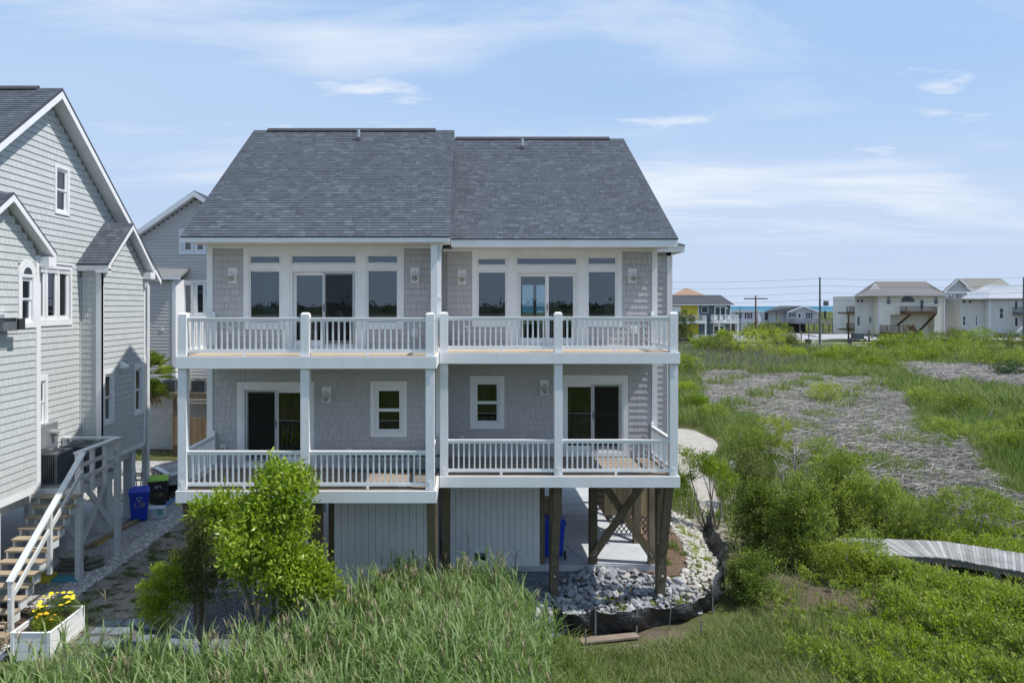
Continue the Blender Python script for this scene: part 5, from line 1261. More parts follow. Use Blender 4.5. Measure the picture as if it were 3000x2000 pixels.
# small pale house with dark shutters
h = thing('raised_cottage', (36, 178, 0), 'pale blue grey cottage with dark shutters raised over a white ground floor', 'house')
Z = Far(h, 178, 1950, 780, .23384)
Z.box('wall', 'lap_blue', 815, 1165, 572, 708, 0, 9); Z.box('ground_floor', 'vinyl', 960, 1165, 708.5, 815, .3, 9); Z.box('corner_board', 'vinyl', 1158, 1172, 560, 815, -.1, .1)
Z.box('pier', 'vinyl', 905, 918, 708, 812, 0, .3); Z.box('bay_opening', 'brown_wood', 868, 905, 712, 812, 2, 2.2); Z.box('stair_box', 'vinyl', 1163, 1185, 632, 722, -.3, 2)
Z.poly('roof', 'roof_b', ([(810, 574, -.5), (1180, 572, -.5), (985, 552, 1), (1180, 560, 9), (810, 560, 9)], [(0, 1, 2), (1, 3, 2), (3, 4, 2), (4, 0, 2)]))
Z.win(893, 935, 582, 655, 'shutter'); Z.win(1013, 1062, 582, 655, 'shutter')
# grey cottage with front deck
h = thing('raised_cottage', (52, 196, 0), 'grey cottage with a broad front gable and a timber deck on posts', 'house')
Z = Far(h, 196, 1950, 780, .23384)
Z.box('wall', 'lap_blue', 1515, 1905, 575, 712, 0, 10); Z.box('side_wall', 'lap_blue', 1262, 1514, 570, 705, 1.2, 10)
MB().add([(Z.c.x(1515), 195.95, Z.c.z(574)), (Z.c.x(1715), 195.95, Z.c.z(508)), (Z.c.x(1905), 195.95, Z.c.z(574)), (Z.c.x(1515), 196.3, Z.c.z(574)), (Z.c.x(1715), 196.3, Z.c.z(508)), (Z.c.x(1905), 196.3, Z.c.z(574))], [(0, 1, 2), (3, 5, 4), (0, 1, 4, 3), (1, 2, 5, 4)]).build('gable', M['lap_blue'], h)
Z.poly('roof', 'roof_d', ([(1235, 566, 0), (1510, 574, -.8), (1710, 495, -.8), (1425, 495, 5), (1915, 573, -.8), (1915, 573, 10), (1235, 566, 10), (1710, 495, 10)], [(0, 1, 2, 3), (2, 4, 5, 7), (3, 2, 7, 6), (0, 3, 6)]))
MB().beam((Z.c.x(1510), 195.1, Z.c.z(576)), (Z.c.x(1712), 195.1, Z.c.z(500)), .1, .3).build('rake_board', M['vinyl'], h)
MB().beam((Z.c.x(1712), 195.1, Z.c.z(500)), (Z.c.x(1915), 195.1, Z.c.z(576)), .1, .3).build('rake_board', M['vinyl'], h)
Z.box('fascia', 'vinyl', 1240, 1510, 564, 572, .2, .4)
Z.win(1565, 1610, 582, 635, 'shutter'); Z.win(1778, 1820, 582, 650, 'shutter'); Z.door(1652, 1702, 582, 655); Z.win(1398, 1420, 582, 655, None, d=1.2)
Z.box('screened_porch', 'dark', 1262, 1300, 582, 672, .8, 1.19)
Z.box('deck_floor', 'grey_wood', 1525, 2080, 703, 716, -4, -.01); Z.rail(1530, 2080, 652, 703, d=-4, mat='grey_wood', name='deck_rail')
for a in (1262, 1300, 1370, 1510, 1598, 1708, 1776, 1885, 1955, 2006, 2070): Z.box('deck_post', 'grey_wood', a, a+10, 716, 832, -3.8 if a > 1515 else 1, -3.5 if a > 1515 else 1.3)
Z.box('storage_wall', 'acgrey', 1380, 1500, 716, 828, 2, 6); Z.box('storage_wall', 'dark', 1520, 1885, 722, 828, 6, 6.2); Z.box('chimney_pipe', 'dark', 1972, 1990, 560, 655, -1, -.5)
# cream house
h = thing('beach_house', (70, 141, 0), 'cream sided beach house with a brown hipped roof and small brown balcony', 'house')
Z = Far(h, 141, 2450, 780, .23384)
Z.box('left_wall', 'lap_pale', 285, 525, 372, 852, 1.5, 10)
ob = Z.box('upper_wall', 'lap_cream', 526, 1358, 366, 604, 0, 10)
Z.box('right_wall', 'lap_cream', 1228, 1358, 604.5, 828, 0, 10); Z.box('left_wall', 'lap_cream', 526, 678, 604.5, 856, 0, 10); Z.box('recessed_wall', 'lap_cream', 678.5, 1227, 604.5, 900, 1.6, 10)
Z.box('base_wall', 'vinyl', 1060, 1358, 830, 925, 1.7, 9); Z.box('carport_opening_shade', 'dark', 968, 1058, 856, 900, 1.45, 1.59)  # dark panel stands for the carport opening, its shade put into the colour
for a in (528, 1352): Z.box('corner_board', 'vinyl', a-6, a+6, 370, 856 if a < 1000 else 828, -.08, .1)
for a in (800, 1022): Z.box('corner_board', 'vinyl', a-4, a+4, 370, 500, -.06, .0)
Z.poly('roof', 'roof_b', ([(220, 372, -1.2), (1400, 356, -1.2), (1115, 190, 5), (490, 190, 5), (1400, 356, 11), (220, 372, 11), (560, 285, 1.8), (410, 290, 3), (1215, 290, 2)], [(0, 1, 8, 2, 3, 6), (0, 6, 7), (0, 7, 3, 5), (1, 4, 2, 8), (3, 2, 4, 5)]))
Z.poly('gable_end', 'gable_shade', ([(412, 289, 3), (558, 284, 1.8), (490, 194, 5)], [(0, 1, 2)]))
Z.box('fascia', 'vinyl', 225, 1400, 358, 368, -1.3, -1.2)
Z.win(625, 682, 412, 478, arch=True); Z.win(1218, 1276, 410, 475, arch=True)
n = 10; cx, cz2 = Z.c.x(896), Z.c.z(446); MB(front(141)).add([(cx+1.35*math.cos(math.pi*i/n), d, cz2+1.2*math.sin(math.pi*i/n)) for d in (0, .06) for i in range(n+1)], [tuple(range(n+1)), tuple(range(2*n+1, n, -1))]).build('half_round_window', M['win'], h)
Z.door(1040, 1102, 405, 550)
for a in ((313, 338), (362, 387)): Z.win(a[0], a[1], 415, 452, split=False, d=1.5, frame='acgrey')
Z.win(318, 343, 632, 742, d=1.5, frame='acgrey'); Z.win(470, 488, 638, 705, d=1.5, frame='acgrey')
d_ = Z.box('front_door', 'vinyl', 680, 735, 632, 725, 1.5, 1.6); Z.box('fanlight', 'win', 685, 722, 645, 662, 1.44, 1.49, parent=d_)
Z.box('balcony_floor', 'brown_wood', 800, 1182, 568, 600, -2.0, -.01); Z.rail(800, 1182, 502, 570, d=-2.0, mat='brown_wood')
for a, b in ((858, 820), (1168, 1105)): MB().beam((Z.c.x(a), 139.2, Z.c.z(598)), (Z.c.x(b), 142.4, Z.c.z(740 if a < 1000 else 805)), .3, .3).build('balcony_brace', M['brown_wood'], h)
Z.box('balcony_brace_post', 'brown_wood', 1098, 1112, 800, 855, 1.2, 1.5)
Z.box('porch_floor', 'brown_wood', 540, 905, 828, 850, -2.5, -.01); Z.rail(540, 840, 735, 828, d=-2.5, mat='brown_wood', name='porch_rail')
MB().beam((Z.c.x(745), 138.3, Z.c.z(735)), (Z.c.x(815), 138.3, Z.c.z(850)), .15, .3).build('stair_rail', M['cedar'], h)
MB().beam((Z.c.x(838), 138.4, Z.c.z(735)), (Z.c.x(905), 138.4, Z.c.z(845)), .15, .9).build('stair_rail', M['brown_wood'], h)
for a in (545, 600, 730, 860): Z.box('porch_post', 'brown_wood', a, a+12, 850, 905, -2.3, -2.0)
for a, b in ((502, 600), (712, 808)):
    Z.rail(185, 280, a, b-20, d=1.6, mat='brown_wood', name='side_balcony_rail', sides=False); Z.box('side_balcony_floor', 'brown_wood', 183, 280, b-22, b-4, 1.4, 5)
Z.box('side_post', 'brown_wood', 200, 214, 590, 975, 1.4, 1.7); Z.box('stilt', 'vinyl', 508, 522, 852, 910, 1.6, 2.0); Z.box('carport_shade_panel', 'dark', 440, 505, 852, 905, 6, 6.2)  # dark sheet under the house: carport shade as a coloured panel
Z.box('tank', 'acgrey', 285, 385, 845, 905, 1, 3); Z.box('platform', 'grey_wood', 250, 400, 905, 918, .5, 3.2)
for a in (262, 300, 385, 430): Z.box('platform_post', 'grey_wood', a, a+16, 800 if a == 430 else 918, 985, .6, .9)
# grey gabled house and metal roofed house
h = thing('beach_house', (108, 175, 0), 'taupe gabled house with maroon shutters behind the cream and metal roofed houses', 'house')
Z = Far(h, 175, 2450, 780, .23384)
Z.box('wall', 'lap_grey', 1385, 1640, 330, 612, 0, 12); Z.box('trim_band', 'vinyl', 1385, 1600, 613, 643, -.05, 12); Z.box('ground_floor_wall', 'lap_grey', 1385, 1600, 644, 785, .3, 12)
MB().add([(Z.c.x(1330), 174.9, Z.c.z(322)), (Z.c.x(1510), 174.9, Z.c.z(165)), (Z.c.x(1700), 174.9, Z.c.z(322)), (Z.c.x(1330), 175.3, Z.c.z(322)), (Z.c.x(1510), 175.3, Z.c.z(165)), (Z.c.x(1700), 175.3, Z.c.z(322))], [(0, 1, 2), (5, 4, 3), (0, 3, 5, 2)]).build('gable', M['lap_grey'], h)
Z.poly('roof', 'roof_g', ([(1320, 322, -.6), (1510, 152, -.6), (1715, 322, -.6), (2060, 150, 9), (2200, 250, 9), (2000, 322, -.3)], [(1, 2, 5, 4, 3), (0, 1, 3)]))
MB().beam((Z.c.x(1322), 174.2, Z.c.z(324)), (Z.c.x(1510), 174.2, Z.c.z(156)), .1, .35).build('rake_board', M['vinyl'], h); MB().beam((Z.c.x(1510), 174.2, Z.c.z(156)), (Z.c.x(1712), 174.2, Z.c.z(324)), .1, .35).build('rake_board', M['vinyl'], h)
for a in (1425, 1518): Z.win(a, a+26, 345, 428, 'shutter_r')
Z.rail(1500, 1597, 510, 580, d=-3, mat='acgrey', sides=False); Z.box('balcony_floor', 'acgrey', 1500, 1597, 580, 598, -3, -.01); Z.box('balcony_post', 'acgrey', 1498, 1512, 598, 880, -3, -2.8); Z.rail(1505, 1597, 712, 790, d=-3, mat='acgrey', sides=False, name='lower_rail')
for a in (1425, 1470, 1530): Z.box('patio_door', 'win', a, a+26, 655, 780, .22, .29)
h = thing('beach_house', (105, 142, 0), 'pale grey house with a silver standing seam metal roof at the right edge', 'house')
Z = Far(h, 142, 2450, 780, .23384)
Z.box('left_wall', 'lap_pale', 1605, 1905, 402, 900, 1.0, 12); Z.box('wall', 'lap_pale', 1928, 2700, 395, 900, 0, 12); Z.box('corner_board', 'vinyl', 1905.5, 1932, 400, 900, -.08, .99)
Z.poly('roof', 'aluroof', ([(1555, 404, .2), (1910, 402, -1.2), (2800, 398, -1.2), (2800, 232, 6), (1865, 235, 6), (1940, 300, 2.2), (1790, 312, 4), (1555, 404, 13)], [(1, 2, 3, 4, 5), (0, 1, 5, 6), (0, 6, 4, 7)]))
Z.poly('gable_end', 'lap_grey', ([(1792, 311, 4), (1938, 299, 2.2), (1866, 238, 6)], [(0, 1, 2)]))
Z.box('fascia', 'vinyl', 1570, 2700, 402, 410, -.9, -.8)
for a in (1630, 1707): Z.win(a, a+28, 425, 460, split=False, d=1.0, frame='acgrey')
Z.win(1625, 1665, 622, 742, d=1.0); Z.win(1785, 1812, 622, 745, d=1.0); Z.win(2040, 2095, 520, 655); Z.door(2222, 2282, 415, 560); Z.win(2335, 2400, 415, 490); Z.door(2225, 2285, 630, 770)
Z.box('balcony_floor', 'acgrey', 2212, 2700, 580, 605, -2.2, -.01); Z.rail(2212, 2600, 508, 580, d=-2.2, mat='acgrey')
Z.box('stair_landing', 'acgrey', 1985, 2200, 835, 888, -2, -.01)
for k in range(2): MB().beam((Z.c.x(2150+k*50), 140-k, Z.c.z(838+k*30)), (Z.c.x(2350+k*50), 140-k, Z.c.z(640+k*40)), .2, .35).build('stair_stringer', M['vinyl'], h)
# utility poles and lines
def upole(U, Vt, Y, r, label, arm=None, tr=None, zb=None):
    X = PX(U, Y); zt = PZ(Vt, Y); z0 = Hs(X, Y)-.5; t = thing('utility_pole', (X, Y, z0), label, 'utility pole')
    MB().tube([(X, Y, z0), (X, Y, zt)], [r*1.3, r*.8], 10).build('pole', M['brown_wood'] if arm else M['acgrey'], t)
    if arm: MB().box(X-arm, X+arm, Y-.1, Y+.1, zt-.75, zt-.5).build('crossarm', M['brown_wood'], t)
    if tr:
        for dx, dz, s in tr: MB().lathe((X+dx, Y-.2, zt-dz), [(s*.8, -s), (s, -s*.9), (s, s*.9), (s*.6, s)], 12).build('transformer', M['acgrey'], t)
    return X, zt
p1 = upole(2402, 812, 128, .17, 'tall grey utility pole with one transformer beside the road', None, [(1.0, 4.7, .45)])
p2 = upole(2214, 866, 150, .17, 'brown utility pole with a crossarm and hanging transformers behind the shrubs', 2.5, [(-1.3, 15.5, .55), (0, 14.3, .5), (1.3, 15.5, .5)])
p3 = upole(2168, 898, 158, .11, 'slim utility pole in front of the pale blue grey cottage')
p4 = upole(2999, 812, 122, .15, 'utility pole cut by the right edge behind the metal roofed house')
def wire(pts, sag, label, r=.022):
    mb = MB(); P = []
    for a, b in zip(pts[:-1], pts[1:]):
        a, b = Vector(a), Vector(b)
        for i in range(13):
            t = i/12; p = a.lerp(b, t); p.z -= sag*4*t*(1-t); P.append(p)
    mb.tube(P, r, 5); o = mb.build('power_line', M['dark'], None); tag(o, label, 'power line', 'overhead power lines')
for i, (z, v2, v3) in enumerate(((816, 822, 813), (836, 842, 836), (857, 865, 857), (878, 884, 878))):
    x, Y = PX(2402, 128), 128
    wire([(PX(1900, 150), 150, PZ(v2+3, 150)), (x, Y, PZ(z, Y)), (PX(3000, 122), 122, PZ(v3+0, 122)), (PX(3300, 118), 118, PZ(v3, 118))], .35, ['topmost overhead line, meeting the tall grey pole at its tip', 'second overhead line from the top of the tall grey pole', 'third overhead line, just above the transformer of the grey pole', 'lowest overhead line, at the transformer of the grey pole'][i])
# ------------------------------------------------------------------ plants
RS = np.random.RandomState(11)
def blades_mesh(name, P, h, w, lean, az, mat, tint, seg=3, droop=1.0, wface=None):
    """P (n,3) roots; every blade a bent tapering strip"""
    n = len(P); t = np.linspace(0, 1, seg+1)
    dirx, diry = np.cos(az), np.sin(az); fx, fy = (-diry, dirx) if wface is None else (np.cos(wface), np.sin(wface))
    V = np.zeros((n, (seg+1)*2-1, 3)); 
    for i, tt in enumerate(t):
        off = lean*h*(tt**(1.3+droop)); zz = h*(tt-(.35*droop*lean)*tt**3)
        cx, cy = P[:, 0]+dirx*off, P[:, 1]+diry*off; ww = w*.5*(1-tt**2*.9)*(.55+.9*min(tt, .35)/.35*.5)
        if i < seg:
            V[:, 2*i] = np.stack([cx-fx*ww, cy-fy*ww, P[:, 2]+zz], 1); V[:, 2*i+1] = np.stack([cx+fx*ww, cy+fy*ww, P[:, 2]+zz], 1)
        else: V[:, 2*i] = np.stack([cx, cy, P[:, 2]+zz], 1)
    k = (seg+1)*2-1; fs = []
    for i in range(seg-1): fs += [(2*i, 2*i+1, 2*i+3), (2*i, 2*i+3, 2*i+2)]
    fs += [(2*seg-2, 2*seg-1, 2*seg)]
    Fc = (np.array(fs)[None]+np.arange(n)[:, None, None]*k).reshape(-1, 3)
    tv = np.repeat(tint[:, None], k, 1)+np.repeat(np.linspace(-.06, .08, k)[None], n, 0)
    return V.reshape(-1, 3), Fc, tv.ravel()
def leaves_mesh(C, D, size, aspect=.42, tint=None, fold=True):
    """C centres, D directions the leaves point along; each leaf two triangles folded on its midrib"""
    n = len(C); D = D/np.linalg.norm(D, axis=1, keepdims=True); r = RS.normal(size=(n, 3)); S_ = np.cross(D, r); S_ /= np.linalg.norm(S_, axis=1, keepdims=True)+1e-9
    N_ = np.cross(S_, D); sz = size[:, None] if hasattr(size, '__len__') else np.full((n, 1), size)
    a = C; b = C+D*sz*.5+S_*sz*aspect*.5+N_*sz*.06; c = C+D*sz; d = C+D*sz*.5-S_*sz*aspect*.5+N_*sz*.06
    V = np.stack([a, b, c, d], 1).reshape(-1, 3); i = np.arange(n)[:, None]*4; Fc = np.concatenate([i+np.array([[0, 1, 2]]), i+np.array([[0, 2, 3]])], 0)
    return V, Fc, np.repeat(tint, 4) if tint is not None else None
def join(parts):
    V, Fc, T, b = [], [], [], 0
    for v, f, t in parts: V.append(v); Fc.append(f+b); T.append(t); b += len(v)
    return np.concatenate(V), np.concatenate(Fc), np.concatenate(T)
GR = dict(
 reed=leaf_mat('reed_leaf', [(.0, (.090, .140, .040)), (.45, (.185, .265, .088)), (.8, (.31, .405, .175)), (1, (.42, .46, .24))], .5, .38),
 reed_dry=leaf_mat('dry_reed', [(.0, (.20, .16, .10)), (1, (.46, .39, .26))], .7, .2),
 straw=leaf_mat('dead_reed_litter', [(.0, (.12, .105, .10)), (.6, (.28, .255, .24)), (1, (.50, .46, .43))], .8, .1),
 marsh=leaf_mat('marsh_grass', [(.0, (.085, .128, .030)), (.5, (.180, .240, .065)), (1, (.31, .355, .13))], .6, .38),
 marsh_dry=leaf_mat('mixed_dry_grass', [(.0, (.11, .17, .040)), (.5, (.235, .265, .095)), (1, (.42, .39, .22))], .7, .3),
 shrub=leaf_mat('wax_myrtle_leaf', [(.0, (.055, .088, .018)), (.5, (.185, .245, .046)), (1, (.45, .50, .12))], .45, .38),
 bright=leaf_mat('bright_tree_leaf', [(.0, (.10, .155, .014)), (.5, (.32, .42, .035)), (.9, (.62, .72, .16)), (1, (.72, .55, .09))], .36, .45, .5),
 yellow=leaf_mat('yellow_green_leaf', [(.0, (.12, .18, .016)), (.5, (.28, .37, .030)), (1, (.52, .58, .07))], .45, .4),
 olive=leaf_mat('olive_leaf', [(.0, (.060, .072, .022)), (.5, (.120, .145, .038)), (1, (.24, .27, .07))], .55, .3),
 dark=leaf_mat('dark_evergreen_leaf', [(.0, (.020, .040, .016)), (.5, (.045, .080, .026)), (1, (.09, .14, .045))], .5, .2),
 far=leaf_mat('far_shrub_leaf', [(.0, (.080, .120, .018)), (.5, (.245, .305, .040)), (1, (.50, .54, .08))], .6, .38),
)
def scatter(poly, n, seed=0, xr=None):
    r = np.random.RandomState(seed); x0, x1 = min(p[0] for p in poly), max(p[0] for p in poly); y0, y1 = min(p[1] for p in poly), max(p[1] for p in poly)
    X = r.uniform(x0, x1, n*3); Y = r.uniform(y0, y1, n*3); m = in_poly(X, Y, poly); X, Y = X[m][:n], Y[m][:n]
    return np.stack([X, Y, H(X, Y)], 1)
def vis(P, top=2.5, m=60):
    """keep what can show in the picture, with a margin for neighbouring viewpoints"""
    U = PU+P[:, 0]/P[:, 1]*F; V = HV+(CZ-P[:, 2]-top)*F/P[:, 1]; return P[(U > -200) & (U < 3200) & (V < 2000+m*3)]
def field(P, name, label, mat, h, w, lean, seed=0, seg=3, kind='stuff', tmean=.5, tsd=.2, clump=.8, droop=1.):
    r = np.random.RandomState(seed); n = len(P)
    cn = np.sin(P[:, 0]*1.7+seed)*np.sin(P[:, 1]*1.3+seed*2)+.6*np.sin(P[:, 0]*.55+P[:, 1]*.7)+.5*np.sin(P[:, 0]*4.1+P[:, 1]*2.3+seed)*np.sin(P[:, 1]*5.3-P[:, 0])
    t = np.clip(r.normal(tmean, tsd, n)+cn*.13, 0, 1); hh = r.uniform(h[0], h[1], n)*(1+.24*cn)
    V, Fc, T = blades_mesh(name, P, hh, r.uniform(w[0], w[1], n), r.uniform(lean[0], lean[1], n), r.uniform(0, 6.28, n), mat, t, seg, droop, r.uniform(-.9, .9, n)); return V, Fc, T
def stuff(name, V, Fc, T, mat, label=None):
    return tag(new_obj(name, mesh_np(name, V, Fc, mat, tint=T)), label, None, None, 'stuff')
def gp(*uv): return [G(u, v) for u, v in uv]
# --- tall reeds in the foreground: stems with drooping leaves and a few dry plumes
def reeds(poly, n, hr, seed, dens_fn=None, leafn=9):
    P = vis(scatter(poly, n, seed), 2.6, 150); r = np.random.RandomState(seed+1)
    if dens_fn is not None: P = P[r.uniform(size=len(P)) < dens_fn(P)]
    n = len(P); hh = r.uniform(hr[0], hr[1], n)*(1+.16*np.sin(P[:, 0]*1.1+seed)*np.sin(P[:, 1]*.9)+.10*np.sin(P[:, 0]*3.1)*np.sin(P[:, 1]*2.7))*(1-.35*sst(.6, 1.7, P[:, 0])); az = r.uniform(0, 6.28, n); ln = r.uniform(.02, .22, n)
    parts = [blades_mesh('s', P, hh, np.full(n, .014), ln, az, None, np.clip(r.normal(.5, .15, n), 0, 1), 3)]
    for k in range(leafn):
        f = .25+.72*(k+r.uniform(0, .8, n))/leafn; Q = P.copy(); off = ln*hh*f**2.3
        Q[:, 0] += np.cos(az)*off; Q[:, 1] += np.sin(az)*off; Q[:, 2] += hh*f*(1-.1*f)
        a2 = r.uniform(0, 6.28, n); L_ = r.uniform(.32, .68, n)
        V, Fc, T = blades_mesh('l', Q, L_, r.uniform(.024, .046, n), r.uniform(.25, .85, n), a2, None, np.clip(r.normal(.52+.25*(f.mean()-.5), .2, n), 0, 1), 3, .9)
        parts.append((V, Fc, T))
    return parts, P
rp = [G(330, 1985), (-9.6, 11.0), (-4, 9.2), (1.3, 9.2), (1.35, 12.4), (1.7, 14.2), (2.0, 15.6), (1.5, 16.7), (.4, 17.0), (-1.6, 16.9), (-2.4, 15.6), (-3.2, 14.2), (-4.6, 13.1), (-6.4, 12.6), (-8.6, 12.2)]
dens = lambda P: (.35+.65*sst(-6.8, -3.2, P[:, 0]))*(1-.85*sst(.8, 1.8, P[:, 0]+.3*np.sin(P[:, 1]*2.1)))
parts, Pr = reeds(rp, 8400, (.85, 1.95), 5, dens, 9); V, Fc, T = join(parts); stuff('reeds', V, Fc, T, GR['reed'])
# dry stems and seed plumes among the reeds
r = np.random.RandomState(9); Q = Pr[r.uniform(size=len(Pr)) < .045]; n = len(Q); hh = r.uniform(1.5, 2.25, n); az = r.uniform(0, 6.28, n)
pp = [blades_mesh('s', Q, hh, np.full(n, .014), np.full(n, .12), az, None, r.uniform(.3, 1, n), 3)]
for k in range(5):
    q = Q.copy(); q[:, 2] += hh*.86; q[:, 0] += np.cos(az)*.12*hh*.8; q[:, 1] += np.sin(az)*.12*hh*.8
    pp.append(blades_mesh('p', q, np.full(n, .30), np.full(n, .03), r.uniform(.2, .5, n), r.uniform(0, 6.28, n), None, r.uniform(.1, .7, n), 2))
V, Fc, T = join(pp); stuff('dry_reeds', V, Fc, T, GR['reed_dry'])
U_ = [(-9.8, 10.5), (-3, 8.8), (1.2, 9), (1.6, 16.4), (-2.4, 15.6), (-5, 13.0), (-9.0, 12.2)]
V, Fc, T = field(vis(scatter(U_, 15000, 3)), '', '', None, (.25, .8), (.02, .035), (.3, .9), 4, 2, tmean=.35); stuff('reed_understory', V, Fc, T, GR['reed'])
# --- single reeds standing in front of the storage walls
def reed_plant(x, y, h, nl, label, seed):
    r = np.random.RandomState(seed); z = Hs(x, y); t = thing('reed_plant', (x, y, z), label, 'reed', 'single reeds before the storage wall')
    MB().tube([(x, y, z-.1), (x+.02, y, z+h*.5), (x+.05, y, z+h)], [.010, .009, .004], 6).build('stem', GR['marsh'], t)
    k = np.arange(nl); Q = np.stack([np.full(nl, x)+.05*k/nl, np.full(nl, y), z+h*(.30+.68*k/nl)], 1)
    V, Fc, T = blades_mesh('l', Q, r.uniform(.32, .5, nl), np.full(nl, .035), r.uniform(.3, .55, nl), np.where(k % 2, 0, math.pi)+r.uniform(-.5, .5, nl), None, r.uniform(.0, .3, nl), 3, .7)
    for i in range(nl):
        m = slice(i*7, i*7+7); new_obj('leaf', mesh_np('leaf', V[m], Fc[:5], GR['dark'], tint=T[m]), t)
reed_plant(PX(1366, 17.6), 17.6, 1.95, 9, 'tall dark reed in front of the vent of the right storage wall', 3)
reed_plant(PX(1506, 17.9), 17.9, 1.35, 7, 'shorter dark reed near the right end of the right storage wall', 4)

# --- grass and low shrubs on the marsh side
def clumps(poly, n, R_, hgt, mat, name, leafsz, nl, seed, tm=.5, thin=None):
    """low leafy plants: leaf sprays round many short stems"""
    P = vis(scatter(poly, n, seed), hgt[1], 60); r = np.random.RandomState(seed+50)
    if thin is not None: P = P[r.uniform(size=len(P)) < thin(P)]
    n = len(P); big = .5+.5*np.sin(P[:, 0]*.9+seed)*np.sin(P[:, 1]*.75+1)+.35*np.sin(P[:, 0]*2.3+P[:, 1]*1.9); h = (hgt[0]+(hgt[1]-hgt[0])*np.clip(big, 0, 1))*r.uniform(.7, 1.15, n)
    C = np.repeat(P, nl, 0); hh = np.repeat(h, nl); f = r.uniform(.15, 1, n*nl); az = r.uniform(0, 6.28, n*nl); rad = R_*np.repeat(r.uniform(.5, 1.2, n), nl)*(1-.55*f)*r.uniform(.1, 1, n*nl)
    C[:, 0] += np.cos(az)*rad; C[:, 1] += np.sin(az)*rad; C[:, 2] += hh*f
    D = np.stack([np.cos(az)*.8+r.normal(0, .3, n*nl), np.sin(az)*.8+r.normal(0, .3, n*nl), .5+r.uniform(0, 1, n*nl)], 1)
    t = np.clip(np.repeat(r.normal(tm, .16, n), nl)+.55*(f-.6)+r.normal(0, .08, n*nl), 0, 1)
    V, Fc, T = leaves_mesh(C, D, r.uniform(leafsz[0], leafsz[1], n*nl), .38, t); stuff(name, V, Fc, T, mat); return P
low = [(7.6, 18.8), (6.2, 13.0), (12, 11.5), (20, 13), (23, 22), (19.5, 27), (15.4, 23), (10.4, 27.5), (9.2, 25), (8.3, 22)]
walk = lambda P: ~in_poly(P[:, 0], P[:, 1], [(11.2, 20.0), (13.3, 19.9), (15.2, 18.7), (18, 17.2), (19, 18.4), (16.2, 20.2), (14.6, 21.6), (11.2, 21.8)])
edge = lambda P: walk(P)*(.12+.88*sst(0, 2.6, P[:, 0]-(3.0+(P[:, 1]-13)*.75)-2.2+.8*np.sin(P[:, 1]*1.3)))
clumps([(11.0, 18.6), (12.6, 18.9), (13.6, 18.9), (14.4, 18.2), (15.4, 17.4), (16.4, 16.8), (16.2, 16.2), (13, 17.2), (10.6, 18)], 700, .16, (.45, 1.0), GR['shrub'], 'low_shrubs', (.07, .12), 34, 25, .7)
clumps([(11.2, 19.6), (13.2, 19.6), (13.2, 19.95), (11.2, 20.1)], 260, .14, (.4, .85), GR['shrub'], 'low_shrubs', (.07, .11), 34, 26, .75)
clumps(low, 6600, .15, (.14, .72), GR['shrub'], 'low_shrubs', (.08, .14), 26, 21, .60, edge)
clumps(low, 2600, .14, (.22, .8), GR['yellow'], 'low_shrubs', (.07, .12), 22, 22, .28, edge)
gr = [(1.5, 15.9), (2.4, 15.9), (3.4, 15.9), (5.0, 16.4), (6.3, 17.1), (7.2, 18.2), (8.2, 17), (10, 14), (12, 11.5), (1.2, 9.5), (1.0, 13)]
V, Fc, T = field(vis(scatter(gr, 46000, 30)), '', '', None, (.10, .34), (.008, .018), (.2, 1.2), 6, 2, tmean=.42, tsd=.25); stuff('grass', V, Fc, T, GR['marsh_dry'])
V, Fc, T = field(vis(scatter(gr+[], 16000, 31)), '', '', None, (.15, .42), (.010, .02), (.2, .9), 7, 2, tmean=.4, tsd=.2); stuff('grass', V, Fc, T, GR['marsh'])
V, Fc, T = field(vis(scatter(low, 4500, 32)), '', '', None, (.3, .85), (.010, .022), (.3, 1.1), 8, 3, tmean=.5, tsd=.25); stuff('grass', V, Fc, T, GR['marsh_dry'])
def tufts(poly, n, per, h, w, mat, name, seed, tm, keep=None, rad=.12):
    C = vis(scatter(poly, n, seed), 1.); C = C if keep is None else C[keep(C)]; r = np.random.RandomState(seed); P = np.repeat(C, per, 0); P[:, :2] += r.normal(0, rad, (len(P), 2)); n = len(P)
    sc_ = np.repeat(r.uniform(.6, 1.25, len(C)), per); V, Fc, T = blades_mesh('', P, r.uniform(h[0], h[1], n)*sc_, r.uniform(w[0], w[1], n), r.uniform(.1, .85, n), r.uniform(0, 6.28, n), None, np.clip(np.repeat(r.normal(tm, .18, len(C)), per)+r.normal(0, .15, n), 0, 1), 3, 1.2, r.uniform(-.9, .9, n)); stuff(name, V, Fc, T, GR[mat])
kf = lambda P: P[:, 1] < 15.0+.55*np.maximum(0, P[:, 0]-3.5)
tufts(gr, 560, 26, (.25, .62), (.010, .022), 'marsh', 'grass', 131, .55, kf)
tufts(gr, 360, 22, (.20, .50), (.008, .018), 'marsh_dry', 'grass', 132, .8, kf)
tufts([(1.2, 9.3), (2.4, 9.5), (3.2, 13), (2.7, 15.2), (2.2, 15.9), (1.3, 15), (.8, 12)], 260, 30, (.35, .75), (.014, .028), 'marsh', 'grass', 133, .8)
tufts(low, 90, 22, (.4, .85), (.012, .024), 'marsh', 'grass', 134, .55)
yl = [(-10, 14.8), (-6.6, 14.8), (-6.4, 18.5), (-6.8, 27), (-9.4, 27), (-9.8, 18)]
P = scatter(yl, 14000, 33); k = np.sin(P[:, 0]*2.1+1)*np.sin(P[:, 1]*1.6)+.5*np.sin(P[:, 0]*4.3+P[:, 1]*3.1)+.9*(P[:, 1] < 16.5); P = P[k > .25]
V, Fc, T = field(P, '', '', None, (.03, .12), (.006, .014), (.2, 1.), 9, 2, tmean=.2); stuff('grass', V, Fc, T, GR['marsh'])
P = scatter([(-10, 13), (-7.5, 13), (-5.4, 14.9), (-6.5, 16), (-8.8, 15.6)], 9000, 36)
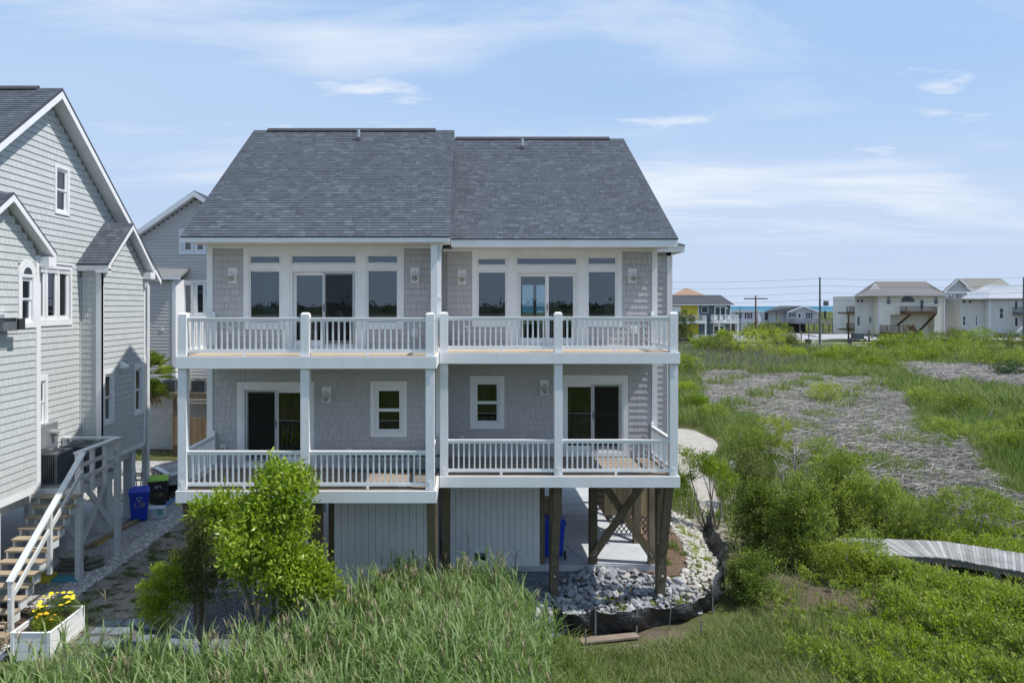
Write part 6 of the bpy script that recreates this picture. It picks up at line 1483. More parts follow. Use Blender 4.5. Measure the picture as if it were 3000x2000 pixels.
V, Fc, T = field(P, '', '', None, (.08, .3), (.008, .016), (.2, 1.), 10, 2, tmean=.5); stuff('grass', V, Fc, T, GR['marsh_dry'])
V, Fc, T = field(scatter([(-20, 34.2), (-9, 33.8), (-9, 35.8), (-20, 35.9)], 9000, 34), '', '', None, (.05, .14), (.015, .03), (.2, 1.), 9, 2, tmean=.75); stuff('grass', V, Fc, T, GR['marsh_dry'])
for k_, (po, nn, m__) in enumerate((([(3.4, 17.2), (5.6, 17.8), (5.8, 18.8), (3.2, 19.2)], 9, 'far'), ([(6.3, 19.4), (7.0, 20.0), (7.4, 22), (7.6, 24), (7.0, 24)], 16, 'far'), ([(5.6, 20.2), (6.4, 20.4), (6.6, 22), (5.8, 24)], 14, 'marsh'))):
    tufts(po, nn, 34, (.10, .30), (.012, .03), m__, 'weeds', 140+k_, .6, None, .07)
# middle and far marsh
dead = gp((2110, 1112), (2330, 1103), (2580, 1110), (2690, 1180), (2790, 1290), (2890, 1400), (3040, 1490), (3120, 1640), (2950, 1600), (2780, 1500), (2520, 1450), (2390, 1360), (2270, 1270), (2130, 1190))
dead2 = gp((2670, 1092), (3050, 1088), (3050, 1138), (2900, 1140), (2760, 1128))
path = gp((1940, 1240), (2050, 1255), (2125, 1300), (2100, 1350), (2060, 1380), (2095, 1420), (2120, 1510), (2050, 1510), (2030, 1460), (1990, 1400), (1940, 1380))
mid = [(6.4, 26.5), (9.3, 27), (10.4, 27.5), (15.4, 23.2), (19, 27), (24, 23), (38, 34), (90, 118), (24, 122), (10, 60), (6, 40)]
def warp(P):
    x, y = P[:, 0], P[:, 1]; k = np.clip(y/30., .7, 3)
    return x+k*(.9*np.sin(y*.9/k+1)+.6*np.sin(x*1.9/k+y*1.1/k)+.35*np.sin(x*5/k)), y+k*(.9*np.sin(x*.8/k+2)+.7*np.sin(x*1.7/k-y*1.3/k)+.35*np.sin(y*5/k))
def in_w(P, poly):
    a, b = warp(P); return in_poly(a, b, poly)
not_dead = lambda P: (~in_w(P, dead) | (np.sin(P[:, 0]*.9)*np.sin(P[:, 1]*.7+1) > .55)) & ~in_w(P, dead2) & ~in_poly(P[:, 0], P[:, 1], path)
def zone(poly, n, y0, y1, h, w, seed, mat, name, tm, lean=(.1, .6), keep=None, seg=2):
    P = scatter(poly, n, seed); P = vis(P[(P[:, 1] > y0) & (P[:, 1] < y1)], 1.5); P = P[(keep or not_dead)(P)]
    V, Fc, T = field(P, '', '', None, h, w, lean, seed, seg, tmean=tm); stuff(name, V, Fc, T, mat)
zone([(6.4, 26.5), (15.4, 23.2), (19, 27), (24, 23), (38, 34), (42, 52), (10, 52), (6, 40)], 60000, 22, 50, (.35, 1.0), (.02, .05), 41, GR['marsh'], 'marsh_grass', .5)
zone([(6.4, 26.5), (15.4, 23.2), (19, 27), (24, 23), (38, 34), (42, 52), (10, 52), (6, 40)], 16000, 22, 50, (.3, .9), (.015, .04), 42, GR['marsh_dry'], 'marsh_grass', .6)
zone(mid, 120000, 50, 122, (.5, 1.3), (.05, .12), 43, GR['marsh'], 'marsh_grass', .58)
zone(mid, 30000, 50, 122, (.6, 1.5), (.04, .09), 44, GR['marsh_dry'], 'marsh_grass', .6)
zone([(8, 62), (30, 70), (60, 112), (16, 118)], 7000, 60, 118, (1.2, 1.9), (.04, .07), 45, GR['straw'], 'dry_reeds', .3, (.05, .2))
# green strip of reeds between the dead patches
inside_any = lambda P: np.ones(len(P), bool)
zone(gp((2560, 1112), (2700, 1100), (2760, 1230), (2950, 1380), (3080, 1500), (3080, 1420), (2960, 1300), (2800, 1180)), 16000, 20, 80, (.7, 1.3), (.03, .06), 46, GR['marsh'], 'marsh_grass', .42, (.05, .35), inside_any)
# fallen dead reeds
def litter(poly, n, L_, w, seed, mat=GR['straw'], up=.5):
    bb = [(min(p[0] for p in poly)-3, min(p[1] for p in poly)-3), (max(p[0] for p in poly)+3, min(p[1] for p in poly)-3), (max(p[0] for p in poly)+3, max(p[1] for p in poly)+3), (min(p[0] for p in poly)-3, max(p[1] for p in poly)+3)]
    P = scatter(bb, n*2, seed); P = P[in_w(P, poly)] if up > .1 else scatter(poly, n, seed); P = vis(P, .6); n = len(P); r = np.random.RandomState(seed); az = r.uniform(0, 6.28, n); tl = np.abs(r.normal(0, .16, n)); L_ = r.uniform(L_[0], L_[1], n)
    z = r.uniform(0, up, n); d = np.stack([np.cos(az)*np.cos(tl), np.sin(az)*np.cos(tl), np.sin(tl)], 1)*L_[:, None]/2; s = np.stack([-np.sin(az), np.cos(az), np.zeros(n)], 1)*(r.uniform(w[0], w[1], n)[:, None]/2)
    u = np.array([[0, 0, 1.]])*(np.linalg.norm(s, axis=1)[:, None])
    C = P+np.stack([0*z, 0*z, z], 1); V = np.stack([C-d-s, C-d+s, C+d+s, C+d-s, C-d+u*1.3, C+d+u*1.3], 1).reshape(-1, 3)
    i = np.arange(n)[:, None]*6; Fc = np.concatenate([i+np.array([[0, 4, 5]]), i+np.array([[0, 5, 3]]), i+np.array([[4, 1, 2]]), i+np.array([[4, 2, 5]])], 0)
    t = np.repeat(np.clip(r.normal(.45, .27, n)+z*.35/up, 0, 1), 6); return V, Fc, t
V, Fc, T = litter(dead, 42000, (.4, 1.5), (.018, .042), 51); stuff('fallen_reeds', V, Fc, T, GR['straw'])
V, Fc, T = litter(dead2, 9000, (.8, 2.0), (.035, .08), 52, up=.8); stuff('fallen_reeds', V, Fc, T, GR['straw'])
P = scatter(dead, 11000, 53); P = P[np.sin(P[:, 0]*.8+1)*np.sin(P[:, 1]*.6)+.5*np.sin(P[:, 0]*1.9-P[:, 1]*1.2) > .0]; V, Fc, T = field(vis(P), '', '', None, (.4, 1.0), (.02, .035), (.1, .5), 12, 2, tmean=.4); stuff('marsh_grass', V, Fc, T, GR['marsh'])
V, Fc, T = litter([(2.6, 16.1), (6.5, 16.8), (5.5, 12), (2.6, 12)], 1500, (.08, .3), (.006, .014), 54, up=.05); stuff('fallen_reeds', V, Fc, T, GR['straw'])
# dunes and lawn edges far off
zone([(30, 205), (150, 205), (210, 330), (20, 330)], 40000, 200, 330, (.6, 1.4), (.25, .6), 47, GR['marsh_dry'], 'dune_grass', .45, (.2, .9), inside_any, 1)

# --- shrubs and trees, each a thing
def crown_np(lobes, n, leaf, seed, shell=.55, aspect=.42, up=.35, tm=.5, clump=14):
    """lobes (x,y,z,rx,ry,rz); leaves in small sprays near the lobes' surfaces"""
    r = np.random.RandomState(seed); w = np.array([l[3]*l[4]+l[4]*l[5] for l in lobes]); w = w/w.sum(); nc = max(1, n//clump); idx = r.choice(len(lobes), nc, p=w); Lb = np.array(lobes)[idx]
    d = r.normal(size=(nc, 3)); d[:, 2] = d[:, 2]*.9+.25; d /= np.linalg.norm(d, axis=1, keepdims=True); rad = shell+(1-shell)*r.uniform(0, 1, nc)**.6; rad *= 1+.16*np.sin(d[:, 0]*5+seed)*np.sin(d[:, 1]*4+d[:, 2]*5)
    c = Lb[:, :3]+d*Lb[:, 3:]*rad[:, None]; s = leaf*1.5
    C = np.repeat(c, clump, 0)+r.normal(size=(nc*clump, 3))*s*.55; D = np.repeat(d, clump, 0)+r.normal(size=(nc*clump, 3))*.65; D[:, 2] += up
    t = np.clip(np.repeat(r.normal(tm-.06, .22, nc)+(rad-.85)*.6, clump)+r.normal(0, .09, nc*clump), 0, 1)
    return leaves_mesh(C, D, r.uniform(.7, 1.25, nc*clump)*leaf, aspect, t)
def limbs(mb, base, tips, r0, seed, wob=.08):
    rr = random.Random(seed)
    for t in tips:
        b, t = Vector(base), Vector(t); m1 = b.lerp(t, .35)+Vector((rr.uniform(-wob, wob), rr.uniform(-wob, wob), .0)); m2 = b.lerp(t, .7)+Vector((rr.uniform(-wob, wob), rr.uniform(-wob, wob), 0))
        mb.tube([b, m1, m2, t], [r0, r0*.75, r0*.5, r0*.2], 6)
def plant(name, x, y, label, cat, lobes, n, leaf, mat, seed, trunk=.04, tm=.5, aspect=.42, group=None, shell=.55, clump=14, base=None, tips=99):
    z = Hs(x, y); t = thing(name, (x, y, z), label, cat, group); L_ = [(x+l[0], y+l[1], z+l[2], l[3], l[4], l[5]) for l in lobes]
    rs_ = random.Random(seed*7+1); sat = []
    for l in L_:
        for _ in range(3):
            a, e_ = rs_.uniform(0, 6.28), rs_.uniform(-.1, 1.2); k_ = rs_.uniform(.85, 1.15); sat.append((l[0]+math.cos(a)*math.cos(e_)*l[3]*k_, l[1]+math.sin(a)*math.cos(e_)*l[4]*k_, l[2]+math.sin(e_)*l[5]*k_, l[3]*.34, l[4]*.34, l[5]*.42))
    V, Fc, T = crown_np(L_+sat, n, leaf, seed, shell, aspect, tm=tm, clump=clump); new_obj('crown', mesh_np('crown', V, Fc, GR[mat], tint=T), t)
    mb = MB(); bs = base or [(0, 0)]
    for k, b in enumerate(bs): limbs(mb, (x+b[0], y+b[1], z-.1), [(l[0]-(l[0]-x)*.1, l[1], l[2]) for i, l in enumerate(L_[:tips]) if i % len(bs) == k], trunk, seed+k, trunk*2.5)
    mb.build('trunk', M['trunk'], t, smooth=True); return t
# bright tree before the left deck
def lob(U, V, r, Y, x0, y0, dy=0, rz=None): 
    z0 = Hs(x0, y0); s = F/Y; return (PX(U, Y)-x0, Y-y0+dy, PZ(V, Y)-z0, r/s, r/s*.95, (rz or r)/s)
tx, ty = PX(800, 14.9), 14.9
TL = [lob(a[0], a[1], a[2]*.92, a[3], tx, ty) for a in ((815, 1425, 66, 14.9), (860, 1455, 55, 14.7), (800, 1375, 22, 14.9), (885, 1395, 22, 14.9), (690, 1510, 66, 14.8), (640, 1505, 42, 14.9), (780, 1530, 85, 14.7), (860, 1540, 55, 15.1), (735, 1600, 80, 14.5), (830, 1660, 88, 14.6), (900, 1690, 62, 14.7), (940, 1715, 40, 14.8), (740, 1690, 52, 14.9), (820, 1770, 42, 14.9), (960, 1745, 34, 14.8), (590, 1495, 26, 14.9), (690, 1620, 40, 15.0))]
plant('leafy_tree', tx, ty, 'bright green broadleaf tree rising in front of the left lower deck', 'tree', TL, 15500, .125, 'bright', 61, .05, .5, .44, clump=12, shell=.4)
def simple(name, U, V, Y, spec, label, n, leaf, mat, seed, **k):
    x, y = PX(U, Y), Y; return plant(name, x, y, label, 'shrub', [lob(*s, Y, x, y) if len(s) == 3 else lob(s[0], s[1], s[2], s[3], x, y) for s in spec], n, leaf, mat, seed, **k)
simple('shrub', 600, 1800, 15.6, [(585, 1560, 44), (620, 1620, 62), (555, 1640, 50), (600, 1700, 70), (650, 1710, 50), (560, 1720, 50)], 'dull olive shrub behind the bright tree, left of its crown', 11000, .06, 'olive', 62, trunk=.03, shell=.3)
simple('shrub', 475, 1830, 15.2, [(485, 1700, 44), (505, 1680, 30), (450, 1740, 48), (495, 1765, 48), (430, 1780, 34), (470, 1800, 40)], 'small yellow green shrub at the left of the bright tree', 9000, .055, 'yellow', 63, trunk=.02, shell=.4)
simple('shrub', 1165, 1730, 16.6, [(1168, 1650, 14), (1160, 1680, 20), (1150, 1710, 22), (1165, 1735, 24)], 'slender leafy sapling in front of the left storage wall', 700, .07, 'bright', 64, trunk=.012, shell=.2, tm=.3)
simple('shrub', 1352, 1680, 17.5, [(1355, 1630, 10), (1345, 1655, 14), (1335, 1670, 12)], 'thin seedling with pale leaves beside the flood vent', 220, .05, 'bright', 65, trunk=.008, shell=.2, tm=.3)
# right of the duplex
def rshrub(U, Vb, w, hpx, label, n, leaf, mat, seed, name='shrub', trunk=.03, tm=.5, flat=1., **k):
    x, y = G(U, Vb); s = F/y; W_, Hh = w/s/2, hpx/s; r = random.Random(seed)
    nl = 9; n = int(n*1.7); L_ = [(r.uniform(-.62, .62)*W_, r.uniform(-.5, .4)*W_, Hh*(.35+.45*r.random()), W_*.42, W_*.42, Hh*.24*flat) for _ in range(nl)]+[(-.5*W_, 0, Hh*.45, W_*.5, W_*.5, Hh*.35*flat), (.5*W_, 0, Hh*.42, W_*.5, W_*.5, Hh*.33*flat), (0, 0, Hh*.74, W_*.5, W_*.5, Hh*.26*flat), (0, -.3*W_, Hh*.25, W_*.85, W_*.6, Hh*.28*flat), (-.3*W_, -.3*W_, Hh*.2, W_*.6, W_*.5, Hh*.22*flat), (.35*W_, -.3*W_, Hh*.2, W_*.6, W_*.5, Hh*.22*flat)]
    return plant(name, x, y, label, 'shrub', L_, n, leaf, mat, seed, trunk, tm, **k)
rshrub(2200, 1765, 135, 140, 'rounded dark green shrub beside the corner of the black silt fence', 6500, .065, 'shrub', 71, tm=.4)
rshrub(2232, 1605, 150, 190, 'big dark green shrub just behind the bend of the silt fence', 7000, .085, 'shrub', 72, tm=.35)
rshrub(2345, 1650, 210, 235, 'largest rounded green shrub left of the boardwalk end', 10000, .085, 'shrub', 73, tm=.62)
rshrub(2205, 1490, 110, 170, 'olive green shrub standing between the small tree and the dead grey tree', 4000, .08, 'olive', 74, tm=.8)
rshrub(2440, 1530, 240, 215, 'tall loose green shrub behind the largest rounded shrub', 8000, .09, 'shrub', 75, tm=.75)
rshrub(2560, 1570, 220, 180, 'broad light green shrub behind the left end of the boardwalk', 7000, .085, 'shrub', 76, tm=.85)
rshrub(2530, 1665, 150, 110, 'low green shrub hiding the near edge of the boardwalk end', 3800, .06, 'shrub', 77, tm=.8)
rshrub(2700, 1590, 170, 130, 'low bush between the boardwalk and the flat topped shrub', 3800, .06, 'shrub', 78, tm=.8)
rshrub(2480, 1700, 170, 120, 'low bright bush in front of the boardwalk end', 4200, .06, 'far', 79, tm=.7)
rshrub(2260, 1345, 120, 130, 'bright green bush on bare stems in the middle of the marsh', 3600, .07, 'far', 80, tm=.75)
rshrub(2170, 1345, 130, 110, 'green bush at the end of the sandy path', 3200, .07, 'shrub', 81, tm=.7)
rshrub(2395, 1370, 120, 95, 'round green bush at the left edge of the dead reeds', 3000, .07, 'shrub', 82, tm=.85)
rshrub(2420, 1185, 110, 75, 'bright bush standing alone inside the dead reeds', 2600, .10, 'far', 83, tm=.9)
# flat topped shrub on many stems
x, y = G(2840, 1600); s = F/y
plant('flat_topped_shrub', x, y, 'flat topped olive shrub on spreading stems behind the boardwalk', 'shrub', [(dx/s, dy, dz/s, rx/s, rx/s, rz/s) for dx, dy, dz, rx, rz in ((-70, 0, 130, 40, 26), (-25, .2, 145, 42, 22), (35, 0, 140, 48, 26), (80, .2, 125, 42, 24), (110, 0, 105, 26, 18), (-60, .3, 100, 30, 20), (40, -.2, 105, 40, 20), (-20, -.1, 60, 28, 30))], 6500, .065, 'shrub', 84, .03, .7, base=[(0, 0), (.2, .1), (-.15, 0)])
# twin stemmed small tree by the path
x, y = G(2080, 1552); s = F/y
plant('small_tree', x, y, 'crooked twin stemmed small tree with sparse yellow green leaves by the stone bank', 'tree', [(a/s, 0, b/s, r_/s, r_/s, r_*.6/s) for a, b, r_ in ((-70, 215, 34), (-30, 180, 36), (-95, 130, 26), (-10, 205, 30), (20, 170, 36), (55, 150, 30), (-60, 150, 22), (-85, 100, 16), (40, 110, 20))], 5200, .08, 'yellow', 85, .036, .34, tips=6, shell=.2, base=[(-.1, 0), (.25, .05)])
# dead grey tree
x, y = G(2330, 1500); t = thing('dead_tree', (x, y, Hs(x, y)), 'bare grey dead tree with twiggy crown between the green shrubs', 'tree'); s = F/y; rr = random.Random(5); z = Hs(x, y)
mb = MB(); mb.tube([(x+.1, y, z-.2), (x-.05, y, z+.9), (x-.02, y, z+1.7), (x-.05, y, z+2.5)], [.06, .05, .035, .015], 7); mb.tube([(x+.1, y, z-.1), (x-.45, y, z+.8), (x-.5, y, z+1.3), (x-.8, y, z+2.)], [.05, .04, .03, .01], 7); mb.build('trunk', M['deadwood'], t, smooth=True)
mb = MB()
for k in range(46):
    b = Vector((x+rr.uniform(-.3, .1), y+rr.uniform(-.1, .1), z+rr.uniform(1.1, 2.4))); a = rr.uniform(0, 6.28); L_ = rr.uniform(.5, 1.3); e = b+Vector((math.cos(a)*L_, math.sin(a)*L_*.8, rr.uniform(-.1, .45))); m_ = b.lerp(e, .5)+Vector((0, 0, rr.uniform(0, .15)))
    mb.tube([b, m_, e], [.014, .009, .003], 4, False)
    for _ in range(4):
        q = b.lerp(e, rr.uniform(.3, 1)); mb.tube([q, q+Vector((rr.uniform(-.3, .3), rr.uniform(-.3, .3), rr.uniform(-.05, .3)))], [.006, .002], 3, False)
mb.build('branches', M['deadwood'], t)
MB().tube([(x-.75, y-.2, z-.2), (x-.78, y-.2, z+.95)], .07, 8).build('stump', M['brown_wood'], t)
# bare branches beyond, right side
for U, V, lab in ((2560, 1165, 'bare branching shrub at the right of the far dead reeds'), (2850, 1262, 'small dead sapling with forked branches near the right edge')):
    x, y = G(U+0, V); z = Hs(x, y); t = thing('dead_shrub', (x, y, z), lab, 'shrub'); mb = MB()
    for k in range(9):
        a = rr.uniform(0, 6.28); e = Vector((x+math.cos(a)*1.1, y+math.sin(a)*.9, z+rr.uniform(.7, 1.7))); limbs(mb, (x, y, z-.1), [e], .05, k, .12)
    mb.build('branches', M['deadwood'], t)
# bushes on the right and the far belt of shrubs: (U, base V, width, height, material, tint)
belt = [
 (2720, 1195, 130, 60, 'shrub', .8, 'green bush right of the dead reed patch, behind its edge'), (2830, 1225, 150, 75, 'shrub', .55, 'darker rounded bush near the right edge beyond the reed strip'),
 (2780, 1290, 140, 65, 'shrub', .85, 'low bright bush beside the small dead sapling'), (2900, 1325, 180, 85, 'shrub', .8, 'wide light bush at the right edge above the reeds'), (2985, 1275, 110, 60, 'shrub', .75, 'small bush cut by the right edge of the picture'),
 (2960, 1330, 120, 60, 'far', .5, 'low bush in front of the wide light bush'),
 (1998, 1015, 80, 100, 'dark', .6, 'dark evergreen bush against the yellow half of the far duplex'), (2010, 1105, 90, 65, 'far', .6, 'bright bush directly right of the deck corner of the grey duplex'), (2065, 1040, 80, 60, 'far', .55, 'round green bush before the white railing of the far duplex'),
 (2120, 1045, 130, 60, 'olive', .9, 'greyish brushy bush before the slate blue duplex'), (2118, 1005, 50, 35, 'far', .8, 'small bright bush on top of the greyish bush'), (2215, 1050, 190, 85, 'far', .95, 'large bright green bush in the middle of the far shrub belt'),
 (2230, 990, 110, 40, 'olive', .8, 'olive bush at the foot of the crossarm pole'), (2270, 1015, 130, 75, 'olive', .9, 'rounded olive bush before the grey cottage'), (2310, 1030, 90, 45, 'olive', .8, 'olive bush right of the rounded olive bush'),
 (2330, 1060, 130, 45, 'far', .75, 'low green bush where the road begins'), (2420, 1065, 90, 35, 'far', .5, 'low bush below the road, left of the white marker'), (2395, 1045, 60, 22, 'far', .4, 'very small bush at the roadside'),
 (2455, 1050, 100, 40, 'shrub', .9, 'green bush right of the roadside marker'), (2530, 1065, 120, 50, 'shrub', .7, 'green bush in front of the cream house platform'), (2600, 1030, 130, 45, 'far', .55, 'golden green bush under the stairs of the cream house'),
 (2680, 1035, 140, 60, 'far', .5, 'golden green bush before the middle of the cream house'), (2650, 1060, 130, 45, 'shrub', .75, 'lower green bush before the cream house'), (2760, 1050, 130, 60, 'far', .45, 'golden bush at the right corner of the cream house'),
 (2800, 1010, 110, 50, 'olive', .9, 'olive bush between the cream and metal roofed houses'), (2860, 1035, 120, 70, 'shrub', .8, 'dark topped bush before the metal roofed house'), (2790, 1075, 170, 75, 'shrub', .7, 'broad bush in the belt below the metal roofed house'),
 (2900, 1085, 150, 75, 'shrub', .65, 'broad bush left of the right edge in the far belt'), (2960, 1040, 150, 60, 'olive', .9, 'olive bush before the stairs of the metal roofed house'), (2985, 1090, 120, 70, 'shrub', .8, 'bush touching the right edge in the far belt'),
 (2700, 1075, 120, 50, 'far', .6, 'bright low bush in front of the golden bushes'), (2560, 1085, 110, 40, 'far', .5, 'isolated low bush standing in the far marsh grass'), (2010, 1165, 70, 45, 'far', .8, 'bush beside the deck post below the bright bush'),
 (2030, 1200, 90, 40, 'yellow', .2, 'yellow green bush above the bend of the sandy path'), (2085, 1235, 100, 45, 'shrub', .8, 'green bush beside the far end of the sandy path'), (2955, 1115, 120, 55, 'dark', .9, 'dark bush in front of the right belt')]
for i, (U, V, w, h_, mt_, tm, lab) in enumerate(belt):
    Yb = 15392/(V-HV); n = 2600 if V > 1150 else 1900; lf = max(.07, Yb*.0024)
    rshrub(U, V, w, h_*1.02, lab, n, lf, mt_, 200+i, tm=tm, trunk=.05, shell=.75)
# palm behind the sage house
def palm():
    x, y = -14.0, 31.0; z = Hs(x, y); top = PZ(1105, y); t = thing('palm_tree', (x, y, z), 'shaggy fan palm between the sage and beige houses', 'palm tree')
    MB().tube([(x, y, z-.3), (x+.02, y, z+2), (x, y, top)], [.16, .14, .13], 10).build('trunk', M['trunk'], t, smooth=True); r = random.Random(3)
    for k in range(64):
        a = r.uniform(0, 6.28); el = r.uniform(-1.2, 1.35); d = Vector((math.cos(a)*math.cos(el), math.sin(a)*math.cos(el), math.sin(el))); b = Vector((x, y, top)); c = b+d*.62
        side = d.cross(Vector((0, 0, 1))).normalized(); up = side.cross(d).normalized(); V = []; Fc = []
        for j in range(13):
            q = (j-6)/6*1.15; dd = (d*math.cos(q)+side*math.sin(q)).normalized(); L_ = .85*(1-.25*abs(q)); nrm = up*.02; w = dd.cross(up).normalized()*.028
            p1 = c+dd*L_*.6; p2 = c+dd*L_+Vector((0, 0, -.18*L_)); i = len(V); V += [tuple(c), tuple(p1-w), tuple(p2), tuple(p1+w)]; Fc += [(i, i+1, i+2), (i, i+2, i+3)]
        V += [tuple(b-side*.015), tuple(b+side*.015), tuple(c)]; Fc.append((len(V)-3, len(V)-2, len(V)-1))
        tn = .2+.5*(el > .1)+r.uniform(-.1, .2); new_obj('frond', mesh_np('frond', V, Fc, GR['olive' if el > -.7 else 'reed_dry'] if el < -.4 else GR['shrub'], tint=[tn]*len(V)), t)
palm()
# tree line on the far side of the creek, behind the camera (it shows in the window glass)
r = np.random.RandomState(77); nC = 260; X = r.uniform(-190, 190, nC); Y = r.uniform(-140, -105, nC); lobes_ = [(x, y, 1.8+r.uniform(0, 1.2), r.uniform(7, 12), r.uniform(4, 7), r.uniform(3.6, 5.6)) for x, y in zip(X, Y)]
V, Fc, T = crown_np(lobes_, 130000, .6, 78, .8, .7); stuff('tree_line', V, Fc, T, GR['dark'])
mb = MB()
for l in lobes_: mb.lathe((l[0], l[1], l[2]), [(l[3]*.95*math.cos(a), l[5]*.92*math.sin(a)) for a in (-.3, 0, .35, .7, 1.05, 1.4)], 9)
mb.build('tree_line', solid('dark_thicket', (.035, .055, .022), .9, var=.4, scale=.5), None, smooth=True, kind='stuff')
P = np.stack([r.uniform(-30, 30, 26000), r.uniform(-60, 9, 26000), np.zeros(26000)], 1); P[:, 2] = H(P[:, 0], P[:, 1])
V, Fc, T = blades_mesh('', P, r.uniform(.5, 1.3, 26000), r.uniform(.05, .11, 26000), r.uniform(.1, .6, 26000), r.uniform(0, 6.28, 26000), None, r.uniform(.2, .8, 26000), 2); stuff('marsh_grass', V, Fc, T, GR['marsh'])
# ------------------------------------------------------------------ rocks
def rock_mesh(name, seed, mat, tint, ang=True, nstep=1):
    import bmesh
    r = random.Random(seed); bm = bmesh.new(); sc = (r.uniform(.85, 1.15), r.uniform(.6, .95), r.uniform(.45, .8)); n = 11 if ang else 20; pts = []
    while len(pts) < n:
        v = Vector((r.gauss(0, 1), r.gauss(0, 1), r.gauss(0, 1))).normalized()
        if all((v-p).length > (.62 if ang else .42) for p in pts) or r.random() < .02: pts.append(v)
    for p in pts: q = p*r.uniform(.85, 1.1); bm.verts.new((q.x*sc[0], q.y*sc[1], q.z*sc[2]))
    g = bmesh.ops.convex_hull(bm, input=bm.verts[:]); bmesh.ops.triangulate(bm, faces=bm.faces[:]); bm.verts.index_update(); bmesh.ops.recalc_face_normals(bm, faces=bm.faces)
    V = [tuple(v.co) for v in bm.verts]; Fc = [[v.index for v in f.verts] for f in bm.faces]; bm.free()
    return mesh_np(name, V, Fc, mat, tint=[tint]*len(V), smooth=False)
def rock_mat(name, stops):
    m, nt, b = _nodes(name); t = attr(nt); n = noise(nt, 3, 5, .65); f = mth(nt, 'ADD', mth(nt, 'MULTIPLY', t, .8), mth(nt, 'MULTIPLY', n, .25))
    nt.links.new(ramp(nt, f, stops), b.inputs['Base Color']); b.inputs['Roughness'].default_value = .85; b.inputs['Specular IOR Level'].default_value = .25; bump(nt, b, noise(nt, 9, 4, .7), .4, .05); return m
M['riprap'] = rock_mat('granite_rock', [(.0, (.13, .135, .15)), (.4, (.24, .25, .27)), (.75, (.38, .39, .41)), (.92, (.46, .45, .44)), (1, (.46, .30, .15))])
M['lime_rock'] = rock_mat('limestone_rock', [(.0, (.24, .22, .19)), (.5, (.44, .42, .37)), (1, (.62, .60, .55))])
M['shell'] = rock_mat('pale_cobble', [(.0, (.22, .21, .20)), (.5, (.48, .46, .43)), (1, (.72, .70, .67))])
SF_ = [(1.4, 17.3), (2.1, 16.95), (2.5, 16.72), (3.1, 16.68), (4.04, 16.82), (5.15, 17.35), (5.95, 17.72), (6.55, 18.3), (7.0, 19.2), (7.4, 20.2), (7.65, 20.9), (7.85, 22.0), (8.15, 23.4), (8.5, 24.7)]
GRK = [rock_mesh('rock', 100+i, M['riprap'], t) for i, t in enumerate((.1, .25, .4, .5, .6, .75, .35, .85, .55, 1.0))]
LRK = [rock_mesh('stone', 200+i, M['lime_rock'], t, False) for i, t in enumerate((.2, .4, .55, .7, .9, .5))]
SRK = [rock_mesh('stone', 300+i, M['shell'], t, False) for i, t in enumerate((.1, .35, .6, .8, 1., .5))]
def rocks(poly, n, sz, meshes, name, label, group, cat, seed, nmax=280, sep=.62, lift=None, stuffname=None):
    r = random.Random(seed); P = scatter(poly, n*6, seed); pts = []; P = P[[not (1.5 < q[0] < 8.6 and q[1] < 25 and q[1] < np.interp(q[0], [v[0] for v in SF_], [v[1] for v in SF_])+.22) for q in P]]
    for p in P:
        s = r.uniform(*sz)*r.choice((.8, 1, 1, 1.15))
        if all((p[0]-q[0])**2+(p[1]-q[1])**2 > ((s+q[3])*sep)**2 for q in pts[-2500:]): pts.append((p[0], p[1], p[2], s))
        if len(pts) >= n: break
    pts.sort(key=lambda q: -q[3]/q[1]); rest = []
    for k, (x, y, z, s) in enumerate(pts):
        me = r.choice(meshes); mtx = Matrix.Translation((x, y, z+s*.25+(lift(x, y) if lift else 0))) @ Matrix.Rotation(r.uniform(0, 6.28), 4, 'Z') @ Matrix.Rotation(r.uniform(-.5, .5), 4, 'X') @ Matrix.Rotation(r.uniform(-.5, .5), 4, 'Y') @ Matrix.Diagonal((s, s, s, 1))
        if k < nmax: o = new_obj(name, me); o.matrix_world = mtx; tag(o, label(x, y, s, me) if callable(label) else label, cat, group)
        else: rest.append((me, mtx))
    if rest:
        parts = []
        for me, m in rest:
            n_ = len(me.vertices); co = np.empty(n_*3, np.float32); me.vertices.foreach_get('co', co); co = co.reshape(-1, 3) @ np.array(m.to_3x3()).T+np.array(m.translation)
            lv = np.empty(len(me.loops), np.int32); me.loops.foreach_get('vertex_index', lv); t = np.empty(n_, np.float32); me.attributes['tint'].data.foreach_get('value', t); parts.append((co, lv.reshape(-1, 3), t))
        V, Fc, T = join(parts); stuff(stuffname or name+'s', V, Fc, T, meshes[0].materials[0])
hump = lambda x, y: .10
rip = [(2.1, 17.0), (2.6, 16.7), (3.6, 16.9), (5.0, 17.35), (5.9, 17.7), (6.3, 18.4), (5.7, 19.0), (5.0, 19.35), (4.2, 19.72), (3.3, 19.72), (2.6, 19.0), (2.0, 18.2), (1.6, 17.5)]
def rip_label(x, y, s, me):
    c = 'rust tinged' if GRK.index(me) == 9 else ('dark grey' if GRK.index(me) in (0, 1, 6) else ('pale grey' if GRK.index(me) in (5, 7) else 'mid grey')); b = 'large' if s > .145 else ('small' if s < .10 else 'medium')
    w = 'against the concrete slab edge' if y > 19.2 else ('around the foot of the right front pile' if (x-5.1)**2+(y-18.6)**2 < .5 else ('around the foot of the middle front pile' if (x-2.3)**2+(y-18.6)**2 < .4 else ('along the black silt fence' if y < 17.5 else ('where the grey rocks meet the cream stones' if x > 5.5 else ('in the left half of the riprap heap' if x < 3.6 else 'in the middle of the riprap heap')))))
    return b+' '+c+' angular rock '+w
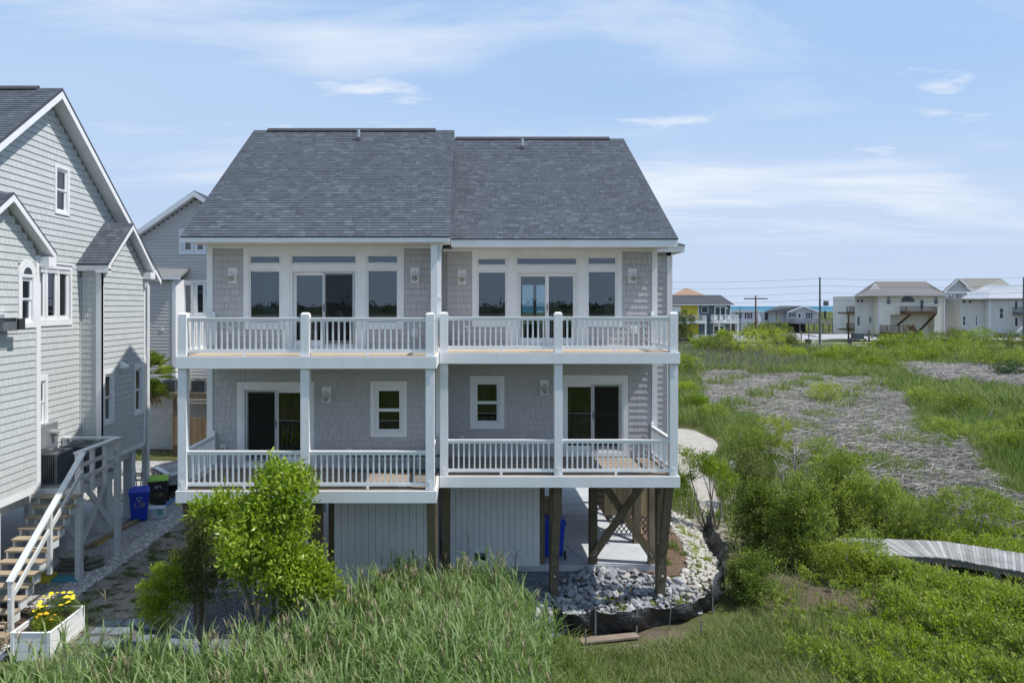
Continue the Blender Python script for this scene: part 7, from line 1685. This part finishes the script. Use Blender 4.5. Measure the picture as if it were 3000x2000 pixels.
def lim_label(x, y, s, me):
    k = LRK.index(me); c = 'brownish' if k == 0 else ('bright cream' if k in (3, 4) else 'pale'); b = 'large' if s > .125 else ('small' if s < .09 else 'medium')
    w = 'at the near end of the bank by the grey rocks' if y < 19.8 else ('beside the brown mulch' if x < 6.95+.1*(y-20) and y < 24 else ('along the inside of the silt fence' if y < 24 else 'at the far end of the bank by the small tree'))
    return b+' '+c+' limestone rock '+w
rip = [(x_, y_+.12) for x_, y_ in rip]
rocks(rip, 520, (.085, .17), GRK, 'rock', rip_label, 'grey riprap rocks', 'rock', 5, 290, .52, lambda x, y: .04)
rocks(rip, 260, (.05, .10), GRK, 'rock', 'small angular grey rock in the riprap heap beside the carport', 'small grey riprap rocks', 'rock', 6, 0, .4, lambda x, y: .0)
lim = [(5.9, 18.0), (6.7, 18.7), (7.0, 19.6), (7.45, 21.0), (7.6, 22.3), (8.1, 24.6), (7.6, 27), (6.7, 28.4), (6.2, 27.4), (7.0, 25.2), (6.85, 23), (6.5, 21), (6.1, 19.8), (5.6, 19.0)]
rocks(lim, 520, (.07, .15), LRK, 'stone', lim_label, 'cream limestone rocks', 'rock', 7, 250, .5)
st1 = [(-11.0, 17.0), (-10.4, 16.6), (-10.1, 17.4), (-9.98, 20), (-9.95, 23), (-9.9, 24.6), (-10.6, 25.6), (-10.5, 23), (-10.6, 20), (-11.2, 18)]
rocks(st1, 1500, (.035, .075), SRK, 'stone', '', '', '', 8, 0, .5, None, 'pale_cobbles')
st2 = [(-13.5, 13.6), (-10.4, 13.8), (-9.9, 15.0), (-9.9, 16.4), (-12, 16.9), (-13.5, 16.5)]
rocks(st2, 800, (.035, .08), SRK, 'stone', '', '', '', 9, 0, .5, None, 'pale_cobbles')
rocks([(-16, 22), (-12.2, 22), (-12.2, 27), (-9.2, 26.2), (-9.4, 28.5), (-16, 28.5)], 900, (.04, .08), SRK, 'stone', '', '', '', 10, 0, .5, None, 'pale_cobbles')
# ------------------------------------------------------------------ silt fence
sf = [(2.1, 16.95), (2.5, 16.72), (3.1, 16.68), (4.04, 16.82), (5.15, 17.35), (5.95, 17.72), (6.55, 18.3), (7.0, 19.2), (7.4, 20.2), (7.65, 20.9), (7.85, 22.0), (8.15, 23.4), (8.5, 24.7)]
sil = thing('silt_fence', (4, 16.9, -.4), 'sagging black silt fence curving round the riprap rocks', 'silt fence')
def fabric():
    m, nt, b = _nodes('black_woven_fabric'); n = noise(nt, 5, 5, .7, scl=(1, 1, 3)); nt.links.new(ramp(nt, n, [(.3, (.012, .012, .014)), (.8, (.05, .05, .056))]), b.inputs['Base Color']); b.inputs['Roughness'].default_value = .42; bump(nt, b, n, .8, .06); return m
pts = []
for a, b in zip(sf[:-1], sf[1:]):
    for k in range(10): t = k/10; pts.append((a[0]+(b[0]-a[0])*t, a[1]+(b[1]-a[1])*t))
pts.append(sf[-1]); V = []; nz = 8; rr = random.Random(4)
stk = {0, 19, 30, 55, 68, 84, 100, len(pts)-1}
for i, (x, y) in enumerate(pts):
    z = Hs(x, y); ds = min(abs(i-s) for s in stk); hh = .68-.16*math.sin(min(ds, 9)/9*math.pi/2)+.03*math.sin(i*.8); a, b = pts[max(0, i-1)], pts[min(len(pts)-1, i+1)]; d = Vector((b[0]-a[0], b[1]-a[1], 0)).normalized(); nrm = Vector((d.y, -d.x, 0))
    for j in range(nz+1):
        t = j/nz; off = .10*math.sin(t*3.1)*math.sin(i*.45+1)+.03*math.sin(i*1.7+j*1.4)-.16*(1-t)**2; V.append((x+nrm.x*off, y+nrm.y*off, z-.03+hh*t))
m_ = nz+1; new_obj('fabric', mesh_np('fabric', V, [(i*m_+j, (i+1)*m_+j, (i+1)*m_+j+1, i*m_+j+1) for i in range(len(pts)-1) for j in range(nz)], fabric(), smooth=True), sil)
for i in sorted(stk)[1:]:
    x, y = pts[min(i, len(pts)-1)]; z = Hs(x, y); MB().box(x-.02, x+.02, y-.045, y-.005, z-.2, z+.72).build('stake', M['grey_wood'], sil)
def stake(U, V0, V1, label, w=.03, lean=0):
    x, y = G(U, V0); z = Hs(x, y); h = (V0-V1)/F*y; t = MB().beam((x, y, z-.2), (x+lean, y, z+h), w, w).build('stake', M['grey_wood']); tag(t, label, 'stake', 'loose survey stakes')
stake(2054, 1878, 1815, 'short grey stake standing in the grass right of the silt fence'); stake(1716, 1900, 1843, 'short grey stake in front of the plank by the silt fence'); stake(1957, 1845, 1722, 'tall thin leaning white rod before the grey rocks', .02, .12)
x0, y0 = G(1700, 1884); x1, y1 = G(1868, 1868)
pl = MB().beam((x0, y0, Hs(x0, y0)+.05), (x1, y1, Hs(x1, y1)+.07), .24, .045).build('loose_plank', M['deck']); tag(pl, 'warped brown plank lying at the foot of the silt fence', 'plank')
x0, y0 = G(1855, 1918); x1, y1 = G(1950, 1905); pl = MB().beam((x0, y0, Hs(x0, y0)+.03), (x1, y1, Hs(x1, y1)+.03), .10, .03).build('plastic_strip', M['dark']); tag(pl, 'black plastic strip lying on dead grass below the plank', 'plastic strip')
# ------------------------------------------------------------------ boardwalk
bw = thing('boardwalk', (14, 20, 0), 'weathered grey boardwalk curving through the low green shrubs', 'boardwalk')
far_ = [(11.3, 21.75), (12.6, 21.7), (14.4, 21.45), (15.3, 20.9), (16.2, 20.25), (17.8, 19.2)]; near_ = [(11.4, 20.25), (12.6, 20.2), (13.6, 20.0), (14.3, 19.45), (15.1, 18.85), (16.6, 17.8)]
def walk_pt(L_, t):
    t = t*(len(L_)-1); i = min(int(t), len(L_)-2); f = t-i; return Vector((L_[i][0]*(1-f)+L_[i+1][0]*f, L_[i][1]*(1-f)+L_[i+1][1]*f, 0))
nb = 58; ZW = .30
fl = MB()
for i in range(nb): pass
for L_, nm in ((far_, 'edge_beam'), (near_, 'edge_beam')):
    mb = MB()
    for a, b in zip(L_[:-1], L_[1:]): mb.beam((a[0], a[1]+(.12 if L_ is near_ else -.12), ZW-.12), (b[0], b[1]+(.12 if L_ is near_ else -.12), ZW-.12), .05, .15)
    mb.build(nm, M['grey_wood'], bw)
for i in range(nb):
    t0, t1 = i/nb, (i+.93)/nb; a, b, c, d = walk_pt(far_, t0), walk_pt(far_, t1), walk_pt(near_, t1), walk_pt(near_, t0); ex = rr.uniform(-.02, .03); z = ZW+rr.uniform(-.004, .006)
    u = (d-a).normalized()*ex; mb = MB(); mb.ct = rr.choice(TINTS); mb.add([a-u+Vector((0, 0, z)), b-u+Vector((0, 0, z)), c+u+Vector((0, 0, z)), d+u+Vector((0, 0, z)), a-u+Vector((0, 0, z-.04)), b-u+Vector((0, 0, z-.04)), c+u+Vector((0, 0, z-.04)), d+u+Vector((0, 0, z-.04))], [(0, 1, 2, 3), (4, 5, 6, 7), (0, 1, 5, 4), (1, 2, 6, 5), (2, 3, 7, 6), (3, 0, 4, 7)]); mb.build('plank', M['grey_wood'], bw)
for t in (.1, .4, .65, .9):
    for L_, s in ((far_, -.12), (near_, .12)): p = walk_pt(L_, t); MB().box(p.x-.06, p.x+.06, p.y+s-.06, p.y+s+.06, -.7, ZW-.05).build('post', M['grey_wood'], bw)
# ------------------------------------------------------------------ bins
def text_mesh(txt, size, mtx, mat, parent, name='lettering', ext=.002):
    c = bpy.data.curves.new(name, 'FONT'); c.body = txt; c.size = size; c.extrude = ext; c.align_x = 'CENTER'; c.align_y = 'CENTER'
    o = bpy.data.objects.new('tmp', c); COL.objects.link(o); bpy.context.view_layer.update(); me = bpy.data.meshes.new_from_object(o.evaluated_get(bpy.context.evaluated_depsgraph_get())); bpy.data.objects.remove(o)
    me.transform(mtx); me.materials.clear(); me.materials.append(mat); return new_obj(name, me, parent)
def wheelie(x, y, z, rz, label, body, lid, h=1.02, w=.60, d=.72, txt=None, name='wheeled_bin', group='wheeled rubbish bins', extra=None):
    t = thing(name, (0, 0, 0), label, 'bin', group); a, b = w*.40, w*.5; c, e = d*.36, d*.48; H0, H1 = .04, h-.08
    mb = MB(); mb.add([(-a, -c, H0), (a, -c, H0), (a, c*.85, H0), (-a, c*.85, H0), (-b, -e, H1), (b, -e, H1), (b, e, H1), (-b, e, H1)], [(0, 1, 5, 4), (1, 2, 6, 5), (2, 3, 7, 6), (3, 0, 4, 7), (3, 2, 1, 0), (4, 5, 6, 7)]); mb.build('body', body, t, bevel=.03)
    mb = MB(); mb.box(-b-.02, b+.02, -e-.02, e+.02, H1-.07, H1-.0); mb.build('rim', body, t, bevel=.015)
    mb = MB(); mb.add([(-b-.03, -e-.05, H1+.001), (b+.03, -e-.05, H1+.001), (b+.03, e+.03, H1+.001), (-b-.03, e+.03, H1+.001), (-b-.01, -e-.02, H1+.035), (b+.01, -e-.02, H1+.035), (b-.03, e-.02, H1+.09), (-b+.03, e-.02, H1+.09)], [(0, 1, 5, 4), (1, 2, 6, 5), (2, 3, 7, 6), (3, 0, 4, 7), (3, 2, 1, 0), (4, 5, 6, 7)]); mb.build('lid', lid, t, bevel=.02)
    MB().tube([(-b+.04, e+.05, H1-.03), (b-.04, e+.05, H1-.03)], .018, 8).build('handle', body, t)
    for s in (-1, 1): MB().lathe((s*(b-.02), c+.07, .125), [(.10, -.03), (.125, -.025), (.125, .025), (.10, .03)], 16, 'x').build('wheel', M['black'], t)
    for tx_, size, zz, mm in (txt or []): text_mesh(tx_, size, Matrix.Translation((0, -e+ (H1-zz)/(H1-H0)*(e-c)-.012, zz)) @ Matrix.Rotation(math.atan2(H1-H0, -(e-c))*1.0, 4, 'X'), mm, t)
    t.matrix_world = Matrix.Translation((x, y, z)) @ Matrix.Rotation(rz, 4, 'Z'); return t
goldp = solid('gold_marker', (.40, .30, .10), .5); whitep = solid('white_print', (.75, .75, .75), .5)
xb, yb = G(398, 1529)
b1 = wheelie(xb, yb+.25, Hs(xb, yb), R(24), 'blue wheeled bin numbered 128 beside the white landing of the green house', M['blue'], M['blue'], 1.12, .64, .72, [('128', .26, .60, goldp)])
# round recycling-arrow badge
for k in range(3):
    a0 = k*2.094; MB().tube([(0+.07*math.cos(a0+j*.28), -.342, .82+.07*math.sin(a0+j*.28)) for j in range(6)], .013, 6).build('recycling_arrow', whitep, None)
    o = bpy.context.scene.objects[-1] if False else [q for q in bpy.data.objects if q.name.startswith('recycling_arrow') and q.parent is None][0]; o.parent = b1
xb, yb = G(455, 1482)
wheelie(xb, yb+.3, Hs(xb, yb), R(20), 'black wheeled bin with a lime green lid between the blue bin and the truck', M['dark'], M['lime'], 1.02, .66, .74, [('art', .20, .74, whitep), ('120', .22, .42, goldp)])
wheelie(PX(1619, 20.75), 20.6, .18, R(176), 'bright blue wheeled bin standing in the carport behind a timber pile', M['blue'], M['blue'], 1.12, .66, .74)
def carton(x, y, z, w, d, h, rz, label, mats=('cardboard',), name='cardboard_box'):
    t = thing(name, (x, y, z), label, 'box'); c = solid('cardboard_'+label[:5], mats, .8)
    o = MB().box(-w/2, w/2, -d/2, d/2, 0, h).build('body', c, None, bevel=.008); o.parent = t
    o = MB().box(-w/2-.003, w/2+.003, -.03, .03, h*.6, h+.004).build('tape', M['fixture'], None); o.parent = t
    o = MB().box(w*.1, w/2-.01, -d/2-.004, -d/2-.001, h*.35, h*.95).build('printed_panel', solid('printed_card', (.20, .42, .44), .6), None) if mats[0] > .5 else MB().box(-w*.3, w*.3, -d/2-.004, -d/2-.001, h*.3, h*.6).build('label', M['fixture'], None)
    o.parent = t; t.rotation_euler = (0, 0, rz); return t
xb, yb = G(452, 1519); carton(xb, yb+.2, Hs(xb, yb), .58, .42, .36, R(8), 'white printed carton on the pale stones beside the blue bin', (.62, .64, .66))
carton(PX(1598, 21.4), 21.9, .18, .75, .6, 1.28, R(4), 'tall brown carton behind the blue bin in the carport', (.24, .18, .12))
# ladders
xb, yb = G(500, 1500)
ladder('folding_ladder', 1.5, .42, 7, solid('blue_rail', (.08, .25, .55), .4), M['metal'], 'blue and silver folding ladder leaning over the stones beside the truck', 'ladder', Matrix.Translation((xb-.35, yb-.5, Hs(xb, yb)+.06)) @ Matrix.Rotation(R(52), 4, 'Z') @ Matrix.Rotation(R(-27), 4, 'Y') @ Matrix.Rotation(R(-25), 4, 'X'), (.07, .05))
x_, y_ = PX(1013, 17.95), 17.95
ladder('extension_ladder', 2.5, .36, 9, M['teal'], M['metal'], 'teal fibreglass ladder lying on the left lower deck against the wall', 'ladder', Matrix.Translation((x_, 18.12, DK[0]+.2)) @ Matrix.Rotation(R(62), 4, 'X'), (.09, .04))
sl = thing('step_ladder', (-13.2, 29.3, 0), 'small dark step ladder standing on the driveway behind the white piles', 'ladder'); x_, y_ = PX(404, 28.6), 28.6; z_ = Hs(x_, y_)
for s in (-.2, .2):
    MB().beam((x_+s, y_-.25, z_), (x_+s*.8, y_+.05, z_+1.0), .03, .05).build('ladder_rail', M['dark'], sl); MB().beam((x_+s, y_+.35, z_), (x_+s*.8, y_+.08, z_+1.0), .03, .04).build('ladder_rail', M['dark'], sl)
for k in range(3): f_ = .25+k*.25; MB().box(x_-.18, x_+.18, y_-.25+.3*f_-.05, y_-.25+.3*f_+.05, z_+f_-.02, z_+f_+.02).build('step', M['dark'], sl)
# lumber, sandbags and yard clutter under the landing
for k, (a, b, lab) in enumerate((((250, 1612), (388, 1535), 'long pale timber lying along the stone strip, nearest the slab'), ((268, 1605), (400, 1530), 'long pale timber lying beside another along the stone strip'))):
    p, q = G(*a), G(*b); o = MB().beam((p[0], p[1], Hs(*p)+.08), (q[0], q[1], Hs(*q)+.08), .14, .09).build('timber', M['cedar']); tag(o, lab, 'timber')
p, q = G(285, 1602), G(345, 1562); o = MB().beam((p[0], p[1], Hs(*p)+.06), (q[0], q[1], Hs(*q)+.06), .03, .03).build('level_stick', solid('yellow_paint', (.65, .45, .03), .4)); tag(o, 'thin yellow stick lying along the pale timbers', 'stick')
def sandbag(x, y, z, rz, lab, mt, w=.6, d=.38, h=.13):
    import bmesh
    bm = bmesh.new(); bmesh.ops.create_cube(bm, size=1); bmesh.ops.subdivide_edges(bm, edges=bm.edges[:], cuts=3, use_grid_fill=True)
    r = random.Random(lab)
    for v in bm.verts:
        c = v.co; e = max(abs(c.x), abs(c.y))*2; c.z *= (1-.75*max(0, e-.5)*2*.8); c.x *= w; c.y *= d; c.z *= h*1.2; c.z += r.uniform(-.008, .008)
    me = bpy.data.meshes.new('cement_bag'); bm.to_mesh(me); bm.free(); me.polygons.foreach_set('use_smooth', np.ones(len(me.polygons), dtype=bool)); me.materials.append(mt)
    o = new_obj('cement_bag', me); o.location = (x, y, z); o.rotation_euler = (0, 0, rz); tag(o, lab, 'bag', 'stacked paper bags'); return o
bagm = solid('olive_bag', (.16, .16, .13), .7, var=.25, scale=9); bagw = solid('printed_bag', (.42, .42, .38), .6, var=.35, scale=8)
xb, yb = G(205, 1668)
for k, lab in enumerate(('lowest bag in the stack behind the landing post', 'second bag from the bottom of the stack behind the landing post', 'third bag in the stack behind the landing post')): sandbag(xb+.05*k, yb, Hs(xb, yb)+.07+.13*k, R(6-8*k), lab, bagm, .62, .4)
sandbag(xb+.05, yb-.02, Hs(xb, yb)+.45, R(5), 'printed pale bag on top of the stack behind the landing post', bagw, .6, .4)
sandbag(xb+.62, yb+.1, Hs(xb, yb)+.10, R(60), 'dark crumpled bag right of the stacked bags', bagm, .5, .34)
sandbag(xb+.60, yb+.15, Hs(xb, yb)+.24, R(40), 'dark crumpled bag lying on another right of the stack', bagm, .5, .34)
xb, yb = G(128, 1702); z = Hs(xb, yb); t = thing('plastic_crate', (xb, yb, z), 'yellow plastic crate on the ground under the staircase', 'crate'); ym_ = solid('yellow_plastic', (.62, .50, .03), .5)
w, d, h = .55, .36, .2
for (a0, a1, b0, b1) in ((-w/2, w/2, -d/2, -d/2+.015), (-w/2, w/2, d/2-.015, d/2), (-w/2, -w/2+.015, -d/2+.016, d/2-.016), (w/2-.015, w/2, -d/2+.016, d/2-.016)):
    for k in range(4): MB().box(xb+a0, xb+a1, yb+b0, yb+b1, z+.01+k*.05, z+.045+k*.05).build('crate_slat', ym_, t)
MB().box(xb-w/2, xb+w/2, yb-d/2, yb+d/2, z, z+.009).build('crate_base', ym_, t)
xb, yb = G(198, 1700); o = MB().box(xb-.42, xb+.35, yb-.18, yb+.18, Hs(xb, yb)+.01, Hs(xb, yb)+.09).build('foam_board', solid('turquoise_board', (.06, .30, .38), .5), bevel=.01); tag(o, 'flat turquoise board lying behind the nearest landing post', 'board')
V, Fc, T = litter([(-11.6, 15.6), (-10.2, 15.6), (-10.1, 17.3), (-11.4, 17.6)], 1600, (.1, .35), (.012, .03), 57, GR['straw'], .099); stuff('dry_brush', V, Fc, T, solid('dry_brush', (.10, .07, .05), .9))
# ------------------------------------------------------------------ raised planter with marigolds
px0, px1, py0, py1, pz0, pz1 = -9.72, -8.88, 15.16, 16.52, -.28, .42
pt = thing('raised_planter', (-9.3, 15.8, -.2), 'white vinyl raised planter full of yellow flowers at the lower left', 'planter')
for k in range(3):
    za, zb_ = pz0+.10+k*.20, pz0+.10+(k+1)*.20-.012
    for a in ((px0+.05, px1-.05, py0, py0+.03), (px0+.05, px1-.05, py1-.03, py1), (px0, px0+.03, py0+.05, py1-.05), (px1-.03, px1, py0+.05, py1-.05)): MB().box(*a, za, zb_).build('planter_board', M['white'], pt, bevel=.006)
for x in (px0-.01, px1-.07):
    for y in (py0-.01, py1-.07): MB().box(x, x+.08, y, y+.08, pz0-.2, pz1+.02).build('corner_post', M['white'], pt, bevel=.006)
for a in ((px0+.07, px1-.07, py0-.01, py0+.04), (px0+.07, px1-.07, py1-.04, py1+.01), (px0-.01, px0+.04, py0+.07, py1-.07), (px1-.04, px1+.01, py0+.07, py1-.07)): MB().box(*a, pz1-.02, pz1+.015).build('top_rail', M['white'], pt, bevel=.005)
MB().box(px0+.031, px1-.031, py0+.031, py1-.031, pz0, pz1-.10).build('soil', solid('potting_soil', (.03, .022, .016), .95, bmp=.6, bscale=25), pt)
def flower(t, x, y, z, r, mat, tilt):
    V = [(0, 0, 0)]; n = 10; Fc = []
    for ring_, (rr0, zz) in enumerate(((r*.5, .015), (r, .004))):
        for k in range(n): a = 2*math.pi*k/n+ring_*.3; q = 1 if k % 2 else .86; V.append((math.cos(a)*rr0*q, math.sin(a)*rr0*q, zz))
    V[0] = (0, 0, .022)
    for k in range(n): Fc += [(0, 1+k, 1+(k+1) % n), (1+k, 1+n+k, 1+(k+1) % n), (1+(k+1) % n, 1+n+k, 1+n+(k+1) % n)]
    me = mesh_np('flower', V, Fc, mat); o = new_obj('flower', me, None); me.transform(Matrix.Translation((x, y, z)) @ Matrix.Rotation(tilt, 4, 'X') @ Matrix.Rotation(tilt*.7, 4, 'Y')); parent_to(o, t)
fy, fo = solid('yellow_petals', (.86, .66, .01), .5), solid('orange_petals', (.88, .45, .01), .5)
def marigold(x, y, r_, h, nfl, mat, leaf, label, seed, fr=.042):
    z = pz1-.10; t = thing('marigold_plant', (x, y, z), label, 'flowering plant', 'flowers in the raised planter'); rr = random.Random(seed)
    V, Fc, T = crown_np([(x, y, z+h*.45, r_, r_, h*.5), (x+r_*.3, y+r_*.3, z+h*.35, r_, r_, h*.4)], 2600, .045, seed, .3, .35, tm=.45); new_obj('foliage', mesh_np('foliage', V, Fc, GR[leaf], tint=T), t)
    for k in range(nfl):
        a, q = rr.uniform(0, 6.28), math.sqrt(rr.random()); fx, fy_, fz = x+math.cos(a)*r_*q*1.1, y+math.sin(a)*r_*q*1.1, z+h*(1.12-.3*q*q)+rr.uniform(0, .06)
        MB().tube([(fx, fy_, fz-.14), (fx, fy_, fz)], .004, 4).build('flower_stem', GR['shrub'], t); flower(t, fx, fy_, fz, fr*rr.uniform(.8, 1.15), mat, rr.uniform(-.4, .4))
marigold(-9.33, 16.12,   .36, .46, 24, fy, 'shrub', 'tall yellow flowering plant filling the far half of the white planter', 3, .052)
marigold(-9.22, 15.52, .24, .26, 11, fo, 'far', 'low plant with orange yellow flowers in the near half of the white planter', 4, .04)
marigold(-9.5, 15.9, .20, .28, 4, fy, 'shrub', 'small yellow flowering plant at the left side of the white planter', 6, .06)
# ------------------------------------------------------------------ pickup truck
def truck():
    t = thing('pickup_truck', (0, 0, 0), 'silver pickup truck parked nose out on the gravel between the houses', 'truck')
    # local: front at x=0 facing -x, length along +x
    W_ = .96; sec = []
    prof = [(-.02, .55, .74), (.0, .55, .98), (.10, .55, 1.06), (.55, .52, 1.12), (1.35, .52, 1.17)]
    V = []; 
    for x, z0, z1 in prof:
        for yy, zz in ((-W_, z0), (-W_, z1-.16), (-W_*.90, z1-.05), (-W_*.55, z1), (0, z1+.03), (W_*.55, z1), (W_*.90, z1-.05), (W_, z1-.16), (W_, z0)): V.append((x+.10*(abs(yy)/W_)**2*(x < .2), yy, zz))
    n = 9; Fc = [(i*n+j, i*n+j+1, (i+1)*n+j+1, (i+1)*n+j) for i in range(len(prof)-1) for j in range(n-1)]+[tuple(range(n)), tuple((len(prof)-1)*n+j for j in range(n))[::-1]]
    MB().add(V, Fc).build('hood', M['silver'], t, bevel=.012)
    MB().box(1.351, 2.9, -W_, W_, .52, 1.12).box(1.351, 2.9, -W_+.02, W_-.02, .45, .519).build('cab_body', M['silver'], t, bevel=.03)
    mb = MB(); a, b = W_-.05, W_-.22; mb.add([(1.36, -a, 1.121), (1.36, a, 1.121), (2.9, a, 1.121), (2.9, -a, 1.121), (1.95, -b, 1.72), (1.95, b, 1.72), (2.8, b, 1.74), (2.8, -b, 1.74)], [(4, 5, 6, 7), (0, 1, 5, 4), (1, 2, 6, 5), (2, 3, 7, 6), (3, 0, 4, 7)]); mb.build('cab', M['silver'], t, bevel=.03)
    mb = MB(); mb.add([(1.39, -a+.1, 1.18), (1.39, a-.1, 1.18), (1.90, b-.05, 1.68), (1.90, -b+.05, 1.68)], [(0, 1, 2, 3)]); mb.build('windscreen', M['win'], t)
    for s in (-1, 1): MB().add([(1.62, s*(a+.004), 1.2), (2.72, s*(a+.004), 1.2), (2.68, s*(b+.03), 1.66), (2.05, s*(b+.03), 1.66)], [(0, 1, 2, 3)]).build('side_window', M['win'], t)
    MB().ring(2.91, 5.4, 0, 1, .05, 0, 1) if False else None
    mb = MB(); mb.box(2.92, 5.4, -W_, -W_+.08, .5, 1.15); mb.box(2.92, 5.4, W_-.08, W_, .5, 1.15); mb.box(5.32, 5.4, -W_+.081, W_-.081, .5, 1.15); mb.box(2.92, 5.31, -W_+.081, W_-.081, .5, .62); mb.build('cargo_bed', M['silver'], t)
    MB().box(-.05, .02, -.52, .52, .66, .98).build('grille', M['dark'], t, bevel=.02)
    for k in range(3): MB().box(-.062, -.051, -.48, .48, .72+k*.09, .74+k*.09).build('grille_bar', M['metal'], t)
    MB().box(-.07, -.055, -.09, .09, .76, .88).build('badge', M['metal'], t)
    for s in (-1, 1):
        h_ = MB().box(-.03, .10, s*.53, s*.86, .70, .96).build('headlight', M['lens'], t, bevel=.02); MB().box(-.01, .14, s*.862, s*.93, .70, .95).build('turn_signal', M['amber'], h_, bevel=.01)
    MB().box(-.16, .12, -W_-.01, W_+.01, .40, .64).build('bumper', M['dark'], t, bevel=.04); MB().box(-.12, .3, -.8, .8, .24, .40).build('air_dam', M['black'], t)
    for x in (.85, 4.3):
        for s in (-1, 1):
            w_ = MB().lathe((x, s*(W_-.12), .39), [(.30, -.12), (.39, -.10), (.39, .10), (.30, .12)], 22, 'y').build('wheel', M['black'], t); MB().lathe((x, s*(W_-.0), .39), [(.22, -.01), (.20, .012)], 16, 'y').build('wheel_rim', M['metal'], w_)
            MB().lathe((x, s*(W_-.02), .43), [(.47, -.02), (.47, .035)], 20, 'y').build('wheel_arch', M['dark'], t)
    MB().box(.3, 5.2, -.6, .6, .25, .51).build('chassis', M['black'], t)
    return t
tk = truck(); ang = math.atan2(.66, .75)
tk.matrix_world = Matrix.Translation((PX(463, 28.1), 28.1, Hs(-12, 28.3)+.0)) @ Matrix.Rotation(ang, 4, 'Z')
# roadside things in the distance
xb, yb = PX(2364, 128), 127.5
wheelie(xb, yb, Hs(xb, yb)+.1, R(10), 'black wheeled bin on the roadside lawn left of the tall grey pole', M['dark'], M['dark'], 3.0*.9, 2.6*.9*.9, 2.0, name='wheeled_bin', group='wheeled rubbish bins') if False else wheelie(xb, yb, Hs(xb, yb)+.1, R(10), 'black wheeled bin on the roadside lawn below the grey cottage', M['dark'], M['dark'], 1.35, .8, .8)
def marker(U, V0, V1, Y, w, mat, label, name='marker_post', cat='post'):
    x = PX(U, Y); z0 = Hs(x, Y)-.2; o = MB().box(x-w/2, x+w/2, Y-w/2, Y+w/2, z0, PZ(V1, Y)).build(name, mat); tag(o, label, cat)
marker(2381, 1020, 992, 122, .16, M['vinyl'], 'thin white roadside marker post before the shrubs')
marker(2489, 1008, 993, 130, .5, M['dark'], 'dark mailbox post at the left of the cream house', 'mailbox', 'mailbox')
lg = thing('split_rail_fence', (53, 160, 0), 'low split rail fence on the lawn of the grey cottage', 'fence')
for u0, v0, u1, v1 in ((2318, 975, 2370, 985), (2370, 985, 2385, 990)):
    Y0 = 150; MB().beam((PX(u0, 158), 158, PZ(v0, 158)+.1), (PX(u1, 158), 155, PZ(v1, 156)+.1), .12, .12).build('fence_rail', M['grey_wood'], lg)
for u in (2320, 2348, 2370): MB().box(PX(u, 157)-.1, PX(u, 157)+.1, 157, 157.2, -.2, PZ(968, 157)).build('fence_post', M['grey_wood'], lg)
patch('roadside_lawn', smooth_poly([(44, 139), (62, 137), (80, 137), (86, 143), (74, 150), (52, 154), (44, 148)], 2), solid('dry_lawn', (.20, .215, .09), .95, var=.25, scale=.3), .16, 4)
# small sign by the path
xb, yb = G(2148, 1392); z = Hs(xb, yb); t = thing('utility_box', (xb, yb, z), 'small pale utility box on legs beside the sandy path', 'utility box')
MB().box(xb-.16, xb+.16, yb-.06, yb+.06, z+.35, z+.62).build('box_body', M['fixture'], t)
for s in (-.1, .1): MB().box(xb+s-.02, xb+s+.02, yb-.02, yb+.02, z-.1, z+.349).build('leg', M['grey_wood'], t)
